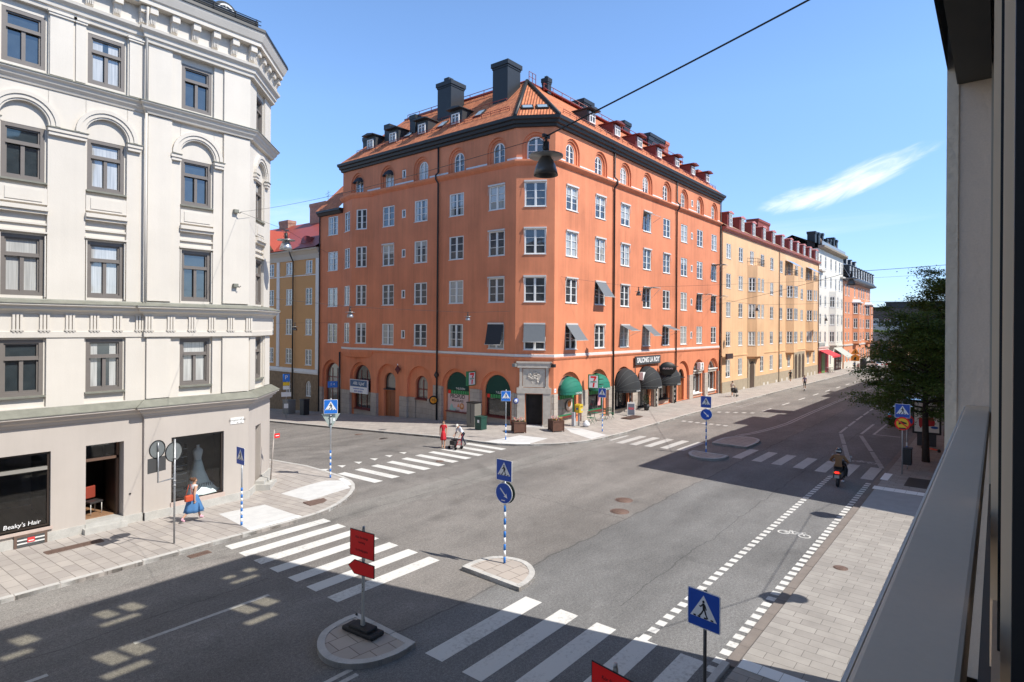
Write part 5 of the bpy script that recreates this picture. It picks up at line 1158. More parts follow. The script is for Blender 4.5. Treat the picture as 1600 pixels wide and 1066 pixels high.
# ================================================================== BUILDINGS UP THE MAIN STREET
YM = mat('yellow plaster', (.74, .46, .255), .9, streak=.14, var=.05, vs=.5, fine=.03, fs=25); YS = mat('ochre plaster', (.60, .33, .14), .9, var=.06, vs=.5)
STB = mat('brown stone base', (.36, .30, .22), .9, var=.15, vs=2, fine=.1); RCO = mat('red cornice paint', (.42, .12, .09), .5, var=.06, vs=3); TBR = mat('brown roof tiles', (.34, .19, .12), .8, var=.2, vs=5)
PAV = mat('pale stone panel', (.58, .55, .50), .8, var=.1, vs=3)
def block(name, label, x0, x1, y, rows_, colw, cols_, mt, ztop, base=None, bh=1.0, style='six', depth=12, bays=(), gm=GL, z0=-1.3, skip=(), rec=.03):
    B = empty(name, ((x0+x1)/2, y+6, 0), 0, label, 'building'); F = frame2(x0, y, 1, 0)
    H_ = []
    L = x1-x0
    inb = lambda q: any(a-.2 < q+x0 < b+.2 for a, b, *_ in bays)
    for q in cols_:
        for r, (a, b) in enumerate(rows_):
            if (q, r) in skip or (inb(q-x0) and any(bz0-.5 < a < bz1 for _, _, bz0, bz1 in [(u[0], u[1], u[2], u[3]) for u in bays if u[0]-.2 < q < u[1]+.2])): continue
            H_.append((q-x0-colw/2, q-x0+colw/2, a, b, 0, .14))
    m_ = MB(); wall(m_, 0, L, z0, ztop, H_); part(m_, 'wall', mt, B, F)
    for h in H_: win(B, F, (h[0]+h[1])/2, h[2]+.01, style, colw-.02, round(h[3]-h[2]-.02, 3), gm, WHT, WGR)
    m_ = MB(); m_.quad((x0, y, z0), (x0, y+depth, z0), (x0, y+depth, ztop), (x0, y, ztop)); m_.quad((x1, y, z0), (x1, y+depth, z0), (x1, y+depth, ztop), (x1, y, ztop)); m_.quad((x0, y+depth, z0), (x1, y+depth, z0), (x1, y+depth, ztop), (x0, y+depth, ztop)); part(m_, 'rear_wall', mt, B)
    if base: m_ = MB(); m_.box(0, L, -.06, .0, z0, bh); part(m_, 'stone_base', base, B, F)
    return B, F
def bay(B, F, x0, xa, xb, za, zb, p, rows_, mt, splay=1.0, wf=(.95, 1.05), frontcols=2, style='six', gm=GL, balcony=True, rail_mt=None):
    P = [(xa, 0), (xa+splay, -p), (xb-splay, -p), (xb, 0)]
    for i in range(3):
        (ax_, ay_), (bx_, by_) = P[i], P[i+1]; L = math.hypot(bx_-ax_, by_-ay_)
        Fb = F @ Matrix.Translation((ax_, ay_, 0)) @ Matrix.Rotation(math.atan2(by_-ay_, bx_-ax_), 4, 'Z')
        w_ = wf[0] if i != 1 else wf[1]; n = 1 if i != 1 else frontcols
        cs_ = [L*(k+.5)/n for k in range(n)]
        if w_ > L-.2: w_ = round(L-.25, 2)
        m_ = MB(); wall(m_, 0, L, za, zb, [(q-w_/2, q+w_/2, a, b, 0, .12) for q in cs_ for a, b in rows_ if za < a < zb-1]); part(m_, 'bay_wall', mt, B, Fb)
        for q in cs_:
            for a, b in rows_:
                if za < a < zb-1: win(B, Fb, q, a+.01, style, w_-.02, round(b-a-.02, 3), gm, WHT, WGR)
    m_ = MB(); m_.exy(P, zb, zb+.12); m_.exy(P, za-.12, za); m_.exy([(P[0][0]+.35, 0), (P[1][0]+.2, -p+.4), (P[2][0]-.2, -p+.4), (P[3][0]-.35, 0)], za-.45, za-.12); part(m_, 'bay_floor', mt, B, F)
    if balcony:
        m_ = MB(); Q = [F @ Vector((q[0], q[1], zb)) for q in P]
        for z in (.45, .9): m_.tube([q+Vector((0, 0, z+.1)) for q in Q], .025, 5)
        for a, b in zip(Q[:-1], Q[1:]):
            n = max(2, int((b-a).length/.25))
            for k in range(n+1): q = a.lerp(b, k/n); m_.tube([q+Vector((0, 0, .1)), q+Vector((0, 0, 1.0))], .012, 4)
        m_.build('balcony_railing', rail_mt or BLK, B)
YR = [(15.52, 17.25), (12.03, 13.75), (8.66, 10.4), (5.2, 6.93), (1.58, 3.65)]
Y0, Y1, YY = 68.52, 115.6, 24.6
ycols = [70.5, 74.8, 79.05, 83.45, 87.8, 92.4, 96.8, 100.9, 104.3, 108.6, 112.7]
bays_ = [(77.2, 82.2, 3.9, 15.2), (94.8, 98.9, 3.9, 15.2), (106.8, 111.6, 3.9, 15.2)]
YB, FY = block('apartment_building', 'long yellow plastered block with bay windows and red dormers beside the orange corner block', Y0, Y1, YY, YR, 1.5, ycols, YM, 18.6, STB, 1.1, bays=bays_, skip=((79.05, 4), (100.9, 4), (104.3, 4)))
for (a, b, c_, d_) in bays_: bay(YB, FY, Y0, a-Y0, b-Y0, c_, d_, .95, YR[1:4], YM)
def cornice(B, pts, z, prof, name, mt): return mitre([(o_, z+dz) for o_, dz in prof], name, mt, pts, B)
cornice(YB, [(Y0, YY), (Y1, YY)], 18.55, [(-.1, 0), (.12, 0), (.2, .2), (.4, .28), (.45, .5), (-.1, .55)], 'cornice', RCO)
cornice(YB, [(Y0, YY), (Y1, YY)], 4.0, [(-.1, 0), (.06, 0), (.08, .15), (-.1, .18)], 'string_course', YM)
roofface(YB, [[(Y0, YY-.4, 19.1), (Y1, YY-.4, 19.1), (Y1, YY+4.2, 22.0), (Y0, YY+4.2, 22.0)], [(Y0, YY+4.2, 22.0), (Y1, YY+4.2, 22.0), (Y1, YY+11, 20), (Y0, YY+11, 20)]], (1, 0, 0), mt=TBR)
def dormer2(B, x, y, z, w, h, bm, pane_h, hood, deep=2.5, gabled=False, ww=.95):
    m_ = MB(); m_.box(x-w/2, x+w/2, y, y+deep, z, z+h); d = m_.build('dormer', bm, B)
    m_ = MB(); m_.exz([(x-w/2-.12, z+h), (x+w/2+.12, z+h), (x+w/2+.12, z+h+.1), (x, z+h+.28), (x-w/2-.12, z+h+.1)], y-.2, y+deep); par(m_.build('hood', hood), d)
    a, b, c_ = unit('six', ww, pane_h, GL, WHT, WGR, -.05)
    o = bpy.data.objects.new('window', a); C.objects.link(o); o.matrix_world = T(x, y-.09, z+.12); par(o, d)
    o = bpy.data.objects.new('frame', b); C.objects.link(o); o.matrix_world = T(x, y-.09, z+.12); par(o, d)
PKR = mat('pink red paint', (.58, .20, .17), .5)
for x in (70.5, 74.75, 79.1, 83.5, 87.85, 92.4, 96.9, 100.85, 104.8, 108.75, 113.1): dormer2(YB, x, YY-.1, 19.05, 1.6, 1.75, REDM if False else mat('dormer side red', (.25, .05, .045), .6), 1.6, PKR)
chimney(YB, 75.5, 80.5, 29.5, 30.8, 20.6, 24.3, mt=RCO); chimney(YB, 83, 85, 29.5, 30.5, 20.8, 23.3, mt=RCO); chimney(YB, 88, 89, 29.5, 30.5, 20.8, 23, mt=RCO); chimney(YB, 97, 103, 29.3, 31, 20.8, 24.6, mt=mat('dark red brick', (.22, .05, .04), .8))
for x in (91.2, ): pipe(YB, [(x, YY-.1, -.4), (x, YY-.1, 18.6)], .06, mat('brown pipe', (.14, .08, .05), .5))
pipe(YB, [(115.4, YY-.1, -.5), (115.4, YY-.1, 18.6)], .07, MATS['brown pipe'])
# portals of the yellow building
for (a, b, z_) in ((77.5, 80.4, 3.5), (99.3, 105.9, 3.75)):
    m_ = MB(); m_.box(a-Y0, b-Y0, -.12, 0, -.8, z_); part(m_, 'portal', STB, YB, FY)
    n = 1 if b-a < 4 else 3
    for k in range(n):
        q0 = a-Y0+(b-a)*(k+.2)/n; q1 = a-Y0+(b-a)*(k+.8)/n
        m_ = MB(); A_ = archpts(q0, q1, -.7, z_-.35); m_.exz(A_, -.15, -.118); part(m_, 'doorway', mat('dark oak doorway', (.07, .045, .03), .6), YB, FY)
for x in (72.3, 76.0, 84.2, 85.9, 90, 92.8, 95.5, 108.2, 110.5, 113): m_ = MB(); m_.box(x-Y0-.35, x-Y0+.35, -.09, -.055, -.8, .05); part(m_, 'cellar_window', PAV, YB, FY)
for (a, z) in ((79.3, 15.3), (96.7, 15.3), (109, 15.3)):
    m_ = MB(); x_ = a-Y0; m_.quad((x_-2.2, -.1, z+2.3), (x_+2.2, -.1, z+2.3), (x_+2.2, -1.3, z+1.5), (x_-2.2, -1.3, z+1.5))
    if a > 90: part(m_, 'awning', mat('blue striped cloth', (.2, .32, .5), .8), YB, FY, fixn=False)
# --- cream house
CRM = mat('pale cream plaster', (.70, .66, .58), .9, var=.05, vs=.6)
CRW = [(18.4, 20.6), (14.9, 17.1), (11.4, 13.4), (8.1, 10.1), (4.9, 6.9), (.6, 3.4)]
ccols = [117.3, 121.2, 125.8, 130.0, 133.6, 136.0]
CB, FC = block('apartment_building', 'pale cream narrow house with dark chimneys between the yellow and far orange blocks', 115.65, 137.0, 24.6, CRW, 1.25, ccols, CRM, 21.6, None, style='plain', bays=[(123.9, 129.8, 4.2, 14.4)], z0=-1.6, skip=((117.3, 5), (121.2, 5), (133.6, 5)))
bay(CB, FC, 115.65, 123.9-115.65, 129.8-115.65, 4.4, 14.3, 1.0, CRW[2:5], CRM, splay=1.3, wf=(1.1, 1.1), frontcols=1, style='plain', balcony=False)
cornice(CB, [(115.65, 24.6), (137, 24.6)], 21.5, [(-.1, 0), (.3, .1), (.9, .3), (.95, .6), (-.1, .65)], 'cornice', mat('brown eaves', (.33, .27, .2), .7))
cornice(CB, [(115.65, 24.6), (137, 24.6)], 3.9, [(-.1, 0), (.12, 0), (.2, .3), (-.1, .34)], 'string_course', CRM)
cornice(CB, [(115.7, 24.6), (119, 24.6)], 17.5, [(-.1, 0), (.5, .1), (.55, .35), (-.1, .38)], 'ledge', CRM); cornice(CB, [(134, 24.6), (137, 24.6)], 17.5, [(-.1, 0), (.5, .1), (.55, .35), (-.1, .38)], 'ledge', CRM)
roofface(CB, [[(115.65, 24, 22.1), (137, 24, 22.1), (137, 29, 24.3), (115.65, 29, 24.3)], [(115.65, 29, 24.3), (137, 29, 24.3), (137, 36, 21), (115.65, 36, 21)]], (1, 0, 0), mt=ZINC)
rnd = random.Random(3)
for x in (117, 119.8, 123, 126.4, 129.5, 132.6, 135.3): h = rnd.uniform(1.4, 2.4); chimney(CB, x, x+rnd.uniform(.8, 1.6), 25.5, 26.8, 22, 23.2+h, mt=ZINC, cap=.1)
for x in (121.5, 128.2, 134.2): m_ = MB(); m_.lathe([(.5, 0), (.55, .8), (.3, 1.3), (0, 1.5)], (x, 25.8, 22.8), 10); m_.build('vent_cowl', mat('brown cowl', (.12, .075, .05), .6), CB)
m_ = MB(); m_.box(116, 136.5, 24.1, 24.16, 22.1, 22.9); m_.build('roof_parapet', mat('blue grey sheet', (.22, .27, .33), .5), CB)
# shopfront with red awning
RAW = mat('red awning cloth', (.62, .04, .05), .8); GAW = mat('grey green awning cloth', (.42, .44, .40), .8)
def awn(B, F, x0, x1, z, out_, drop, mt, name='awning'):
    m_ = MB(); m_.add([(x0, -.05, z), (x1, -.05, z), (x1, -out_, z-drop), (x0, -out_, z-drop), (x1, -out_, z-drop-.3), (x0, -out_, z-drop-.3)], [(0, 1, 2, 3), (3, 2, 4, 5)]); return part(m_, name, mt, B, F, fixn=False)
awn(CB, FC, .5, 7.5, 3.6, 2.2, 1.0, RAW); awn(CB, FC, 13.5, 20.5, 3.6, 2.2, 1.6, GAW)
m_ = MB(); m_.box(.4, 5.2, -.12, 0, 3.9, 4.9); part(m_, 'shop_sign', DKG, CB, FC)
m_ = MB(); m_.box(.4, 8.2, -.08, -.01, -.9, 3.3); part(m_, 'shop_front', mat('crimson shop front', (.28, .02, .03), .5), CB, FC)
m_ = MB(); m_.box(2.4, 5.0, -.12, -.081, -.6, 2.9); part(m_, 'shop_window', mat('green shop display', (.10, .26, .05), .4, var=.5, vs=2), CB, FC)
m_ = MB(); m_.box(13.8, 19.8, -.08, -.01, -1, 3.0); part(m_, 'shop_front', mat('brown shop front', (.16, .03, .025), .5), CB, FC)
m_ = MB(); m_.box(14.6, 16.4, -.12, -.081, -.3, 2.6); part(m_, 'shop_window', DKG, CB, FC); m_ = MB(); m_.box(17.1, 19.2, -.12, -.081, -.3, 2.6); part(m_, 'shop_window', DKG, CB, FC)
# --- far orange house with black mansard
FO = mat('far orange plaster', (.66, .27, .14), .9, var=.05, vs=.6)
FRW = [(14.3, 16.6), (10.7, 13), (7.6, 9.7), (4.9, 6.7), (.6, 3.0)]
fcols = [139, 142.2, 148.8, 153.8, 157.2, 160, 164.3, 167.6]
OB2, FO2 = block('apartment_building', 'farthest orange house on the left side of the main street with a black mansard roof', 137.05, 169, 24.4, FRW, 1.3, fcols, FO, 17.3, PAV, .6, style='plain', bays=[(146, 151.5, 4.2, 13.2), (161.3, 166.8, 4.2, 13.2)], z0=-2)
for a, b in ((146, 151.5), (161.3, 166.8)): bay(OB2, FO2, 137.05, a-137.05, b-137.05, 4.4, 13.0, 1.1, FRW[1:4], FO, splay=1.2, wf=(1.0, 1.1), frontcols=1, style='plain', balcony=False); m_ = MB(); q = a-137.05; m_.exy([(q-.3, 0), (q+1, -1.4), (q+4.5, -1.4), (q+5.8, 0)], 13.05, 13.3); m_.exy([(q+.4, 0), (q+1.4, -.9), (q+4.1, -.9), (q+5.1, 0)], 13.3, 13.8); part(m_, 'bay_roof', WHT, OB2, FO2)
cornice(OB2, [(137.1, 24.4), (169.1, 24.4), (169.1, 34)], 17.2, [(-.1, 0), (.5, .1), (1.1, .3), (1.2, .6), (-.1, .7)], 'cornice', mat('blue black eaves', (.07, .08, .1), .5))
cornice(OB2, [(137.1, 24.4), (169.1, 24.4)], 3.9, [(-.1, 0), (.12, 0), (.2, .3), (-.1, .34)], 'string_course', WHT)
MAN = mat('black slate', (.035, .04, .05), .5, var=.1)
roofface(OB2, [[(137, 23.4, 17.9), (169.3, 23.4, 17.9), (168.3, 25.2, 21.2), (137, 25.2, 21.2)], [(137, 25.2, 21.2), (168.3, 25.2, 21.2), (164, 30, 23.5), (137, 30, 23.5)], [(169.3, 23.4, 17.9), (169.3, 36, 17.9), (168.3, 36, 21.2), (168.3, 25.2, 21.2)], [(168.3, 25.2, 21.2), (168.3, 36, 21.2), (164, 36, 23.5), (164, 30, 23.5)]], (1, 0, 0), mt=MAN)
for x in [139+3.2*k for k in range(10)]: dormer2(OB2, x, 23.7, 18.2, 1.7, 2.2, MAN, 1.9, MAN, deep=2, ww=1.15)
for x in (141, 146, 151, 156): dormer2(OB2, x, 25.6, 21.3, 1.5, 1.3, MAN, 1.1, MAN, deep=3, ww=1.0)
# ================================================================== SIDE STREET HOUSE
SB = empty('apartment_building', (40, 60, 0), 0, 'ochre side street house with red sheet roof, brick chimney and brown stone ground floor', 'building')
FS = frame2(33.96, 80, 0, -1); SY = lambda y: 80-y; LS = 80-52.22
SR = [(12.55, 13.9, 1.2), (9.4, 11.1, 1.2), (6.32, 7.97, 1.2), (3.27, 4.87, 1.2)]
scols = [54.1, 57.8, 61.4, 65.1, 68.8, 72.5]
m_ = MB(); H_ = []
for q in scols:
    for a, b, w_ in SR: H_.append((SY(q)-.6, SY(q)+.6, a, b, 0, .14))
    H_.append((SY(q)-.52, SY(q)+.52, .1, 1.72, 1, .3))
wall(m_, 0, LS, 2.4, 15, [h for h in H_ if h[2] > 2.4]); part(m_, 'wall', YS, SB, FS)
m_ = MB(); wall(m_, 0, LS, -3.2, 2.4, [h for h in H_ if h[2] < 2.4]+[(SY(61.3)-.9, SY(61.3)+.9, -3.2, -.1, 1, .5)] if False else [h for h in H_ if h[2] < 2.4 and abs(h[0]-(SY(61.4)-.52)) > .1]); part(m_, 'stone_base', mat('brown rubble base', (.25, .175, .105), .95, var=.25, vs=3, bump=.6, bs=12), SB, FS)
for h in H_:
    if h[2] > 2.4: win(SB, FS, (h[0]+h[1])/2, h[2]+.01, 'six', 1.18, round(h[3]-h[2]-.02, 3), GL, WHT, WGR)
    elif abs(h[0]-(SY(61.4)-.52)) > .1: win(SB, FS, (h[0]+h[1])/2, .11, 'arch6', 1.02, 1.58, GL, WHT, WGR, y=.06)
def sw(prof, name, mt): return mitre(prof, name, mt, [(33.96, 80), (33.96, 52.24)], SB)
sw([(-.1, 2.35), (.1, 2.4), (.14, 2.6), (.1, 2.85), (-.1, 2.9)], 'string_course', WGR); sw([(-.1, 12.35), (.06, 12.35), (.06, 12.45), (-.1, 12.47)], 'string_course', WGR)
sw([(-.1, 14.0), (.08, 14.0), (.1, 14.5), (.3, 14.8), (.45, 14.9), (.45, 15.05), (-.1, 15.1)], 'cornice', mat('buff cornice', (.52, .45, .36), .8))
for a in (52.24, 59.6, 66.9): m_ = MB(); m_.box(SY(a+.55), SY(a), -.08, .01, 2.9, 14.0); part(m_, 'pilaster', WGR, SB, FS)
RSH = mat('red sheet roof', (.36, .07, .045), .45, var=.08, vs=2)
roofface(SB, [[(33.4, 80, 15.1), (33.4, 52.24, 15.1), (39, 52.24, 19.2), (39, 80, 19.2)], [(39, 80, 19.2), (39, 52.24, 19.2), (45, 52.24, 15), (45, 80, 15)]], (0, 1, 0), mt=RSH)
m_ = MB(); g_ = [(60.3, 15.1), (66.2, 15.1), (63.2, 17.6)]; m_.prism(g_, lambda p, t: (t, p[0], p[1]), 33.85, 34.6); m_.build('pediment', YS, SB)
m_ = MB(); m_.quad((33.5, 60, 15.15), (33.5, 63.2, 17.9), (39, 63.2, 17.9), (38, 60, 15.15)); m_.quad((33.5, 66.5, 15.15), (33.5, 63.2, 17.9), (39, 63.2, 17.9), (38, 66.5, 15.15)); m_.build('pediment_roof', RSH, SB)
BRI = brickmat('old brick', (.42, .19, .12), (.33, .14, .09), (.36, .30, .25), .25, .09, .012, axes='wall', var=.2, vs=2)
chimney(SB, 38.6, 40.2, 58.2, 61.4, 17.5, 21.2, mt=BRI, cap=.06); chimney(SB, 38.6, 39.6, 66, 68, 17.5, 19.9, mt=BRI, cap=.06)
for yy in (53.6,): m_ = MB(); m_.lathe([(.9, 0), (.9, 1.2), (.7, 1.5), (.35, 1.72), (0, 1.78)], (0, 0, 0), 20, axis='x'); m_.build('dormer', mat('dark red dormer', (.22, .03, .025), .5), SB, M=Matrix.Translation((34.6, 55.4, 15.6))); m_2 = MB(); m_2.lathe([(.95, -.25), (.95, 0), (0, 0)], (0, 0, 0), 20, axis='x'); m_2.build('dormer_front', MATS['dark red dormer'], SB, M=Matrix.Translation((34.6, 55.4, 15.6)))
pipe(SB, [(33.75, 56.7, -1.2), (33.75, 56.7, 13.9), (33.4, 56.7, 14.6), (33.3, 56.7, 15)], .07)
m_ = MB(); m_.quad((34, 80, -3), (44, 80, -3), (44, 80, 15), (34, 80, 15)); m_.quad((44, 52.3, -3), (44, 80, -3), (44, 80, 15), (44, 52.3, 15)); m_.build('rear_wall', YS, SB)
m_ = MB(); m_.tube([(39.4, 59, 21.2), (39.4, 59, 22.6)], .02, 5); m_.tube([(39.4, 58.6, 22.4), (39.4, 59.5, 22.2)], .015, 5); m_.tube([(39.4, 58.7, 22.1), (39.4, 59.4, 21.9)], .015, 5); tag(m_.build('tv_antenna', BLK), 'thin television antenna on the brick chimney of the ochre house', 'antenna')
# ================================================================== END OF THE STREET
def plainhouse(name, label, x0, x1, y0, y1, z0, z1, mt, rows_, n, roof=None, flat_=True, wmt=None, face='x'):
    B = empty(name, ((x0+x1)/2, (y0+y1)/2, z0), 0, label, 'building'); F = frame2(x0, y1, 0, -1); L = y1-y0
    cs_ = [L*(k+.5)/n for k in range(n)]; w_ = min(2.4, L/n*.55)
    m_ = MB(); wall(m_, 0, L, z0, z1, [(q-w_/2, q+w_/2, a, b, 0, .3) for q in cs_ for a, b in rows_]); part(m_, 'wall', mt, B, F)
    for q in cs_:
        for a, b in rows_: win(B, F, q, a+.01, 'plain', round(w_-.02, 2), round(b-a-.02, 2), GL, WHT, WGR)
    m_ = MB(); m_.quad((x0, y0, z0), (x1, y0, z0), (x1, y0, z1), (x0, y0, z1)); m_.quad((x0, y1, z0), (x1, y1, z0), (x1, y1, z1), (x0, y1, z1)); m_.quad((x1, y0, z0), (x1, y1, z0), (x1, y1, z1), (x1, y0, z1)); part(m_, 'side_wall', mt, B)
    m_ = MB(); m_.box(x0-.4, x1+.4, y0-.4, y1+.4, z1, z1+.5); part(m_, 'roof', roof or ZINC, B); return B
GRB = mat('grey render', (.28, .26, .22), .9, var=.1, vs=.4); DBR = mat('dark brown cladding', (.075, .06, .055), .8, var=.15, vs=.3); WRF = mat('pale roof', (.62, .64, .66), .6)
plainhouse('office_building', 'long dark brown flat roofed block on the skyline at the end of the street', 330, 350, 20, 75, 0, 17.5, DBR, [(9.8, 12.6), (5, 7.5)], 12)
plainhouse('office_building', 'upper dark storey standing on the skyline beyond the street end', 352, 372, 12, 44, 0, 20.8, DBR, [(15.4, 17.5)], 6)
plainhouse('apartment_building', 'small grey green rendered house beyond the far crossing', 262, 280, 40, 56, -2, 11.5, GRB, [(8, 9.8), (4.4, 6.4)], 3)
plainhouse('warehouse', 'low building with a pale flat roof behind the far trees', 250, 270, 14, 38, -2, 9.0, mat('pale wall', (.5, .47, .42), .9), [(5.6, 7.2)], 6, roof=WRF)
plainhouse('apartment_building', 'low red brick building beside the far trees', 240, 255, 10, 27, -2, 6.2, mat('red brick wall', (.36, .13, .09), .9, var=.1, vs=1), [(3.2, 5)], 5)
plainhouse('apartment_building', 'low orange brown building at the far end of the street', 205, 225, 20, 33.5, -2, 4.6, mat('orange brown wall', (.42, .22, .12), .9), [(1, 3)], 4, roof=mat('grey roof sheet', (.3, .31, .31), .6))
# ================================================================== OUR SIDE OF THE STREET
HB = empty('rendered_building', (-5, -8, 0), 0, 'pale rendered building at the right edge with window pier, grey ledge and dark lintel', 'building')
OWN = mat('aged pale render', (.34, .31, .275), .95, var=.08, vs=2, bump=.5, bs=18, fine=.05, fs=90)
ZR = 21.9; XC = 14.35
FH = frame2(XC, 0.205, -1, 0)      # seen from the street: x runs west
# facade with the opening around the camera; added unseen openings above stand in for sunlight mirrored by windows opposite
HX = lambda x: XC-x
def sp(x, y): h = (y-.2)/.83; return x+.215*h, h     # street point -> point of the facade whose shadow it is
hol = []
for (xa, xb, ya, yb) in ((3.45, 3.85, 17.12, 17.62), (3.1, 3.66, 16.62, 16.85), (5.1, 5.46, 17.1, 17.62), (5.65, 6.03, 17.05, 17.6), (4.98, 5.82, 16.66, 16.86), (8.14, 8.48, 17.12, 17.32), (8.78, 9.1, 17.12, 17.4), (8.14, 8.92, 16.66, 16.82),
    (4.46, 4.86, 14.65, 15.35), (4.95, 5.36, 14.65, 15.33), (4.28, 5.15, 14.12, 14.38), (7.46, 7.82, 14.66, 15.27), (7.97, 8.4, 14.7, 15.22), (7.26, 8.02, 14.06, 14.3)):
    (pa, ha), (pb, hb) = sp(xa, ya), sp(xb, yb); hm = (ha+hb)/2; pa, pb = xa+.215*hm+.02, xb+.215*hm-.02; hol.append((HX(max(pa, pb)), HX(min(pa, pb)), ha, hb, 0, 0))
OPEN = (HX(3.7), HX(-.9), 5.6, 8.6, 0, .0)
m_ = MB(); wall(m_, 0, HX(-30), -.3, ZR, hol+[OPEN]); part(m_, 'wall', OWN, HB, FH)
TG = bpy.data.materials.new('light patch tint'); TG.use_nodes = True; TG.node_tree.nodes.clear(); o_ = N(TG.node_tree, 'ShaderNodeOutputMaterial'); t_ = N(TG.node_tree, 'ShaderNodeBsdfTransparent'); t_.inputs[0].default_value = (.8, .8, .68, 1); TG.node_tree.links.new(t_.outputs[0], o_.inputs[0])
for h in hol: m_ = MB(); m_.quad((h[0], .02, h[2]), (h[1], .02, h[2]), (h[1], .02, h[3]), (h[0], .02, h[3])); part(m_, 'added_light_opening', TG, HB, FH, fixn=False)  # tinted panes soften the road light patches thrown by the added openings
m_ = MB(); m_.box(-30, XC, -12, -11.8, -.3, 12); m_.quad((XC, .2, -.3), (XC, -12, -.3), (XC, -12, 12), (XC, .2, ZR)); m_.box(-30, XC-.05, -11.8, -.9, 11.8, 12); m_.box(-30.2, -30, -12, .2, -.3, 12); part(m_, 'rear_wall', OWN, HB)
# room behind the camera window
m_ = MB(); m_.box(-3, 6, -5.1, -5, 4.8, 9.2); m_.box(-3.1, -3, -5, .1, 4.8, 9.2); m_.box(6, 6.1, -5, .1, 4.8, 9.2); m_.box(-3, 6, -5, .1, 4.7, 4.8); m_.box(-3, 6, -5, .1, 9.1, 9.2); part(m_, 'room', mat('room paint', (.5, .48, .45), .9), HB)
PIER = mat('grey pier render', (.68, .56, .46), .9, var=.06, vs=3, bump=.25, bs=30, fine=.05, fs=120)
m_ = MB(); m_.box(3.7, 4.4, .0, .16, 5.6, 8.9); part(m_, 'window_pier', PIER, HB)
m_ = MB(); m_.box(3.69, 4.5, .158, .206, 5.5, 9.0); part(m_, 'window_pier', mat('pier edge render', (.72, .62, .50), .9, bump=.5, bs=25), HB)
m_ = MB(); m_.box(3.5, 3.72, -.03, .03, 5.6, 8.9); part(m_, 'window_strip', mat('blind rail paint', (.42, .37, .30), .6), HB)
LED = mat('grey ledge paint', (.80, .65, .50), .7, var=.05, vs=3, fine=.02)
m_ = MB(); m_.bev(-.9, 3.7, .028, .122, 6.86, 6.932, .006); part(m_, 'ledge', LED, HB)
m_ = MB(); m_.box(-.9, 3.7, .124, .1285, 6.85, 6.925); part(m_, 'ledge_lip', mat('pale lip', (.7, .68, .64), .6), HB)
m_ = MB(); m_.box(-.9, 3.7, -.06, .006, 6.5, 6.74); part(m_, 'sill', LED, HB)
m_ = MB(); m_.box(-.9, 3.7, .006, .028, 6.3, 6.60); part(m_, 'sill_gap', BLK, HB)
LINT = mat('dark lintel sheet', (.085, .082, .072), .8, var=.08, vs=4)
m_ = MB(); m_.box(-.9, 3.7, .03, .165, 8.52, 8.9); part(m_, 'lintel', LINT, HB)
SASH = mat('beige window sash', (.85, .64, .44), .5); NBLK = mat('near black strip', (.01, .01, .012), .6)
# narrow upright strips of the open sash just beside the camera
def ysl(px, X): a = math.atan((px-800)/FPX); return X*math.tan(TH-a)
for (pa, pb, X, mt_, nm) in ((1550, 1562, 1.6, SASH, 'sash'), (1561.5, 1567, 1.35, NBLK, 'dark_gap'), (1566.5, 1585, 1.0, SASH, 'sash'), (1584, 1650, .8, NBLK, 'sash_edge')):  # gap between the sash strips: its shade is painted as a near-black strip
    ya, yb = ysl(pb, X), ysl(pa, X); m_ = MB(); m_.box(X, X+.03, ya, yb, 6.0, 8.9); part(m_, nm, mt_, HB)
# neighbours on our side, seen only by their shade
def neighbour(label, x0, x1, h, skew=0, ch=()):
    B = empty('apartment_building', ((x0+x1)/2, -6, 0), 0, label, 'building'); z0 = G(x1, 0)-.2
    m_ = MB(); m_.exy([(x0, .2), (x0-skew, -13), (x1, -13), (x1, .2)], z0, h); part(m_, 'wall', OWN, B)
    F = frame2(x1, .2, -1, 0); n = int((x1-x0)/3)
    for k in range(n):
        for z in (5, 8.4, 11.8):
            if z+2 < h: m_ = None; win(B, F, (x1-x0)*(k+.5)/n, z, 'plain', 1.3, 1.8, GL, WHT, WGR, rec=-.06)
    for (a, b, y, t) in ch: chimney(B, a, b, y, y+1, h-.1, h+t)
    return B
neighbour('tall shaded building across the gap on our side of the street', 32.5, 59.3, 17.55, skew=1.1, ch=((44, 48, -3, 2.6), (52, 57, -3.5, 4.6)))
neighbour('lower shaded building after the tall one on our side', 59.3, 78.5, 17.0, ch=((60.5, 62.5, -1.0, 2.6), (70, 72, -3, 2)))
neighbour('long shaded building beyond the street tree on our side', 78.5, 110, 18.2, ch=((85, 87, -2, 2),))
neighbour('far shaded building on our side of the street', 110, 190, 17.0)
# ================================================================== SIGNS AND POLES
GAL = mat('galvanised steel', (.40, .41, .42), .45, metal=.6, var=.12, vs=8); SBL = mat('sign blue', (.012, .075, .42), .4); SBL2 = mat('sunlit tone sign blue', (.02, .17, .62), .4); SW = mat('sign white', (.80, .80, .80), .4); SK = mat('sign black', (.008, .008, .008), .5)  # second blue is a brighter copy, sunlight painted into the sign colour
SR = mat('sign red', (.85, .012, .012), .4); SY_ = mat('sign yellow', (.85, .55, .02), .4); SBACK = mat('sign back grey', (.23, .25, .25), .5, metal=.4, var=.1, vs=6); STRB = mat('stripe blue', (.02, .17, .55), .45)
def pole(t, h, r=.03, stripes=None, lean=0, mt=None):
    m_ = MB(); m_.tube([(0, 0, -.05), (lean, 0, h)], r, 12); local(m_.build('pole', mt or GAL), t)
    if stripes:
        z0, z1, n = stripes; d = (z1-z0)/n
        for k in range(n):
            m_ = MB(); m_.lathe([(r+.008, z0+k*d), (r+.008, z0+(k+1)*d-.002)], n=14); local(m_.build('stripe', STRB if k % 2 == 0 else SW), t)
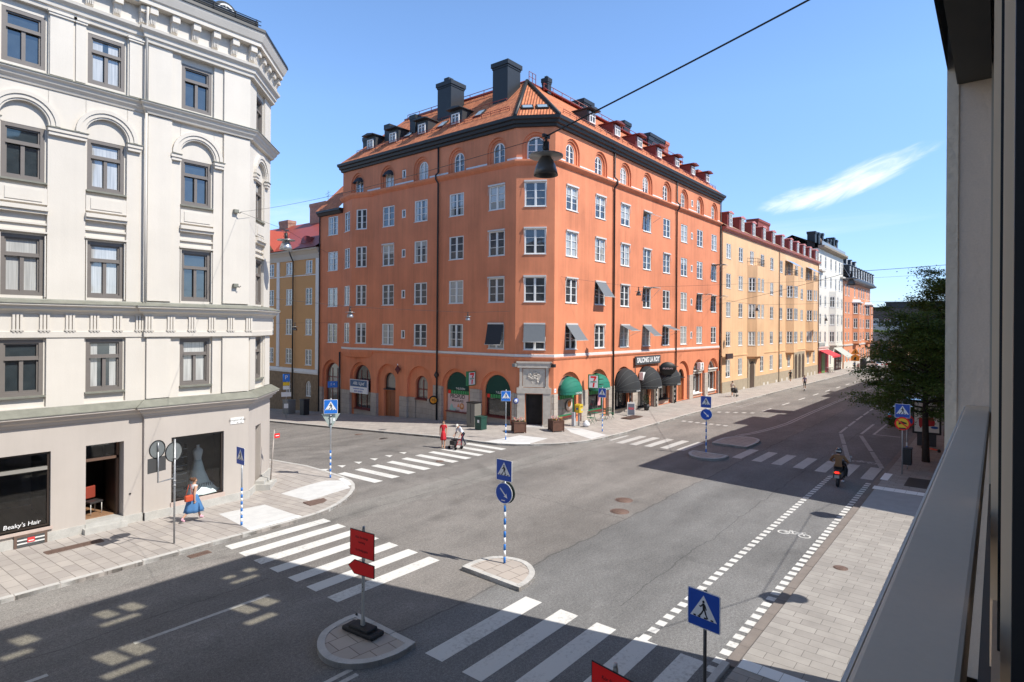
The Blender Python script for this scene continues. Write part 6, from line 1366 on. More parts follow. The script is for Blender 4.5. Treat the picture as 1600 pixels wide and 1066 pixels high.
def rrect(w, h, r, n=4):
    p = []
    for cx_, cz_, a0 in ((w/2-r, h/2-r, 0), (-w/2+r, h/2-r, 90), (-w/2+r, -h/2+r, 180), (w/2-r, -h/2+r, 270)):
        for k in range(n+1): a = math.radians(a0+90*k/n); p.append((cx_+r*math.cos(a), cz_+r*math.sin(a)))
    return p
def plate_(t, poly, z, y, mt, name, rz=0, th=.012, x=0):
    M = Matrix.Translation((0, 0, z)) @ Matrix.Rotation(rz, 4, 'Z')
    m_ = MB(); m_.exz([(p[0]+x, p[1]) for p in poly], y-th, y); o = m_.build(name, mt); o.matrix_local = M; o.parent = t; o.matrix_parent_inverse = Matrix.Identity(4); return o, M
def sub(o, mb, name, mt): q = mb.build(name, mt); q.parent = o; return q
def person_glyph(o, y, s, sx=1):
    # walking figure on zebra bars, built as thin plates
    m_ = MB(); m_.exz([(sx*s*x, s*z) for x, z in ((0, .40), (-.40, -.24), (.40, -.24))][::1], y-.003, y); sub(o, m_, 'triangle', SW)
    g = MB()
    def pl(pts, k=0): g.exz([(sx*s*a, s*b) for a, b in pts], y-.006-.0004*k, y-.0032)
    g.exz([(sx*s*(.0+.035*math.cos(a*math.pi/5)), s*(.225+.04*math.sin(a*math.pi/5))) for a in range(10)], y-.006, y-.0032)
    pl([(-.03, .18), (.035, .18), (.055, .02), (-.02, -.0)], 1); pl([(.01, .02), (.055, .03), (.10, -.12), (.15, -.2), (.11, -.22), (.05, -.1)], 2); pl([(-.02, .0), (.03, .02), (-.03, -.1), (-.10, -.2), (-.14, -.17), (-.07, -.09)], 3)
    pl([(-.03, .17), (-.0, .15), (-.07, .06), (-.12, .07), (-.12, .1), (-.08, .1)], 4); pl([(.03, .17), (.06, .14), (.10, .03), (.08, .01), (.05, .08)], 5)
    for k, a in enumerate((-.30, -.17, .02, .22)): pl([(a, -.19), (a+.07, -.19), (a+.085, -.23), (a-.0, -.23)], 6+k)
    sub(o, g, 'walking_figure', SK)
def zebra_sign(t, z, rz, s=.62, y=-.045, lit=False, sx=1):
    o, M = plate_(t, rrect(s*.98, s*1.04, .03), z, y, SW, 'sign_plate', rz)
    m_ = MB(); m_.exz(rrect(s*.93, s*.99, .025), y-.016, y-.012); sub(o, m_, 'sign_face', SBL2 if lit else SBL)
    person_glyph(o, y-.016, s, sx)
    m_ = MB(); m_.box(-.05, .05, y, -.0, -.12, -.08); m_.box(-.05, .05, y, .0, .08, .12); sub(o, m_, 'bracket', GAL); return o
def disc(t, z, rz, r, y, face, rim, name='sign_disc', x=0, k=.93):
    P = [(x+r*math.cos(a*math.pi/18), r*math.sin(a*math.pi/18)) for a in range(36)]
    o, M = plate_(t, P, z, y, rim, name, rz); m_ = MB(); P2 = [(x+r*k*math.cos(a*math.pi/18), r*k*math.sin(a*math.pi/18)) for a in range(36)]; m_.exz(P2, y-.016, y-.0125); sub(o, m_, 'sign_face', face); return o
def arrow(o, y, r):
    m_ = MB(); a = math.radians(-45)
    P = [(-.62, -.06), (.25, -.06), (.2, -.22), (.62, 0), (.2, .22), (.25, .06), (-.62, .06)]
    P = [(r*(p[0]*math.cos(a)-p[1]*math.sin(a)), r*(p[0]*math.sin(a)+p[1]*math.cos(a))) for p in P]
    m_.exz(P, y-.0035, y); sub(o, m_, 'arrow', SW)
def face(x, y, tx=0, ty=0):   # rotation so that a plate's front (-y) looks at the point tx,ty
    return math.atan2(ty-y, tx-x)+math.pi/2
def post(x, y, h, label, stripes=None, z=None, cat='traffic sign', group=None, **k):
    t = empty('traffic_sign', (x, y, G(x, y)+(z if z is not None else .12)), 0, label, cat, group); pole(t, h, stripes=stripes, **k); return t
# west corner pair of round signs seen from behind
t = post(8.32, 21.05, 3.4, 'tall grey pole with two round sign backs and a dark panel, beside the walking woman')
rz = math.radians(-90+20)
for (dx, z, r, yy) in ((0, 2.98, .33, .05), (-.62, 3.18, .29, .05)):
    P = [(dx+r*math.cos(a*math.pi/18), r*math.sin(a*math.pi/18)) for a in range(36)]
    R_ = math.radians(20); M = Matrix.Translation((0, 0, z)) @ Matrix.Rotation(R_, 4, 'Z')
    m_ = MB(); m_.exz(P, .04, .055); o = m_.build('sign_disc', SBACK); o.parent = t; o.matrix_local = M
    P3 = [(dx+(r+.0)*math.cos(a*math.pi/18), r*math.sin(a*math.pi/18)) for a in range(36)]; P4 = [(dx+(r-.02)*math.cos(a*math.pi/18), (r-.02)*math.sin(a*math.pi/18)) for a in range(36)]
    m_ = MB(); ring(m_, P3, P4, .02, .04); sub(o, m_, 'rim', SK)
R_ = math.radians(20)
m_ = MB(); m_.box(-.95, -.30, .04, .055, 2.45, 2.92); o = m_.build('sign_panel', mat('dark panel back', (.06, .06, .06), .6)); o.parent = t; o.matrix_local = Matrix.Rotation(R_, 4, 'Z')
m_ = MB(); m_.tube([(-.62, 0, 3.2), (-.62, 0, 2.12), (0, 0, 2.12)], .025, 8); m_.tube([(-.62, 0, 3.4), (-.62, 0, 3.1)], .025, 8); o = m_.build('bracket_arm', GAL); o.parent = t; o.matrix_local = Matrix.Rotation(R_, 4, 'Z')
for z in (2.0, 1.85, 2.75): m_ = MB(); m_.lathe([(.045, 0), (.045, .05)], (0, 0, z), 12); local(m_.build('clamp', GAL), t)
t = post(10.64, 21.16, 2.75, 'zebra crossing sign turned almost edge on, on a striped pole by the left pavement ramp', (0, 1.35, 11), z=.08); zebra_sign(t, 2.5, math.radians(-90), .6)
t = post(16.54, 24.42, 3.75, 'zebra crossing sign above a triangular sign back at the left corner kerb', (0, 1.3, 9)); zebra_sign(t, 3.36, face(16.54, 24.42, -2, 0), .64, lit=True)
rz = face(16.54, 24.42, 0, 0)
m_ = MB(); m_.exz([(-.42, .36), (.42, .36), (0, -.38)], .03, .045); o = m_.build('give_way_plate', mat('pale green sign back', (.36, .42, .39), .5)); o.parent = t; o.matrix_local = Matrix.Translation((0, 0, 2.66)) @ Matrix.Rotation(rz, 4, 'Z')
m_ = MB(); m_.box(.1, .2, .02, .029, 0, .14); sub(o, m_, 'sticker', SW); m_ = MB(); m_.box(-.05, .05, -.03, .03, -.15, -.1); m_.box(-.05, .05, -.03, .03, .2, .25); sub(o, m_, 'clamp', SK)
t = post(14.33, 25.86, 2.5, 'rusty leaning post with a small red flag plate by the white corner house', z=-.02, lean=.18, mt=mat('rusty post', (.35, .31, .28), .7, var=.4, vs=4)); m_ = MB(); m_.box(.17, .42, -.05, -.04, 2.12, 2.32); o = local(m_.build('flag_plate', SR), t)
m_ = MB(); m_.box(.22, .38, -.055, -.0505, 2.2, 2.24); sub(o, m_, 'stripe', SW); m_ = MB(); m_.lathe([(.16, 0), (.14, .12), (.08, .2), (.05, .22)], n=14); local(m_.build('foot', PLI), t)
t = post(14.0, 11.6, 3.0, 'zebra crossing sign over a round blue keep right arrow, on the middle traffic island', (0, 1.75, 9), z=.13, r=.028); zebra_sign(t, 2.82, math.radians(-90), .62)
o = disc(t, 2.13, math.radians(-88), .32, -.05, SBL, SW); arrow(o, -.066, .32)
m_ = MB(); m_.exz([(.09*math.cos(a*math.pi/2+.78)*1.1-.02, -.22+.02*math.sin(a*math.pi/2+.78)) for a in range(4)], -.07, -.066); sub(o, m_, 'sticker', SW)
P = [(.33*math.cos(a*math.pi/18), .33*math.sin(a*math.pi/18)) for a in range(36)]; m_ = MB(); m_.exz(P, .05, .07); o = m_.build('rear_disc', mat('dark green back', (.02, .035, .025), .5)); o.parent = t; o.matrix_local = Matrix.Translation((.0, 0, 2.13)) @ Matrix.Rotation(math.radians(-88), 4, 'Z')
t = post(34.05, 13.11, 3.35, 'zebra crossing sign over a blue arrow disc on the far shaded traffic island', (0, 1.75, 9)); zebra_sign(t, 2.92, math.radians(-90), .64); o = disc(t, 2.2, face(34, 13.1, 0, 0), .33, -.05, SBL, SW); arrow(o, -.066, .33)
t = post(29.36, 24.31, 3.2, 'bright zebra crossing sign on a striped pole in front of the corner shop door', (0, 1.0, 5)); zebra_sign(t, 2.78, face(29.4, 24.3, 0, 0), .62, lit=True)
t = post(36.13, 21.24, 3.1, 'zebra crossing sign on a striped pole near the yellow letter box', (0, 1.2, 7)); zebra_sign(t, 2.68, math.radians(-88), .62)
t = post(35.42, 3.68, 3.55, 'zebra crossing sign over a round red and yellow sign on the shaded right pavement'); zebra_sign(t, 3.15, face(35.4, 3.7, 0, 0), .66)
o = disc(t, 2.52, face(35.4, 3.7, 0, 0), .33, -.05, SY_, SR, k=.78)
m_ = MB(); m_.exz([(-.16, .03), (-.06, .13), (.16, .06), (.2, -.02), (.02, .0), (-.16, -.06)], -.0695, -.066); sub(o, m_, 'vehicle_symbol', SK); m_ = MB(); m_.exz([(-.24, .14), (-.2, .19), (.24, -.14), (.2, -.19)], -.072, -.07); sub(o, m_, 'red_bar', SR)
m_ = MB(); m_.box(-.14, .14, -.07, -.066, -.26, -.2); sub(o, m_, 'text_strip', SK)
t = post(38.15, 3.76, 2.8, 'round blue and red no stopping sign half hidden behind the zebra sign by the tree', (.0, 1.2, 6)); o = disc(t, 2.36, face(38, 3.7, 0, 0), .33, -.05, SBL, SR, k=.80)
m_ = MB(); m_.exz([(-.22, .17), (-.17, .22), (.22, -.17), (.17, -.22)], -.07, -.066); m_.exz([(.22, .17), (.17, .22), (-.22, -.17), (-.17, -.22)], -.0705, -.0665); sub(o, m_, 'cross', SR)
t = empty('litter_bin', (37.0, 3.62, G(37, 3)+.1), 0, 'black litter bin beside the no stopping sign on the right pavement', 'litter bin'); m_ = MB(); m_.bev(-.2, .22, -.2, .2, .25, 1.05, .03); local(m_.build('body', BLK), t); m_ = MB(); m_.bev(-.23, .25, -.23, .23, 1.05, 1.12, .02); local(m_.build('lid', BLK), t); m_ = MB(); m_.tube([(0, 0, 0), (0, 0, .3)], .03, 8); local(m_.build('stand', GAL), t)
# near zebra sign seen from close by
t = post(10.72, 4.12, 2.42, 'largest zebra crossing sign in the foreground by the lower right pavement', z=.1, r=.032, mt=mat('dark post', (.07, .07, .07), .5)); zebra_sign(t, 2.08, math.radians(-98), .66)
# orange-red temporary signs
def temp_sign(x, y, label, rz, z0=.13, h=2.35, lines=('Kör försiktigt', 'varning', 'En färdig gata')):
    t = empty('temporary_sign', (x, y, z0), rz, label, 'temporary sign', None)
    m_ = MB(); m_.bev(-.5, .5, -.2, .2, 0, .1, .03); m_.bev(-.32, .32, -.16, .16, .08, .17, .03); o = local(m_.build('foot', mat('black rubber', (.012, .012, .013), .6)), t)
    for a in (-.42, -.34, .34, .42): m_ = MB(); m_.box(a-.02, a+.02, -.12, .12, .1, .105); sub(o, m_, 'tread', SK)
    m_ = MB(); m_.box(-.032, .032, -.02, .02, .1, h); m_.box(-.045, .045, -.035, .035, .17, .3); p = local(m_.build('post', mat('aluminium post', (.40, .39, .36), .5, metal=.4)), t)
    m_ = MB()
    for z in (.95, 1.05, 1.12): m_.box(-.008, .008, -.0225, -.02, z, z+.025)
    sub(p, m_, 'hole', SK)
    m_ = MB(); m_.box(-.40, .40, -.05, -.035, h-.66, h-.04); o = local(m_.build('sign_plate', SK), t); m_ = MB(); m_.box(-.385, .385, -.054, -.0505, h-.645, h-.055); f = sub(o, m_, 'sign_face', SR)
    for i, tx in enumerate(lines): q = textmesh(tx, .075, mat('dark red ink', (.07, .005, .005), .6), 'lettering', None, ext=.001); q.parent = o; q.matrix_local = Matrix.Translation((0, -.056, h-.2-.11*i-(.08 if i > 1 else 0))) @ Matrix.Rotation(math.pi/2, 4, 'X')
    A = [(-.46, .0), (-.25, .17), (.41, .15), (.41, -.15), (-.25, -.17)]
    m_ = MB(); m_.exz([(a, b+h-.92) for a, b in A], -.05, -.035); o = local(m_.build('arrow_plate', SK), t); m_ = MB(); m_.exz([(a*.95, b*.9+h-.92) for a, b in A], -.054, -.0505); sub(o, m_, 'sign_face', SR)
    m_ = MB(); m_.tube([(0, 0, h), (0, 0, h+.06)], .03, 8); local(m_.build('cap', GAL), t); return t
temp_sign(8.7, 11.5, 'red temporary traffic sign with red arrow plate and black rubber foot on the left island', math.radians(-84), h=2.42)
temp_sign(7.6, 4.22, 'red temporary sign cut off by the lower edge of the picture', math.radians(-98), z0=0, h=2.44)
# parking signs and things in the side street
t = empty('parking_sign', (29.3, 50.2, G(29, 50.2)+.12), 0, 'blue parking sign with yellow and white plates on a pole in the side street', 'parking sign'); pole(t, 3.9)
for (z0, z1, w_, m2) in ((3.3, 4.0, .3, SBL2), (2.95, 3.25, .28, SY_), (2.6, 2.92, .28, SW), (1.95, 2.35, .42, SW), (.9, 1.3, .18, SW)):
    mm = MB(); mm.box(-w_, w_, -.05, -.035, z0, z1); o = mm.build('sign_plate', m2); o.parent = t; o.matrix_local = Matrix.Rotation(face(29, 50), 4, 'Z')
q = textmesh('P', .5, SW, 'lettering', None, ext=.002); q.parent = t; q.matrix_local = Matrix.Rotation(face(29, 50), 4, 'Z') @ Matrix.Translation((0, -.052, 3.68)) @ Matrix.Rotation(math.pi/2, 4, 'X')
t = empty('utility_cabinet', (31.6, 53.6, G(31, 53.6)+.12), 0, 'grey utility cabinet against the brown base of the side street house', 'utility cabinet'); m_ = MB(); m_.bev(-.4, .4, -.5, .5, 0, 1.3, .02); local(m_.build('body', mat('cabinet grey', (.22, .22, .21), .6)), t); m_ = MB(); m_.box(-.44, .44, -.54, .54, 1.3, 1.36); local(m_.build('lid', SBACK), t)
t = empty('litter_bin', (31.6, 50.9, G(31, 51)+.12), 0, 'black litter bin in the side street beside the downpipe', 'litter bin'); m_ = MB(); m_.bev(-.3, .3, -.35, .35, 0, 1.4, .05); local(m_.build('body', BLK), t); m_ = MB(); m_.bev(-.33, .33, -.38, .38, 1.4, 1.5, .03); local(m_.build('lid', BLK), t)
# kerb side furniture at the corner shop
t = empty('utility_cabinet', (32.25, 29.75, G(32, 30)+.12), 0, 'grey brown utility cabinet between the two green shaded shop arches', 'utility cabinet')
m_ = MB(); m_.bev(-.35, .35, -.4, .4, 0, 1.75, .02); local(m_.build('body', mat('taupe cabinet', (.17, .16, .14), .6)), t); m_ = MB(); m_.box(-.38, .38, -.43, .43, 1.75, 1.81); local(m_.build('lid', SK), t); m_ = MB(); m_.box(-.36, -.352, -.02, .02, .3, 1.7); local(m_.build('door_seam', SK), t)
t = empty('grit_box', (31.25, 28.15, G(31, 28)+.12), 0, 'dark green box with white sticker on the pavement by the corner shop', 'street box')
m_ = MB(); m_.bev(-.3, .3, -.3, .3, 0, .85, .03); local(m_.build('body', mat('dark green plastic', (.012, .06, .045), .5)), t); m_ = MB(); m_.exy([(-.33, -.33), (.33, -.33), (.33, .33), (-.33, .33)], .85, .93); local(m_.build('lid', MATS['dark green plastic']), t); m_ = MB(); m_.box(-.308, -.302, -.12, .06, .5, .7); local(m_.build('sticker', SW), t)
FLC = [(.75, .25, .45), (.8, .6, .1), (.7, .1, .1), (.85, .8, .7)]
def planter(x, y, rz, label, sd):
    r_ = random.Random(sd)
    t = empty('planter', (x, y, .12), rz, label, 'planter', 'flower planters by the shop door'); WP = mat('dark wood planter', (.12, .055, .035), .7, var=.25, vs=6)
    m_ = MB(); m_.box(-.45, .45, -.38, .38, .06, .72); local(m_.build('box', WP), t); m_ = MB()
    for k in range(7):
        a = -.45+.15*k; m_.box(a-.01, a+.01, -.395, -.38, .06, .72); m_.box(a-.01, a+.01, .38, .395, .06, .72)
    for s in (-1, 1):
        for u in (-1, 1): m_.box(s*.42, s*.48, u*.36, u*.42, 0, .76)
    m_.box(-.48, .48, -.42, -.36, .7, .78); m_.box(-.48, .48, .36, .42, .7, .78); m_.box(-.48, -.42, -.36, .36, .7, .78); m_.box(.42, .48, -.36, .36, .7, .78); local(m_.build('batten', WP), t)
    m_ = MB(); m_.box(-.43, .43, -.36, .36, .7, .73); local(m_.build('soil', mat('soil', (.03, .02, .015), .95)), t)
    for i, c_ in enumerate(FLC):
        m_ = MB()
        for k in range(26): px_, py_, pz_ = r_.uniform(-.42, .42), r_.uniform(-.35, .35), .78+r_.uniform(0, .22); s = .035; m_.lathe([(0, -s*.3), (s, 0), (s*.4, s*.5), (0, s*.5)], (px_, py_, pz_), 6)
        local(m_.build('flowers', mat('petals %d' % i, c_, .7)), t)
    m_ = MB()
    for k in range(160):
        p = Vector((r_.uniform(-.45, .45), r_.uniform(-.38, .38), .73+r_.uniform(0, .22))); d = Vector((r_.uniform(-1, 1), r_.uniform(-1, 1), r_.uniform(-.2, 1))).normalized()*.07; e = d.cross(Vector((0, 0, 1)))*.5
        m_.add([p-e*.6, p+d, p+e*.6, p-d*.3], [(0, 1, 2, 3)])
    local(m_.build('leaves', mat('planter leaves', (.07, .14, .03), .7), fixn=False), t)
planter(32.0, 25.35, .9, 'brown slatted flower planter left of the corner shop door', 1); planter(34.15, 23.75, 1.0, 'brown slatted flower planter right of the corner shop door', 2)
t = empty('letter_box', (37.05, 23.75, .12), 0, 'yellow letter box on a post beside the green shop window', 'letter box')
YEL = mat('post yellow', (.62, .44, .03), .5); m_ = MB(); m_.bev(-.24, .24, -.2, .2, .95, 1.5, .03); m_.exz([(-.25, 1.49), (.25, 1.49), (.18, 1.58), (-.18, 1.58)], -.21, .21); o = local(m_.build('box', YEL), t); m_ = MB(); m_.box(-.16, .16, -.215, -.201, 1.38, 1.42); sub(o, m_, 'slot', SK); m_ = MB(); m_.lathe([(.08, 0), (.08, .012), (0, .012)], (-.25, 0, 1.25), 16, axis='x'); sub(o, m_, 'emblem', SBL); m_ = MB(); m_.box(.02, .14, -.21, -.202, 1.1, 1.25); sub(o, m_, 'label_plate', mat('pale blue label', (.45, .6, .75), .5))
m_ = MB(); m_.box(-.05, .05, -.05, .05, 0, 1.1); local(m_.build('post', GAL), t); m_ = MB(); m_.bev(-.45, -.22, .12, .35, 0, 1.0, .02); local(m_.build('side_cabinet', mat('light grey cabinet', (.42, .44, .47), .6)), t)
t = tag(MB().lathe([(.0, 0), (.22, .03), (.27, .15), (.2, .32), (.08, .42), (.03, .46), (0, .46)], n=14).build('rubbish_bag', mat('white plastic', (.72, .73, .75), .5, bump=.6, bs=9)), 'small white rubbish bag at the foot of the yellow letter box', 'bag'); t.location = (37.1, 23.15, .12)
GRN = mat('green garden metal', (.015, .13, .07), .5)
def bistro_chair(x, y, rz, label):
    t = empty('garden_chair', (x, y, .12), rz, label, 'chair', 'green chairs outside the shop')
    m_ = MB()
    for k in range(5): m_.box(-.2+.085*k, -.14+.085*k, -.2, .2, .44, .46)
    local(m_.build('seat', GRN), t)
    m_ = MB(); [m_.box(-.2, .2, .19, .205, .62+.11*k, .68+.11*k) for k in range(3)]; local(m_.build('backrest', GRN), t)
    for s in (-.19, .19):
        m_ = MB(); m_.tube([(s, -.2, 0), (s, .2, .46)], .012, 6); local(m_.build('leg', GRN), t); m_ = MB(); m_.tube([(s, .2, 0), (s, -.18, .46)], .012, 6); local(m_.build('leg', GRN), t); m_ = MB(); m_.tube([(s, .19, .4), (s, .2, .92)], .012, 6); local(m_.build('back_post', GRN), t)
bistro_chair(38.4, 23.55, 1.3, 'nearest green slatted chair beside the yellow letter box'); bistro_chair(40.6, 23.8, -1.6, 'green slatted chair behind the small table under the shop window'); bistro_chair(41.6, 23.7, 1.5, 'farthest green slatted chair against the stone pier')
t = empty('cafe_table', (39.5, 23.9, .12), 0, 'small round green cafe table between the green chairs', 'table'); m_ = MB(); m_.lathe([(.3, .7), (.3, .72), (0, .72)], n=20); local(m_.build('tabletop', GRN), t)
for k in range(3): a = k*2.1; m_ = MB(); m_.tube([(0, 0, .7), (.03*math.cos(a), .03*math.sin(a), .35), (.28*math.cos(a), .28*math.sin(a), 0)], .012, 6); local(m_.build('leg', GRN), t)
t = empty('sandwich_board', (44.7, 23.55, .05), math.radians(-60), 'folding pavement board with red lettering outside the black shaded salon', 'sandwich board')
for s, nm in ((-1, 'front_panel'), (1, 'rear_panel')):
    m_ = MB(); m_.add([(-.32, s*.3, 0), (.32, s*.3, 0), (.32, s*.03, 1.1), (-.32, s*.03, 1.1), (-.32, s*.27, 0), (.32, s*.27, 0), (.32, 0, 1.1), (-.32, 0, 1.1)], [(0, 1, 2, 3), (4, 5, 6, 7), (0, 3, 7, 4), (1, 2, 6, 5), (3, 2, 6, 7)]); local(m_.build(nm, SBACK if s > 0 else CASE), t)
m_ = MB(); M_ = Matrix.Translation((0, -.305, 0)) @ Matrix.Rotation(math.atan2(.27, 1.1), 4, 'X'); m_.box(-.26, .26, -.01, 0, .1, 1.0); o = m_.build('poster', mat('dark poster', (.12, .13, .16), .5)); o.parent = t; o.matrix_local = M_.inverted() @ M_ @ Matrix.Translation((0, 0, 0)) if False else Matrix.Translation((0, -.3, 0)) @ Matrix.Rotation(-math.atan2(.27, 1.1), 4, 'X')
q = textmesh('REA', .26, SR, 'lettering', None, ext=.002); q.parent = o; q.matrix_local = Matrix.Translation((0, -.013, .6)) @ Matrix.Rotation(math.pi/2, 4, 'X')
# ================================================================== SHOP FRONT DETAILS ON THE ORANGE BUILDING
GAWN = mat('green awning cloth', (.01, .17, .115), .75, var=.08, vs=5); BAWN = mat('black awning cloth', (.022, .024, .027), .8, var=.15, vs=4)
def dome(F, xc, zt, w, h, out_, mt, label=None, n=14, ribs=5, name='awning', text=None, tm=None, txs=.16):
    """basket awning: half a dome hinged along the arch"""
    m_ = MB(); vs = []; J = 8
    for j in range(J+1):
        f = j/J; a2 = math.pi/2*f
        for k in range(n+1):
            a = math.pi*k/n; x = -math.cos(a)*w/2; z = math.sin(a)*h
            vs.append((xc+x, -.04-math.sin(a)**.8*out_*math.sin(a2), zt-h+z*math.cos(a2)))
    m_.add(vs, [(j*(n+1)+k, j*(n+1)+k+1, (j+1)*(n+1)+k+1, (j+1)*(n+1)+k) for j in range(J) for k in range(n)], smooth=True)
    vv = []
    for k in range(n+1):
        a = math.pi*k/n; vv.append((xc-math.cos(a)*w/2, -.04-math.sin(a)**.8*out_, zt-h))
    m_.add(vv+[(p[0], p[1], p[2]-.22) for p in vv], [(k, k+1, k+n+2, k+n+1) for k in range(n)])
    o = part(m_, name, mt, OB, F, fixn=False)
    m_ = MB()
    for j in (2, 4, 6, 8):
        a2 = math.pi/2*j/J; m_.tube([(xc-math.cos(math.pi*k/n)*w/2, -.045-math.sin(math.pi*k/n)**.8*out_*math.sin(a2), zt-h+math.sin(math.pi*k/n)*h*math.cos(a2)+.008) for k in range(n+1)], .014, 5)
    par(m_.build('rib', mat('awning seam', (.1, .11, .11), .7) if mt is BAWN else mt, M=F), o)
    if text: q = textmesh(text, txs, SW, 'lettering', None, M=F @ T(xc, -.04-out_-.02, zt-h-.11), ext=.002); par(q, o)
    return o
rc = [37.55+4.15*i for i in range(8)]
for i in (0, 1): dome(FR, RX(rc[i])-0.15, 3.62, 2.35, 1.05, .85, GAWN, text='7-ELEVEN', txs=.2)
dome(FR, RX(rc[2]), 3.85, 3.1, 1.75, 1.35, BAWN, text='SALONG', txs=.18); dome(FR, RX(rc[3]), 3.85, 3.1, 1.75, 1.35, BAWN, text='SALONG', txs=.18); dome(FR, RX(rc[4]), 3.85, 3.1, 1.75, 1.35, BAWN, text='SALONG', txs=.18)
DG = mat('dark green awning', (.006, .055, .04), .8)
for k in (4, 5):
    x = LY(larc[k]); m_ = MB(); A_ = [(p[0], p[1]) for p in archpts(x-1.22, x+1.22, 2.25, 3.68)]; m_.exz(A_, .3, .36); o = part(m_, 'awning', DG, OB, FL)
    par(textmesh('7-ELEVEN', .24, SW, 'lettering', None, M=FL @ T(x+.25, .29, 2.36), ext=.002), o)
for F, x, y in ((FL, LY(larc[4]), .30), (FL, LY(larc[5]), .30), (FR, RX(rc[0]), .38), (FR, RX(rc[1]), .38)):
    m_ = MB(); m_.box(x-1.15, x+1.15, y, y+.05, 1.92, 2.22); o = part(m_, 'stripe_panel', mat('green stripes', (.01, .16, .05), .5), OB, F)
    m_ = MB(); m_.box(x-1.1, x-.82, y-.012, y, 1.93, 2.2); par(m_.build('red_mark', SR, M=F), o)
    m_ = MB(); [m_.box(x-.7+.25*k, x-.62+.25*k, y-.01, y, 1.95, 2.19) for k in range(8)]; par(m_.build('stripes', mat('bright green', (.06, .40, .12), .5), M=F), o)
# poster in the left arch
x = LY(larc[4]); POS = mat('pink poster', (.66, .50, .48), .5, var=.08, vs=1.5); m_ = MB(); m_.box(x-1.2, x+1.1, .33, .37, .5, 2.02); P_ = tag(m_.build('shop_poster', POS, M=FL), 'large pink drink poster in the arched shop window left of the utility cabinet', 'poster')
INK = mat('poster ink', (.03, .03, .03), .6); OK_ = mat('poster orange', (.75, .25, .05), .5); TEAL = mat('poster teal', (.35, .6, .55), .5)
textmesh('PROPUD', .44, INK, 'lettering', P_, M=FL @ T(x-.1, .326, 1.72), ext=.002, bold=.008, sx=.95); textmesh('MILKGLASS', .26, INK, 'lettering', P_, M=FL @ T(x-.1, .326, 1.38), ext=.002, bold=.004)
m_ = MB(); m_.lathe([(.24, 0), (.24, .004), (0, .004)], (x+.38, .322, .98), 20, axis='y'); m_.build('orange_slice', OK_, P_, M=FL); m_ = MB(); m_.lathe([(.17, 0), (.17, .004), (0, .004)], (x+.38, .317, .98), 20, axis='y'); m_.build('orange_core', mat('pale orange', (.85, .5, .3), .5), P_, M=FL)
m_ = MB(); m_.exz([(x-.15, .9), (x+.0, 1.2), (x+.1, .9)], .32, .326); m_.build('orange_piece', OK_, P_, M=FL); m_ = MB(); m_.exz([(x-1.0, .7), (x-.75, 1.15), (x-.5, .75), (x-.2, .85), (x-.3, .6), (x-.9, .58)], .321, .326); m_.build('splash', TEAL, P_, M=FL)
textmesh('NYHET', .16, INK, 'lettering', P_, M=FL @ T(x-.1, .32, .6), ext=.002)
# projecting shop signs
def seven(x, y, z, rz, label):
    t = empty('shop_sign', (x, y, z), rz, label, 'shop sign', 'lit square signs of the corner shop')
    m_ = MB(); m_.bev(-.42, .42, -.12, .12, -.55, .55, .03); o = local(m_.build('box', mat('sign green', (.01, .18, .07), .4)), t)
    for s in (-1, 1):
        m_ = MB(); m_.box(-.34, .34, s*.121, s*.127, -.47, .47); f = local(m_.build('face', SW), t)
        R = Matrix.Rotation(0 if s < 0 else math.pi, 4, 'Z')
        m_ = MB(); m_.exz([(-.22, .42), (.22, .42), (.22, .30), (.10, .06), (-.03, .06), (.08, .28), (-.22, .28)], -.132, -.128); q = m_.build('numeral', SR); q.parent = t; q.matrix_local = R
        m_ = MB(); m_.exz([(.10, -.08), (-.03, -.08), (-.06, -.42), (.06, -.42)], -.132, -.128); q = m_.build('numeral', SR); q.parent = t; q.matrix_local = R
        q = textmesh('ELEVEN', .135, mat('sign green', (0, 0, 0)), 'lettering', None, ext=.002, bold=.004); q.parent = t; q.matrix_local = R @ Matrix.Translation((.01, -.131, -.01)) @ Matrix.Rotation(math.pi/2, 4, 'X')
    m_ = MB(); m_.tube([(.42, 0, .2), (.75, 0, .2)], .03, 6); m_.tube([(.42, 0, -.2), (.75, 0, -.2)], .03, 6); local(m_.build('bracket', BLK), t); return t
seven(33.45, 31.2, 3.35, math.radians(0)+0, 'square numbered shop sign on the shaded left facade above the utility cabinet')
t = seven(39.65, 24.1, 3.15, math.radians(90)-.0, 'square numbered shop sign on the sunny facade between the two green awnings'); t.rotation_euler.z = math.radians(-65)
t = empty('shop_sign', (50.1, 24.8, 4.4), 0, 'long dark salon sign with white capitals above the black awnings', 'shop sign'); m_ = MB(); m_.box(-2.5, 2.5, -.12, -.02, -.38, .38); o = local(m_.build('board', mat('charcoal board', (.06, .065, .07), .6)), t)
q = textmesh('SALONG LA ROY', .62, SW, 'lettering', None, ext=.01, bold=.02, sx=.93); q.parent = t; q.matrix_local = Matrix.Translation((0, -.13, 0)) @ Matrix.Rotation(math.pi/2, 4, 'X')
m_ = MB(); m_.tube([(-2.3, 0, -.38), (-2.3, 0, -1.6)], .03, 6); m_.tube([(2.4, 0, -.38), (2.4, -.1, -1.2)], .03, 6); local(m_.build('bracket', BLK), t)
t = empty('shop_sign', (52.9, 24.1, 3.5), math.radians(-50), 'oval black sign hanging above the last black awning', 'shop sign'); m_ = MB(); m_.lathe([(.0, -.06), (.95, -.06), (1.0, 0), (.95, .06), (0, .06)], n=30, axis='y', sy=.62); 
for i, v in enumerate(m_.v): m_.v[i] = (v[0]*.8, v[1], v[2])
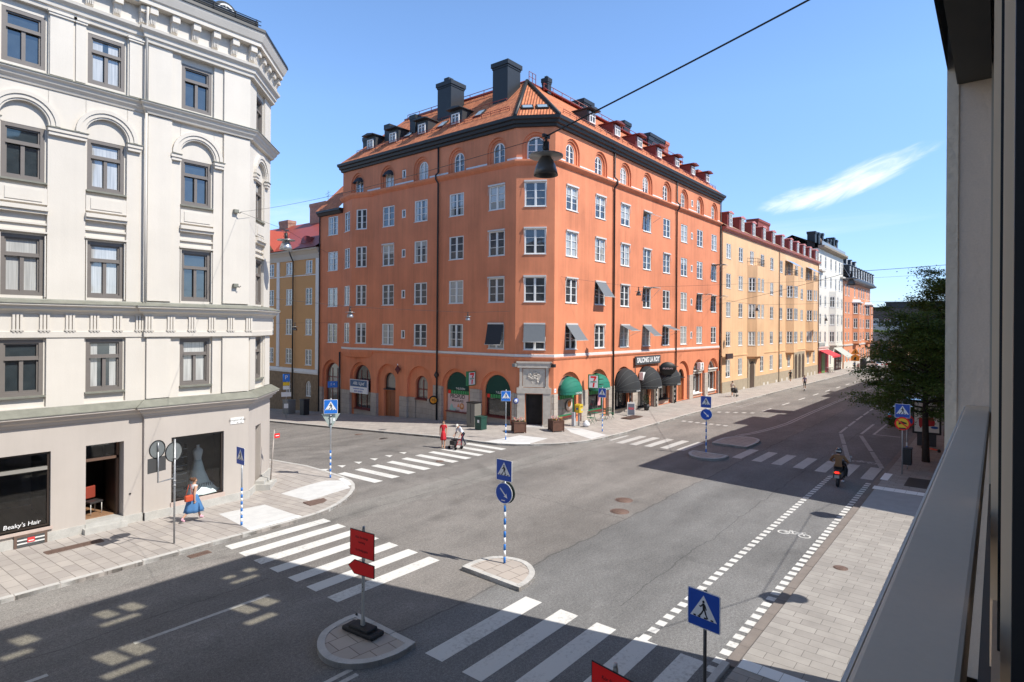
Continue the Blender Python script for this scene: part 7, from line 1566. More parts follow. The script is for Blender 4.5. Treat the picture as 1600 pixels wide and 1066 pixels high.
local(m_.build('board', SK), t); q = textmesh('MUSSLAN', .22, mat('pinkish lettering', (.7, .5, .5), .5), 'lettering', None, ext=.004); q.parent = t; q.matrix_local = Matrix.Translation((0, -.07, 0)) @ Matrix.Rotation(math.pi/2, 4, 'X')
m_ = MB(); m_.tube([(.7, .0, .2), (1.1, .3, .2)], .03, 6); local(m_.build('bracket', BLK), t)
for (x, lab) in ((49.0, 'white air conditioning unit above the middle black awnings'), (62.2, 'white air conditioning unit on the wall by the white shop arches')):
    t = empty('air_conditioner', (x, 24.85, 3.0 if x < 50 else 3.3), 0, lab, 'air conditioner', 'air conditioners on the orange facade'); m_ = MB(); m_.bev(-.45, .45, -.42, -.04, -.35, .35, .02); o = local(m_.build('housing', SW), t)
    for z in (.17, -.17): m_ = MB(); m_.lathe([(.15, 0), (.15, .01), (0, .01)], (-.453, -.23, z), 16, axis='x') if False else m_.lathe([(.15, -.43), (.15, -.421), (0, -.43)], (.05, 0, z), 16, axis='y'); local(m_.build('fan_grille', SBACK), t)
    m_ = MB(); m_.box(-.4, .4, -.4, 0, -.4, -.36); local(m_.build('bracket', GAL), t)
t = tag(MB().box(-1.35, 1.25, -.14, -.02, -.62, .62).build('shop_sign', SW), 'blue and white lighting shop sign over the second arch of the side street', 'shop sign'); t.matrix_world = FL @ T(LY(45.55), -.02, 1.72)
m_ = MB(); m_.box(-1.3, 1.2, -.146, -.141, -.02, .58); local(m_.build('blue_field', mat('navy sign', (.02, .08, .2), .4)), t)
for (tx, s_, zz_, mm) in (('Allt i Ljud', .42, .28, SW), ('hemelektronik o belysning', .15, -.2, SBL), ('08-22 18 08 56', .2, -.45, SBL)): q = textmesh(tx, s_, mm, 'lettering', None, ext=.002, shear=.25 if s_ > .3 else 0, bold=.004); q.parent = t; q.matrix_local = Matrix.Translation((-.05, -.15, zz_)) @ Matrix.Rotation(math.pi/2, 4, 'X')
t = empty('number_sign', (33.2, 48.75, 1.75), math.radians(-30), 'small blue house sign by the downpipe at the left end of the orange facade', 'sign'); m_ = MB(); m_.box(-.45, .45, -.03, 0, -.3, .3); local(m_.build('plate', SBL2), t); q = textmesh('E 4', .3, SW, 'lettering', None, ext=.002); q.parent = t; q.matrix_local = Matrix.Translation((0, -.032, 0)) @ Matrix.Rotation(math.pi/2, 4, 'X')
t = empty('round_sign', (33.5, 35.33, 1.35), face(33.5, 35.3), 'round yellow and black plate fixed to the dark downpipe', 'sign'); m_ = MB(); m_.lathe([(.36, -.03), (.36, 0), (0, 0)], n=24, axis='y'); local(m_.build('disc', SK), t); m_ = MB(); m_.lathe([(0, -.042), (.26, -.04), (.26, -.031)], n=20, axis='y'); o = local(m_.build('face', mat('amber', (.75, .3, .02), .5)), t); q = textmesh('05', .3, SK, 'lettering', None, ext=.002); q.parent = t; q.matrix_local = Matrix.Translation((0, -.046, 0)) @ Matrix.Rotation(math.pi/2, 4, 'X')
t = empty('wall_lantern', (33.7, 40.0, 3.6), 0, 'dark red wall lantern with white tip above the wooden side street door', 'wall lamp'); m_ = MB(); m_.lathe([(0, -.45), (.32, .0), (.0, .35)], n=4); local(m_.build('lantern', mat('lantern red', (.12, .02, .02), .5)), t); m_ = MB(); m_.lathe([(0, .3), (.05, .38), (.0, .5)], n=8); local(m_.build('tip', SW), t)
t = tag(MB().box(LY(27.95)-.45, LY(27.95)+.35, -.03, -.0, 2.2, 2.42).build('street_name_sign', mat('pale blue plate', (.4, .5, .55), .5), M=FL), 'pale street name plate on the shaded wall beside the corner portal', 'sign')
t = tag(MB().box(LC-.1, LC+.0, -.02, .0, 2.1, 2.2).build('house_number_sign', SW, M=FCH @ Matrix.Translation((-.02, -.01, 0))), 'tiny white plate at the edge of the chamfered corner', 'sign') if False else None
t = tag(MB().box(.06, .3, -.03, -.003, 2.55, 2.85).build('house_number_sign', SW, M=FR), 'white house number plate at the start of the sunny orange facade', 'sign'); textmesh('75', .16, SBL, 'lettering', t, M=FR @ T(.18, -.032, 2.7), ext=.001)
for s, lb in ((-1, 'left'), (1, 'right')):
    t = empty('flood_lamp', tuple(FCH @ Vector((c+s*1.4, -.25, 4.55))), 0, 'small dark flood lamp at the %s end of the portal lintel' % lb, 'wall lamp'); m_ = MB(); m_.bev(-.14, .14, -.14, .14, -.14, .1, .03); local(m_.build('housing', SBACK if s < 0 else BLK), t); m_ = MB(); m_.tube([(0, 0, .08), (-s*.12, .15, .2)], .02, 6); local(m_.build('arm', BLK), t)
t = empty('clock_sign', tuple(FCH @ Vector((.12, -.3, 1.95))), 0, 'small round blue and white disc left of the corner shop door', 'sign'); t.rotation_euler.z = face(34, 27); m_ = MB(); m_.lathe([(0, -.05), (.2, -.05), (.2, 0)], n=20, axis='y'); local(m_.build('rim', SBL), t); m_ = MB(); m_.lathe([(0, -.056), (.12, -.055), (.12, -.051)], n=20, axis='y'); local(m_.build('disc', SW), t)
t = tag(MB().lathe([(0, -.004), (.42, -.004), (.42, 0)], (RX(rc[0])+.55, .39, 1.35), 24, axis='y').build('window_sticker', mat('cream sticker', (.75, .68, .58), .5), M=FR), 'round cream sticker in the first green framed window', 'sticker'); MB().lathe([(0, -.01), (.25, -.01), (.25, -.005)], (RX(rc[0])+.55, .39, 1.5), 20, axis='y').build('orange_dot', OK_, t, M=FR)
t = tag(MB().box(RX(rc[1])+.55, RX(rc[1])+1.0, .385, .40, .95, 1.75).build('window_poster', mat('rosy poster', (.7, .35, .38), .5), M=FR), 'small rosy poster in the second green framed window', 'poster')
for k, x in enumerate((46.6, 51.7, 55.7)):
    t = tag(MB().box(RX(x)-.12, RX(x)+.12, -.28, -.2, -.1, 2.1).build('vertical_banner', SK, M=FR), ('first', 'second', 'third')[k]+' narrow black banner hanging below the black awnings', 'banner')
    for j, ch in enumerate('SHOP'): textmesh(ch, .34, SW, 'lettering', t, M=FR @ T(RX(x), -.285, 1.8-.48*j), ext=.002)
t = tag(MB().box(-1.0, 1.0, -.1, .1, -.3, .3).build('shop_sign', mat('brown board', (.05, .03, .03), .6)), 'dark brown board sticking out where the orange and yellow facades meet', 'shop sign'); t.location = (69.5, 24.1, 4.1); t.rotation_euler.z = 0
t = empty('potted_plant', (48.6, 24.1, .05), 0, 'dark potted shrub in the doorway under the black awnings', 'potted plant'); m_ = MB(); m_.lathe([(.2, 0), (.28, .5), (.24, .5)], n=14); local(m_.build('pot', BLK), t)
r_ = random.Random(5); m_ = MB()
for k in range(260):
    p = Vector((r_.gauss(0, .2), r_.gauss(0, .2), .85+r_.gauss(0, .28))); d = Vector((r_.uniform(-1, 1), r_.uniform(-1, 1), r_.uniform(-.5, 1))).normalized()*.09; e = d.cross(Vector((.3, .2, 1))).normalized()*.035; m_.add([p-e, p+d, p+e, p-d*.5], [(0, 1, 2, 3)])
local(m_.build('leaves', mat('shrub leaves', (.03, .05, .015), .7), fixn=False), t)
# ================================================================== HANGING LAMPS AND WIRES
LSH = mat('lamp shade metal', (.12, .115, .11), .35, metal=.3, var=.1); LDISC = mat('lamp disc', (.42, .40, .37), .4, metal=.2); LIN = mat('lamp inner', (.45, .42, .36), .5); WIRE = mat('wire', (.03, .03, .035), .5); SLV = mat('silver shade', (.45, .46, .47), .3, metal=.7)
def lamp(p, label, s=1.0, grp='street lamps hung on wires', shade=None):
    t = empty('street_lamp', p, 0, label, 'street lamp', grp); t.scale = (s, s, s); sh = shade or LSH
    m_ = MB(); m_.lathe([(.30, -.355), (.30, -.335), (.12, -.31), (.0, -.31)], n=28); m_.lathe([(.30, -.36), (.30, -.34)], n=28); local(m_.build('disc', LDISC if not shade else sh), t)
    m_ = MB(); m_.lathe([(.06, -.3), (.09, -.365), (.125, -.42), (.16, -.49), (.19, -.58), (.215, -.68), (.205, -.68), (.175, -.58), (.14, -.48), (.0, -.42)], n=28); local(m_.build('shade', sh), t)
    m_ = MB(); m_.lathe([(.0, -.6), (.06, -.58), (.07, -.52), (.03, -.45)], n=12); local(m_.build('bulb', LIN), t)
    m_ = MB(); m_.lathe([(.055, -.33), (.055, -.10), (0, -.10)], n=14); local(m_.build('neck', BLK), t)
    m_ = MB(); m_.tube([(0, 0, -.1), (0, 0, .0)], .02, 6); m_.bev(-.09, .09, -.025, .025, -.03, .03, .01); m_.tube([(-.04, 0, -.05), (-.09, 0, -.1), (-.06, 0, -.16), (-.1, 0, -.22), (-.05, 0, -.26)], .008, 5); local(m_.build('hanger', WIRE), t); return t
def wire(pts, label, r=.008, sag=0.0):
    P = []
    for a, b_ in zip(pts[:-1], pts[1:]):
        a, b_ = Vector(a), Vector(b_); n = 14
        for k in range(n): t_ = k/n; P.append(a.lerp(b_, t_)-Vector((0, 0, sag*(b_-a).length*4*t_*(1-t_)*.01)))
    P.append(Vector(pts[-1])); m_ = MB(); m_.tube(P, r, 5); o = m_.build('overhead_wire', WIRE); tag(o, label, 'wire'); return o
L1 = (8.43, 6.12, 10.62); lamp(L1, 'largest hanging street lamp in front of the orange building corner, on the thick wire')
wire([(8.92, .22, 12.27), L1], 'thick black wire crossing the upper sky down to the largest lamp', .014, .5); wire([L1, (12.42, 25.0, 12.1)], 'thin wire from the largest lamp to the cream wall bracket', .006, 1)
LB_ = (15.05, 25.9, 11.75); lamp(LB_, 'hanging lamp close to the cream building corner in front of the brick chimney', 1.35, shade=SLV); wire([(12.46, 24.99, 12.08), (15.05, 25.9, 11.77), (33.85, 47, 13.3)], 'thin wire from the cream wall past the brick chimney to the orange facade', .007, .6)
def on(px_, a, b_):
    a, b_ = Vector(a), Vector(b_); lo = 0; best = None
    for k in range(2001):
        p = a.lerp(b_, k/2000); d = p.dot(fw); x = 800+p.dot(rt)/d*FPX
        if best is None or abs(x-px_) < best[0]: best = (abs(x-px_), p)
    return best[1]
A1, A2 = (33.9, 27.75, 8.45), (15.25, 29.3, 8.75)
pa, pb = on(731, A1, A2), on(547, A1, A2); pa.z -= .25; pb.z -= .28
lamp(pa, 'small silver hanging lamp over the side street, right of the two on one wire', .8, shade=SLV); lamp(pb, 'small silver hanging lamp over the side street, left of the two on one wire', .9, shade=SLV)
wire([A1, pa, pb, A2], 'pale wire carrying two silver lamps across the side street', .008)
pc = on(461, (33.9, 49.5, 7.6), (17, 52, 7.2)); lamp(pc, 'tiny dark hanging lamp far up the side street before the ochre house', 1.0); wire([(33.9, 49.5, 7.6), pc, (17, 52, 7.2)], 'farthest wire across the side street', .008)
pd = Vector((40.9, 21.0, 10.35)); lamp(pd, 'small dark hanging lamp before the middle of the sunny orange facade', .9); wire([(36.2, 24.85, 11.0), pd, (60, .3, 12.0)], 'thin wire across the main street at the orange facade', .008, .5)
pe = Vector((70, 21.2, 10.0)); lamp(pe, 'small dark hanging lamp before the yellow facade', 1.0); wire([(69, 24.5, 10.6), pe, (95, .3, 11.5)], 'thin wire across the main street at the yellow facade', .012, .4)
pf = Vector((34.6, 5.85, 10.25)); lamp(pf, 'dark hanging lamp in the distance before the black mansard roof', 1.0); wire([(38, .3, 10.75), pf, (66, 24.8, 9.9)], 'thin wire at the right across the sky above the tree', .012, .4)
pg = Vector((108, 21.8, 9.5)); lamp(pg, 'farthest hanging lamp before the cream narrow house', 1.2); wire([(107, 24.4, 9.9), pg, (125, 1, 10.5)], 'farthest thin wire across the main street', .012)
for p, lb in (((19.25, -3.6, 10.0), 'street lamp hung over the gap to the right, the nearer one'), ((28.15, -2.9, 10.0), 'street lamp hung over the gap to the right, the farther one')): lamp((p[0], p[1], p[2]+.35), lb, 1.35)
wire([(14.3, -2.0, 10.8), (19.25, -3.6, 10.36), (28.15, -2.9, 10.36), (32.4, -4, 10.9)], 'wire between the two lamps over the gap on our side', .012)
# ================================================================== PEOPLE
SKIN = mat('skin', (.52, .30, .20), .6); 
def rot2(v, a): return Vector((v.x*math.cos(a)+v.z*math.sin(a), v.y, -v.x*math.sin(a)+v.z*math.cos(a)))
def figure(pos, rz, label, h=1.7, lean=0, legs=((20, -8), (-22, -5)), arms=((-18, -20), (18, -25)), top=None, bottom=None, shoe=None, sleeve=.5, legskin=0, hair=(.05, .03, .02), hairlen=0, neck=0, group=None, skirt=None, cap=None, armout=.03, name='person', crouch=0, sit=False, fat=1.0):
    """walking adult facing +x; angles in degrees: (thigh, knee) and (upper arm, elbow) per side"""
    k = h/1.72; J = {}; E_ = []; R = {}; Z = {}
    ln = math.radians(lean)
    hip = Vector((0, 0, .92)); J['pel'] = hip
    def T_(v): return hip+rot2(Vector(v), ln)
    J['wai'] = T_((0, 0, .13)); J['che'] = T_((.0, 0, .34)); J['upc'] = T_((0, 0, .46))
    nk = math.radians(lean*.75+neck)
    J['nec'] = T_((.0, 0, .55)); base = J['nec']
    def Hd(v): return base+rot2(Vector(v), nk)
    J['hd0'] = Hd((.015, 0, .06)); J['hd1'] = Hd((.03, 0, .125)); J['hd2'] = Hd((.015, 0, .19))
    E_ += [('pel', 'wai'), ('wai', 'che'), ('che', 'upc'), ('upc', 'nec'), ('nec', 'hd0'), ('hd0', 'hd1'), ('hd1', 'hd2')]
    R.update(pel=(.115*fat, .155*fat), wai=(.10*fat, .135*fat), che=(.115*fat, .155*fat), upc=(.085*fat, .13), nec=(.052, .052), hd0=(.07, .062), hd1=(.098, .078), hd2=(.085, .07))
    down = Vector((0, 0, -1)); foot = []
    for s, (ta, ka) in zip((1, -1), legs):
        n = 'L' if s > 0 else 'R'; a = math.radians(ta); b_ = math.radians(ta-ka if ka > 0 else ta+ka*-1*-1)
        H0 = hip+Vector((0, s*.088, -.03)); K = H0+Vector((math.sin(a), 0, -math.cos(a)))*.42; b2 = math.radians(ta-abs(ka)); A = K+Vector((math.sin(b2), 0, -math.cos(b2)))*.41
        tp = A+Vector((.13*math.cos(min(0, b2+.35)), 0, -.055+.10*math.sin(min(0, b2+.2))))
        J['hp'+n] = H0; J['kn'+n] = K; J['an'+n] = A; J['to'+n] = tp; foot.append(min(A.z-.075, tp.z-.03))
        J['he'+n] = A+Vector((-.035, 0, -.045))
        E_ += [('pel', 'hp'+n), ('hp'+n, 'kn'+n), ('kn'+n, 'an'+n), ('an'+n, 'to'+n), ('an'+n, 'he'+n)]
        R.update({'hp'+n: (.085*fat, .085*fat), 'kn'+n: (.055, .055), 'an'+n: (.036, .036), 'to'+n: (.032, .042), 'he'+n: (.032, .032)})
    for s, (ua, ea) in zip((1, -1), arms):
        n = 'L' if s > 0 else 'R'; S = T_((0, s*.17, .47)); a = math.radians(ua); 
        d = Vector((math.sin(a), s*.13, -math.cos(a))).normalized(); El = S+d*.28; b2 = math.radians(ua+abs(ea)); d2 = Vector((math.sin(b2), s*armout, -math.cos(b2))).normalized(); Wr = El+d2*.25; Ha = Wr+d2*.075
        J['sh'+n] = S; J['el'+n] = El; J['wr'+n] = Wr; J['ha'+n] = Ha; E_ += [('upc', 'sh'+n), ('sh'+n, 'el'+n), ('el'+n, 'wr'+n), ('wr'+n, 'ha'+n)]
        R.update({'sh'+n: (.062, .062), 'el'+n: (.042, .042), 'wr'+n: (.026, .028), 'ha'+n: (.018, .038)})
    names = list(J); me = bpy.data.meshes.new('b'); me.from_pydata([J[n]*k for n in names], [(names.index(a), names.index(b_)) for a, b_ in E_], [])
    o = bpy.data.objects.new('b', me); C.objects.link(o)
    md = o.modifiers.new('s', 'SKIN'); md.use_smooth_shade = True
    for i, n in enumerate(names): me.skin_vertices[0].data[i].radius = (R[n][0]*k, R[n][1]*k); me.skin_vertices[0].data[i].use_root = (n == 'pel')
    o.modifiers.new('u', 'SUBSURF').levels = 1; o.modifiers['u'].render_levels = 1
    bpy.context.view_layer.update(); m2 = bpy.data.meshes.new_from_object(o.evaluated_get(bpy.context.evaluated_depsgraph_get())); bpy.data.objects.remove(o)
    bm = bmesh.new(); bm.from_mesh(m2); bm.to_mesh(m2); bm.free()
    mats = [SKIN, top or SKIN, bottom or SKIN, shoe or SKIN]; m2.materials.clear(); [m2.materials.append(q) for q in mats]
    def seg(p, a, b_): ab = b_-a; t_ = max(0, min(1, (p-a).dot(ab)/ab.length_squared)); return (p-(a+ab*t_)).length, t_
    for f in m2.polygons:
        p = f.center/k; best = min(((seg(p, J[a], J[b_]), a, b_) for a, b_ in E_), key=lambda q: q[0][0]); (dd, t_), a, b_ = best; z = 0
        if a in ('wai', 'che') or b_.startswith('sh') or (a == 'upc' and t_ < .45): z = 1
        elif a == 'pel' and b_ == 'wai': z = 1 if t_ > .45 else 2
        elif a == 'pel': z = 2
        elif a[:2] == 'sh': z = 1 if (sleeve >= 1 or t_ < sleeve) and sleeve > 0 else 0
        elif a[:2] == 'el': z = 1 if sleeve > 1 else 0
        elif a[:2] == 'hp': z = 2 if legskin < 2 or t_ < .35 else 0
        elif a[:2] == 'kn': z = (2 if t_ < .93 else 3) if legskin == 0 else (0 if t_ < .9 else 3)
        elif a[:2] == 'an': z = 3
        if legskin == 1 and a[:2] == 'hp' and t_ > .95: z = 0
        f.material_index = z; f.use_smooth = True
    # fingers, nose and ears grow out of the same mesh
    mb = MB()
    for s in (1, -1):
        n = 'L' if s > 0 else 'R'; d = (J['ha'+n]-J['wr'+n]).normalized(); side = Vector((1, 0, 0)).cross(d).normalized() if abs(d.x) < .9 else Vector((0, 1, 0)); fwd = d.cross(side).normalized()
        if fwd.x < 0: fwd = -fwd
        for i, (o_, L) in enumerate(((.028, .06), (.01, .072), (-.01, .068), (-.027, .052))):
            b0 = J['ha'+n]+fwd*o_*.9-d*.01; b1 = b0+d*L*.55; b2 = b1+(d*.7+fwd*.0-Vector((0, s, 0))*.6).normalized()*L*.5; mb.tube([b0*k, b1*k, b2*k], [.010*k, .009*k, .007*k], 6)
        b0 = J['wr'+n]+fwd*.02+d*.02; mb.tube([b0*k, (b0+fwd*.03+d*.03)*k, (b0+fwd*.035+d*.06)*k], [.011*k, .010*k, .008*k], 6)
    mb.tube([Hd((.105, 0, .125))*k, Hd((.128, 0, .10))*k], [.010*k, .013*k], 6)
    for s in (1, -1): mb.tube([Hd((.01, s*.075, .10))*k, Hd((.015, s*.084, .135))*k], [.012*k, .014*k], 6)
    base_n = len(m2.vertices); bm = bmesh.new(); bm.from_mesh(m2); vs = [bm.verts.new(v) for v in mb.v]; 
    for f in mb.f:
        try: q = bm.faces.new([vs[i] for i in f]); q.material_index = 0; q.smooth = True
        except ValueError: pass
    bm.to_mesh(m2); bm.free()
    zf = min(foot)*k
    t = bpy.data.objects.new(name, m2); C.objects.link(t); t.location = (pos[0], pos[1], pos[2]-zf); t.rotation_euler.z = rz; tag(t, label, 'person', group)
    HM = mat('hair %s' % str(hair), hair, .8)
    if not cap:
        m_ = MB(); m_.lathe([(.092, -.02), (.098, .03), (.085, .075), (.05, .105), (0, .115)], n=16, sx=1.08, sy=.92)
        m_.v = [tuple(Hd((v[0]+.0-(.02 if v[2] < .05 else 0), v[1], v[2]+.125+(.05*max(0, v[0])*8 if v[2] < .04 else 0)))*k) for v in m_.v]
        if hairlen: 
            q = MB(); q.lathe([(.03, -hairlen), (.07, -hairlen*.6), (.09, 0), (.06, .08)], n=12); m_.add([tuple(Hd((v[0]*.7-.055, v[1], v[2]+.12))*k) for v in q.v], q.f, smooth=True)
        local(m_.build('hair', HM), t)
    else:
        m_ = MB(); m_.lathe([(.10, 0), (.102, .04), (.08, .09), (0, .11)], n=16); m_.v = [tuple(Hd((v[0]+.01, v[1]*.88, v[2]+.13))*k) for v in m_.v]; m_.add([tuple(Hd(p)*k) for p in ((.09, -.07, .14), (.19, -.05, .13), (.2, .05, .13), (.09, .07, .14), (.09, 0, .165))], [(0, 1, 4), (1, 2, 4), (2, 3, 4), (0, 1, 2, 3)]); local(m_.build('cap', cap), t)
    m_ = MB()
    for s in (1, -1): m_.lathe([(0, -.006), (.012, 0), (0, .006)], tuple(Hd((.116, s*.032, .135))*k), 8)
    m_.lathe([(0, -.003), (.018, 0), (0, .003)], tuple(Hd((.112, 0, .07))*k), 8); local(m_.build('face_features', mat('dark brown', (.05, .02, .015), .6)), t)
    if skirt:
        mt_, zl, rr, sh_ = skirt; n = 30; m_ = MB(); prof = [(.125, 1.06), (.165, .95), (.17+(rr-.17)*.35, .95-(.95-zl)*.35), (.17+(rr-.17)*.75, .95-(.95-zl)*.75), (rr, zl)]
        m_.lathe(prof, n=n); 
        for i, v in enumerate(m_.v):
            a = math.atan2(v[1], v[0]); f = max(0, (1.0-v[2])/(1.0-zl)); w_ = 1+.09*f*math.sin(a*7+1)+.04*f*math.sin(a*13); m_.v[i] = ((v[0]*w_*sh_+.03*f*sh_)*k, v[1]*w_*.85*k, v[2]*k)
        local(m_.build('skirt', mt_), t)
    t['_J'] = 0; del t['_J']; return t, J, k
# woman walking past the bridal window
zt = .115+tilt(9.95, 23.55)
p, J, k = figure((9.95, 23.5, zt), 0.05, 'woman in blue skirt and pale top walking past the bridal shop window', 1.68, lean=3, legs=((26, -6), (-24, -22)), arms=((12, -14), (-16, -18)), top=mat('pale top', (.62, .62, .64), .8), bottom=mat('blue skirt cloth', (.06, .17, .36), .8, var=.1, vs=9), shoe=mat('pink shoes', (.70, .40, .48), .6), sleeve=0, legskin=1, hair=(.10, .045, .02), skirt=(mat('blue skirt cloth', (.1, .2, .4)), .40, .31, 1.2))
m_ = MB(); m_.lathe([(0, -.05), (.045, -.03), (.055, .02), (.03, .06), (0, .07)], tuple(Vector((-.085, 0, 1.66))*k), 12); local(m_.build('hair_bun', bpy.data.materials['hair (0.1, 0.045, 0.02)']), p)
b = empty('shoulder_bag', (9.72, 23.28, zt+.82), .1, 'orange red shoulder bag carried by the woman in the blue skirt', 'bag'); m_ = MB(); m_.bev(-.17, .13, -.07, .07, .0, .24, .05); local(m_.build('body', mat('orange red leather', (.50, .075, .025), .5)), b); m_ = MB(); m_.tube([(-.13, 0, .23), (-.0, .05, .60), (.07, .05, .62), (.1, 0, .23)], .012, 6); local(m_.build('strap', mat('orange red leather', (0, 0, 0))), b)
# woman in red and man with walking frame
RD = mat('red dress', (.50, .015, .025), .8, var=.1, vs=8)
z2 = G(25.3, 25.6)+.005
figure((25.25, 25.75, z2), math.radians(-140), 'woman in a knee length red dress on the side street crossing', 1.66, legs=((10, -4), (-8, -6)), arms=((6, -10), (-6, -12)), top=RD, bottom=RD, shoe=mat('tan shoes', (.45, .25, .14), .6), sleeve=.6, legskin=1, hair=(.06, .03, .02), hairlen=.12, skirt=(RD, .52, .22, 1.0))
p, J, k = figure((26.15, 25.05, z2), math.radians(180), 'stooped man in pale shirt and white cap pushing a red walking frame', 1.66, lean=42, neck=12, legs=((20, -14), (-24, -10)), arms=((-2, -42), (4, -40)), top=mat('pale grey shirt', (.60, .62, .68), .85), bottom=mat('navy trousers', (.02, .025, .05), .8), shoe=mat('dark shoes', (.05, .02, .02), .6), sleeve=.8, cap=mat('white cap', (.72, .68, .60), .8))
RF = mat('red frame', (.42, .02, .03), .4)
def wheel(t, x, y, r, w_=.03, name='wheel', tm=None, hub=None):
    m_ = MB(); m_.lathe([(r*.82, -w_), (r, -w_*.6), (r, w_*.6), (r*.82, w_)], (x, y, r), 20, axis='y'); m_.lathe([(r*.82, -w_), (r*.82, w_)], (x, y, r), 20, axis='y'); o = local(m_.build(name, tm or BLK), t)
    m_ = MB(); m_.lathe([(0, -w_*.7), (r*.3, -w_*.5), (r*.3, w_*.5), (0, w_*.7)], (x, y, r), 10, axis='y')
    for k_ in range(5): a = k_*math.pi*2/5; m_.tube([(x, y, r), (x+r*.84*math.cos(a), y, r+r*.84*math.sin(a))], .008, 5)
    q = m_.build('rim', hub or GAL); q.parent = o; return o
t = empty('walking_frame', (25.55, 25.05, z2), math.radians(180), 'red wheeled walking frame in front of the stooped man', 'walking frame')
for s in (-.27, .27):
    wheel(t, .25, s, .1); wheel(t, -.28, s, .1); m_ = MB(); m_.tube([(-.28, s, .12), (-.18, s, .55), (-.32, s, .86), (-.40, s, .88)], .016, 7); m_.tube([(.25, s, .12), (.0, s, .55), (-.18, s, .55)], .016, 7); m_.tube([(-.28, s, .3), (.15, s, .32)], .014, 7); local(m_.build('side_frame', RF), t)
    m_ = MB(); m_.tube([(-.32, s, .87), (-.46, s, .88)], .022, 8); local(m_.build('handle', BLK), t)
m_ = MB(); m_.bev(-.22, .12, -.24, .24, .54, .58, .01); local(m_.build('seat', BLK), t); m_ = MB(); m_.bev(.0, .28, -.2, .2, .26, .52, .03); local(m_.build('basket', BLK), t)
# distant pedestrians
p, J, k = figure((65.3, 22.3, G(65, 22)+.12), 0.0, 'distant man in pale shirt and dark shorts pushing a black pram on the sunny pavement', 1.78, lean=6, legs=((22, -8), (-24, -12)), arms=((22, -30), (22, -30)), top=mat('beige shirt', (.55, .47, .38), .85), bottom=BLK, shoe=SW, legskin=1, sleeve=.6)
t = empty('pram', (66.15, 22.3, G(66, 22)+.12), 0, 'black pram pushed by the distant man in shorts', 'pram')
for x, s, r in ((-.25, -.24, .14), (-.25, .24, .14), (.35, -.2, .11), (.35, .2, .11)): wheel(t, x, s, r)
m_ = MB(); m_.lathe([(0, -.26), (.26, -.2), (.3, 0), (.26, .2), (0, .26)], (0, 0, .72), 14, axis='y'); local(m_.build('hood', BLK), t); m_ = MB(); m_.bev(-.2, .45, -.2, .2, .4, .66, .06); local(m_.build('seat', BLK), t); m_ = MB(); m_.tube([(-.1, 0, .5), (-.55, 0, 1.02)], .015, 6); m_.tube([(-.55, -.22, 1.02), (-.55, .22, 1.02)], .018, 6); m_.tube([(-.25, -.24, .14), (.1, 0, .5), (.35, -.2, .11)], .014, 6); m_.tube([(-.25, .24, .14), (.1, 0, .5), (.35, .2, .11)], .014, 6); local(m_.build('frame', GAL), t)
figure((91.4, 23.0, G(91, 23)+.12), math.radians(180), 'distant person in black top and shorts walking towards us on the sunny pavement', 1.78, legs=((14, -5), (-16, -6)), top=BLK, bottom=mat('black shorts', (.03, .03, .035), .8), shoe=SW, legskin=1)
figure((81.4, 18.8, G(81, 18)+.09), math.radians(190), 'distant person in striped shirt and black shorts riding a board on the road', 1.78, legs=((8, -14), (-10, -14)), top=mat('violet shirt', (.20, .17, .24), .8, var=.4, vs=14), bottom=BLK, shoe=SW, legskin=1)
t = empty('skateboard', (81.4, 18.8, G(81, 18)), 0.1, 'small board under the distant person on the road', 'skateboard'); m_ = MB(); m_.bev(-.42, .42, -.11, .11, .07, .09, .01); local(m_.build('deck', DARKIRON), t)
for x in (-.28, .28):
    for y in (-.08, .08): m_ = MB(); m_.lathe([(0, -.02), (.03, -.02), (.03, .02), (0, .02)], (x, y, .03), 10, axis='y'); local(m_.build('wheel', SW), t)
for (x, y, a, lb, c1, c2) in ((127, 20.2, 180, 'far person in dark red clothes near the orange roadwork sign', (.25, .05, .04), (.05, .05, .06)), (139, 19.0, 90, 'far person in pale clothes at the distant crossing', (.5, .45, .4), (.1, .1, .14)), (133, 21.8, 0, 'far person in blue walking on the distant pavement', (.08, .12, .25), (.06, .06, .07))):
    figure((x, y, G(x, y)+.1), math.radians(a), lb, 1.75, top=mat('far top %s' % x, c1, .8), bottom=mat('far bottom %s' % x, c2, .8), shoe=BLK)
# ================================================================== SCOOTER AND RIDER
sx, sy = 31.7, 5.75
t = empty('motor_scooter', (sx, sy, 0), 0.03, 'dark motor scooter with glowing red tail light riding away on the shaded crossing', 'motor scooter')
DKS = mat('dark scooter paint', (.02, .022, .028), .3, coat=.5)
for x in (-.62, .66): wheel(t, x, 0, .24, .06)
m_ = MB(); m_.bev(-.85, .0, -.17, .17, .42, .72, .07); m_.bev(-.2, .5, -.15, .15, .24, .34, .04); local(m_.build('body', DKS), t)
m_ = MB(); m_.prism([(-.22, .3), (.22, .3), (.26, .62), (.16, .95), (-.16, .95), (-.26, .62)], lambda p, q: (q-.12*(p[1]-.3), p[0], p[1]), .52, .58); local(m_.build('leg_shield', DKS), t)
m_ = MB(); m_.tube([(.66, 0, .24), (.56, 0, .5), (.46, 0, 1.0)], [.05, .05, .035], 8); local(m_.build('fork', DKS), t)
m_ = MB(); m_.tube([(.4, -.34, 1.02), (.46, -.15, 1.0), (.46, .15, 1.0), (.4, .34, 1.02)], .018, 8); m_.bev(.4, .55, -.12, .12, .94, 1.06, .03); local(m_.build('handlebar', BLK), t)
m_ = MB(); m_.bev(-.82, -.02, -.15, .15, .72, .83, .05); local(m_.build('seat', BLK), t)
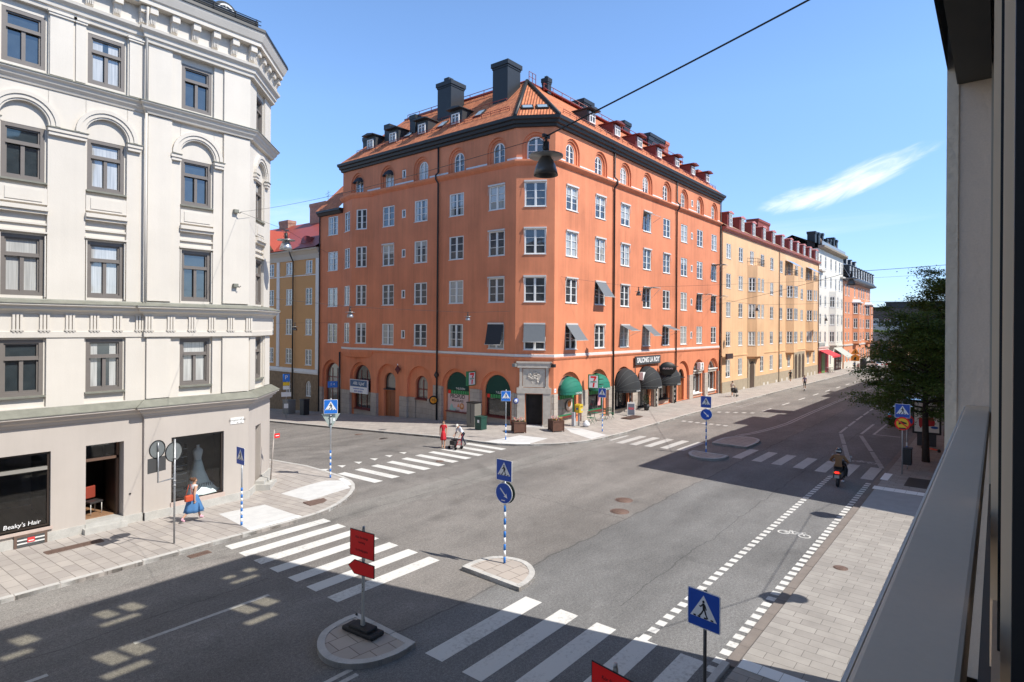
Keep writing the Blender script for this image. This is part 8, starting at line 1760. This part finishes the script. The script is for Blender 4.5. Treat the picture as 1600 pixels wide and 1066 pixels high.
m_ = MB(); m_.bev(-.9, -.84, -.09, .09, .66, .75, .02); local(m_.build('tail_light', mat('red tail light', (.7, .01, .01), .4, emit=(1, .03, .02), es=1.6)), t)
for s in (-1, 1):
    m_ = MB(); m_.bev(-.88, -.83, s*.1, s*.16, .66, .72, .01) if s > 0 else m_.bev(-.88, -.83, -.16, -.1, .66, .72, .01); local(m_.build('indicator', mat('amber lens', (.7, .3, .03), .3)), t)
    m_ = MB(); m_.tube([(.42, s*.26, 1.03), (.42, s*.36, 1.22)], .008, 6); m_.lathe([(0, -.012), (.05, -.01), (.05, .01), (0, .012)], (.42, s*.38, 1.26), 14, axis='x'); local(m_.build('mirror', GAL), t)
m_ = MB(); m_.box(-.93, -.9, -.1, .1, .46, .60); local(m_.build('number_plate', mat('dull plate', (.35, .35, .33), .5)), t); m_ = MB(); m_.tube([(-.3, -.2, .25), (-.85, -.22, .35)], [.04, .06], 10); local(m_.build('exhaust', GAL), t)
# rider: seated body as one skinned figure
def rider(pos, rz, label):
    J = dict(pel=(0, 0, .12), wai=(.03, 0, .27), che=(.09, 0, .48), upc=(.12, 0, .60), nec=(.14, 0, .68), hd0=(.16, 0, .74), hd1=(.17, 0, .82))
    E_ = [('pel', 'wai'), ('wai', 'che'), ('che', 'upc'), ('upc', 'nec'), ('nec', 'hd0'), ('hd0', 'hd1')]
    R = dict(pel=(.16, .18), wai=(.14, .16), che=(.15, .19), upc=(.11, .16), nec=(.06, .06), hd0=(.08, .08), hd1=(.1, .09))
    for s, n in ((1, 'L'), (-1, 'R')):
        J.update({'hp'+n: (.04, s*.11, .10), 'kn'+n: (.46, s*.2, .10), 'an'+n: (.42, s*.17, -.36), 'to'+n: (.56, s*.18, -.43), 'sh'+n: (.12, s*.2, .60), 'el'+n: (.22, s*.36, .38), 'wr'+n: (.50, s*.33, .27), 'ha'+n: (.57, s*.33, .26)})
        E_ += [('pel', 'hp'+n), ('hp'+n, 'kn'+n), ('kn'+n, 'an'+n), ('an'+n, 'to'+n), ('upc', 'sh'+n), ('sh'+n, 'el'+n), ('el'+n, 'wr'+n), ('wr'+n, 'ha'+n)]
        R.update({'hp'+n: (.1, .1), 'kn'+n: (.075, .075), 'an'+n: (.05, .05), 'to'+n: (.045, .05), 'sh'+n: (.08, .08), 'el'+n: (.06, .06), 'wr'+n: (.035, .035), 'ha'+n: (.03, .04)})
    names = list(J); me = bpy.data.meshes.new('b'); me.from_pydata([J[n] for n in names], [(names.index(a), names.index(b_)) for a, b_ in E_], []); o = bpy.data.objects.new('b', me); C.objects.link(o); o.modifiers.new('s', 'SKIN').use_smooth_shade = True
    for i, n in enumerate(names): me.skin_vertices[0].data[i].radius = R[n]; me.skin_vertices[0].data[i].use_root = n == 'pel'
    o.modifiers.new('u', 'SUBSURF').levels = 1; bpy.context.view_layer.update(); m2 = bpy.data.meshes.new_from_object(o.evaluated_get(bpy.context.evaluated_depsgraph_get())); bpy.data.objects.remove(o)
    JK = mat('brown jacket', (.19, .10, .045), .85, var=.15, vs=6); mats = [SKIN, JK, BLK]; m2.materials.clear(); [m2.materials.append(q) for q in mats]
    for f in m2.polygons:
        c_ = f.center; f.use_smooth = True
        f.material_index = 2 if c_.z < .16 and not (c_.x > .3 and abs(c_.y) > .27) else (0 if c_.z > .68 and abs(c_.y) < .1 else (0 if c_.x > .46 and c_.z > .2 else 1))
    bm = bmesh.new(); bm.from_mesh(m2)
    mb = MB()
    for s in (1, -1):
        for i in range(4): y = s*(.30+.02*i); mb.tube([(.57, y, .27), (.61, y, .27), (.62, y, .245), (.59, y, .235)], .009, 6)
        mb.tube([(.52, s*.29, .27), (.55, s*.27, .24), (.58, s*.275, .235)], .01, 6)
    vs = [bm.verts.new(v) for v in mb.v]
    for f in mb.f:
        try: q = bm.faces.new([vs[i] for i in f]); q.smooth = True
        except ValueError: pass
    bm.to_mesh(m2); bm.free()
    t = bpy.data.objects.new('person', m2); C.objects.link(t); t.location = pos; t.rotation_euler.z = rz; tag(t, label, 'person')
    HL = mat('helmet', (.03, .035, .045), .25, coat=.7)
    m_ = MB(); m_.lathe([(.0, -.10), (.12, -.10), (.15, -.04), (.155, .04), (.13, .11), (.07, .15), (0, .16)], (.17, 0, .84), 20, sy=.9); h_ = local(m_.build('helmet', HL), t)
    m_ = MB(); m_.box(.0, .04, -.11, .11, .84, .88); m_.box(.04, .08, -.03, .03, .98, 1.0); q = m_.build('helmet_stripe', mat('silver stripe', (.4, .42, .45), .3, metal=.5)); q.parent = h_
    return t
rider((sx-.45, sy, .76), 0.03, 'rider in brown jacket and dark helmet on the motor scooter')
# ================================================================== RIGHT PAVEMENT
t = empty('electric_scooter', (43.9, 3.1, G(44, 3)+.1), math.radians(50), 'orange and black electric scooter lying by the tree and the advertising panel', 'electric scooter')
OSC = mat('scooter orange', (.75, .10, .04), .4); m_ = MB(); m_.bev(-.45, .4, -.08, .08, .1, .16, .02); local(m_.build('deck', OSC), t); wheel(t, -.55, 0, .1); wheel(t, .58, 0, .1); m_ = MB(); m_.tube([(.58, 0, .12), (.45, 0, .7), (.4, 0, 1.0)], .025, 8); local(m_.build('stem', OSC), t); m_ = MB(); m_.tube([(.4, -.22, 1.0), (.4, .22, 1.0)], .018, 8); local(m_.build('handlebar', BLK), t)
t = empty('advertising_panel', (45.6, 3.45, G(45, 3)+.1), math.radians(-86), 'upright advertising panel with a pale poster of a red sofa behind the tree trunk', 'advertising panel')
m_ = MB(); m_.bev(-.75, .75, -.1, .1, .75, 2.85, .04); local(m_.build('frame', BLK), t); m_ = MB(); m_.box(-.5, .5, -.09, .09, 0, .75); local(m_.build('foot', mat('dark grey foot', (.05, .05, .055), .5)), t)
m_ = MB(); m_.box(-.64, .64, -.115, -.105, .88, 2.72); o = local(m_.build('poster', mat('pale poster', (.82, .78, .70), .6)), t); m_ = MB(); m_.exz([(-.42, 1.75), (.32, 1.85), (.42, 1.55), (.4, 1.3), (-.25, 1.22), (-.3, 1.1), (-.4, 1.25)], -.12, -.116); q = m_.build('red_shape', mat('poster red', (.5, .02, .02), .5)); q.parent = o; m_ = MB(); m_.lathe([(0, -.12), (.2, -.119), (.2, -.116)], (.4, 0, 1.2), 16, axis='y'); q = m_.build('blue_shape', mat('poster blue', (.02, .12, .4), .5)); q.parent = o
for v in q.data.vertices: v.co.z = 1.2+(v.co.z-1.2)*.4
for i, (tx, z_) in enumerate((('SOMMAR REA', 2.3), ('soffor och bord', 2.12))): q = textmesh(tx, .16 if i == 0 else .11, INK, 'lettering', None, ext=.001); q.parent = o; q.matrix_local = Matrix.Translation((0, -.118, z_)) @ Matrix.Rotation(math.pi/2, 4, 'X')
# parked car, mostly hidden
def car(x, y, rz, label, paint, z=0):
    t = empty('parked_car', (x, y, G(x, y)+z), rz, label, 'car'); CP = mat('car paint %s' % str(paint), paint, .25, coat=.8)
    m_ = MB(); body = [(-2.1, .35), (2.1, .35), (2.18, .6), (2.05, .82), (1.1, .95), (-1.6, 1.0), (-2.15, .92), (-2.2, .6)]; m_.exz(body, -.86, .86); local(m_.build('body', CP), t)
    cab = [(-1.75, .98), (-1.35, 1.42), (.2, 1.46), (1.05, .95)]; m_ = MB(); m_.prism(cab, lambda p, q: (p[0], q*(1-.22*max(0, (p[1]-.95)/.5)), p[1]), -.8, .8); local(m_.build('cabin', mat('car glass', (.02, .025, .03), .08, ior=1.8)), t)
    m_ = MB(); m_.exz([(-1.34, 1.42), (.2, 1.46), (.18, 1.5), (-1.3, 1.47)], -.62, .62); local(m_.build('roof', CP), t)
    for wx in (-1.35, 1.3):
        for s in (-.8, .8):
            o = wheel(t, wx, s, .32, .1)
    for s in (-1, 1):
        m_ = MB(); m_.box(-2.22, -2.1, s*.55, s*.84, .68, .88); local(m_.build('tail_light', mat('car tail red', (.5, .01, .01), .3)), t); m_ = MB(); m_.box(2.02, 2.12, s*.5, s*.8, .62, .76); local(m_.build('headlight', SW), t)
    m_ = MB(); m_.box(-2.215, -2.2, -.26, .26, .5, .62); local(m_.build('number_plate', SW), t); return t
car(56.5, 5.75, 0, 'dark parked car with red rear light half hidden behind the crossing sign and tree', (.03, .03, .035)); car(63.5, 5.75, 0, 'silver parked car hidden in the tree shade behind the dark parked car', (.35, .36, .38))
car(150, 21.5, math.radians(60), 'far white car turning at the distant crossing', (.6, .6, .62)); car(158, 17.5, math.radians(90), 'far red car at the distant crossing', (.4, .03, .03))
# bicycles by the red awning
def bicycle(x, y, rz, label):
    t = empty('bicycle', (x, y, G(x, y)+.12), rz, label, 'bicycle', 'bicycles by the red awning')
    for wx in (-.52, .52): 
        m_ = MB(); m_.tube([(wx+.33*math.cos(a*math.pi/10), 0, .34+.33*math.sin(a*math.pi/10)) for a in range(21)], .016, 6); local(m_.build('wheel', BLK), t)
    m_ = MB(); 
    for q in ([(-.52, 0, .34), (-.05, 0, .3), (.38, 0, .78), (-.2, 0, .8), (-.05, 0, .3)], [(-.52, 0, .34), (-.2, 0, .8), (-.23, 0, .92)], [(.52, 0, .34), (.38, 0, .78), (.34, 0, 1.0)]): m_.tube(q, .018, 6)
    local(m_.build('frame', DARKIRON), t); m_ = MB(); m_.tube([(.3, -.28, 1.02), (.36, 0, 1.0), (.3, .28, 1.02)], .014, 6); local(m_.build('handlebar', GAL), t); m_ = MB(); m_.bev(-.36, -.1, -.07, .07, .91, .96, .02); local(m_.build('saddle', BLK), t)
for i, (x, lb) in enumerate(((118.2, 'nearest parked bicycle in front of the red awning shop'), (119.3, 'second parked bicycle in front of the red awning shop'), (120.5, 'third parked bicycle in front of the red awning shop'), (121.6, 'farthest parked bicycle in front of the red awning shop'))): bicycle(x, 23.6, math.radians(25+8*i), lb)
t = empty('roadwork_sign', (128.5, 20.9, G(128, 20)+.1), math.radians(-90), 'orange roadwork signs stacked on a post with a concrete foot up the street', 'roadwork sign'); m_ = MB(); m_.tube([(0, 0, 0), (0, 0, 4.4)], .05, 8); local(m_.build('post', GAL), t); OSG = mat('roadwork orange', (.75, .25, .02), .5)
m_ = MB(); m_.exz([(-.75, 3.3), (.75, 3.3), (0, 4.5)], -.1, -.07); local(m_.build('triangle_plate', OSG), t); m_ = MB(); m_.exz([(-.7, 2.0), (.7, 2.0), (.7, 2.9), (0, 3.3), (-.7, 2.9)], -.1, -.07); local(m_.build('lower_plate', OSG), t); m_ = MB(); m_.exz([(-.1, 3.5), (.1, 3.5), (.05, 4.0), (-.05, 4.0)], -.11, -.101); m_.exz([(-.3, 2.2), (.1, 2.2), (.2, 2.8), (-.1, 2.7)], -.11, -.101); local(m_.build('symbol', SK), t); m_ = MB(); m_.bev(-.6, .6, -.3, .3, 0, .3, .05); local(m_.build('foot', RAMP), t)
t = empty('advertising_column', (141, 21.5, G(141, 21)+.1), 0, 'dark cylindrical bin on the distant pavement corner', 'litter bin'); m_ = MB(); m_.lathe([(.6, 0), (.62, 1.9), (.5, 2.1), (0, 2.15)], n=16); local(m_.build('body', BLK), t)
# viaduct and greenery at the end
B = empty('viaduct', (195, 25, 0), 0, 'grey concrete viaduct crossing at the end of the street', 'bridge'); CO = mat('grey concrete', (.27, .27, .26), .9, var=.15, vs=.5)
m_ = MB(); m_.box(190, 199, 9, 60, 4.2, 5.6); m_.build('deck', CO, B); m_ = MB(); m_.box(190, 190.3, 9, 60, 5.6, 6.6); m_.build('parapet', CO, B)
for y in (12, 24, 36, 48): m_ = MB(); m_.box(192, 197, y, y+1.2, -2, 4.2); m_.build('pier', CO, B)
# ================================================================== TREES
BARK = mat('bark', (.045, .035, .028), .95, var=.3, vs=6, bump=.8, bs=30)
def leafmat(name, c1, c2):
    m = mat(name, c1, .55, spec=.4); nt = m.node_tree; b = nt.nodes['Principled BSDF']; pos = N(nt, 'ShaderNodeNewGeometry').outputs['Position']
    n = N(nt, 'ShaderNodeTexNoise'); n.inputs['Scale'].default_value = 1.3; n.inputs['Detail'].default_value = 6; n.inputs['Roughness'].default_value = .8; nt.links.new(pos, n.inputs['Vector'])
    mr = N(nt, 'ShaderNodeMapRange'); nt.links.new(n.outputs['Fac'], mr.inputs[0]); mr.inputs[1].default_value = .35; mr.inputs[2].default_value = .65
    mx = N(nt, 'ShaderNodeMix', data_type='RGBA'); nt.links.new(mr.outputs[0], mx.inputs[0]); mx.inputs[6].default_value = (*c1, 1); mx.inputs[7].default_value = (*c2, 1); nt.links.new(mx.outputs[2], b.inputs['Base Color'])
    tr = N(nt, 'ShaderNodeBsdfTranslucent'); nt.links.new(mx.outputs[2], tr.inputs[0]); ms = N(nt, 'ShaderNodeMixShader'); ms.inputs[0].default_value = .4; o_ = nt.nodes['Material Output']; nt.links.new(b.outputs[0], ms.inputs[1]); nt.links.new(tr.outputs[0], ms.inputs[2]); nt.links.new(ms.outputs[0], o_.inputs[0]); return m
LF = leafmat('leaves', (.055, .10, .02), (.13, .19, .04))
def tree(x, y, z0, zt, zb, R_, label, seed, nleaf=16000, trunk_r=.16, lf=LF, leaf=.085, upper=.55):
    r_ = random.Random(seed); t = empty('tree', (x, y, G(x, y)+.1), 0, label, 'tree', 'trees on the right pavement'); H_ = zt-z0
    m_ = MB(); m_.tube([(0, 0, -.1), (.03, .02, 1.2), (-.02, .04, zb+.4), (.05, 0, zb+H_*.35), (0, 0, zt-1.2)], [trunk_r*1.25, trunk_r, trunk_r*.85, trunk_r*.55, trunk_r*.12], 12)
    local(m_.build('trunk', BARK), t)
    cl = []; nb = 46
    bmb = MB()
    for i in range(nb):
        f = (i+.5)/nb; zz = zb+.2+(zt-zb-1.2)*f; a = i*2.399+r_.uniform(-.4, .4)
        rad = R_*(1-f*upper)*(.75+.45*r_.random())*(.55+.45*min(1, f*5+.4)); droop = (.35-f)*.8
        st = Vector((0, 0, zz)); en = Vector((math.cos(a)*rad, math.sin(a)*rad, zz+rad*(.25+.55*f-.35*(1-f)))); mid_ = st.lerp(en, .5)+Vector((0, 0, .25)); bmb.tube([st, mid_, en], [trunk_r*.35*(1-f*.6), trunk_r*.2, .008], 6)
        for k in range(7):
            u = .35+.65*(k+r_.random())/7; p = st.lerp(en, u)+Vector((r_.gauss(0, .32), r_.gauss(0, .32), r_.gauss(.05, .2))); cl.append((p, .28+.42*r_.random()))
            if k % 2 == 0: bmb.tube([st.lerp(en, u*.85), p], [.012, .004], 4)
    local(bmb.build('branches', BARK), t)
    lm = MB(); per = max(4, nleaf//len(cl))
    for (p, s) in cl:
        for k in range(int(per*(s/.5))):
            q = p+Vector((r_.gauss(0, s*.62), r_.gauss(0, s*.62), r_.gauss(0, s*.26)))
            n_ = Vector((r_.gauss(0, .5), r_.gauss(0, .5), 1)).normalized(); d = n_.cross(Vector((r_.uniform(-1, 1), r_.uniform(-1, 1), 0))).normalized(); e = n_.cross(d); L = leaf*r_.uniform(.7, 1.3)
            lm.v += [tuple(q-d*L*.6), tuple(q-e*L*.45+d*L*.1), tuple(q+d*L*.75-n_*L*.15), tuple(q+e*L*.45+d*L*.1)]; b0 = len(lm.v)-4; lm.f.append((b0, b0+1, b0+2, b0+3)); lm.m.append(0); lm.sm.append(False)
    local(lm.build('crown', lf, fixn=False), t); return t
tree(39.9, 3.05, 0, 8.0, 2.4, 3.9, 'dark shaded street tree nearest the zebra sign, trunk before the advertising panel', 11, 46000, leaf=.095)
tree(51.0, 2.7, 0, 11.2, 3.0, 3.4, 'taller street tree behind the nearest one, its top against the sky', 23, 34000, leaf=.11)
tree(64.0, 2.7, 0, 8.6, 2.8, 4.2, 'third street tree along the right pavement', 31, 26000, leaf=.14)
tree(78.0, 2.7, 0, 8.4, 3.0, 4.2, 'farthest street tree along the right pavement', 37, 9000, leaf=.17)
tree(232, 38, 0, 10, 2, 5.5, 'bright green round tree beside the far flat roofed building', 41, 5000, leaf=.4, lf=leafmat('bright leaves', (.10, .16, .03), (.17, .24, .05))); tree(236, 31, 0, 8.5, 2, 4.5, 'lower bright green tree at the end of the street', 43, 4000, leaf=.4, lf=MATS['bright leaves'])
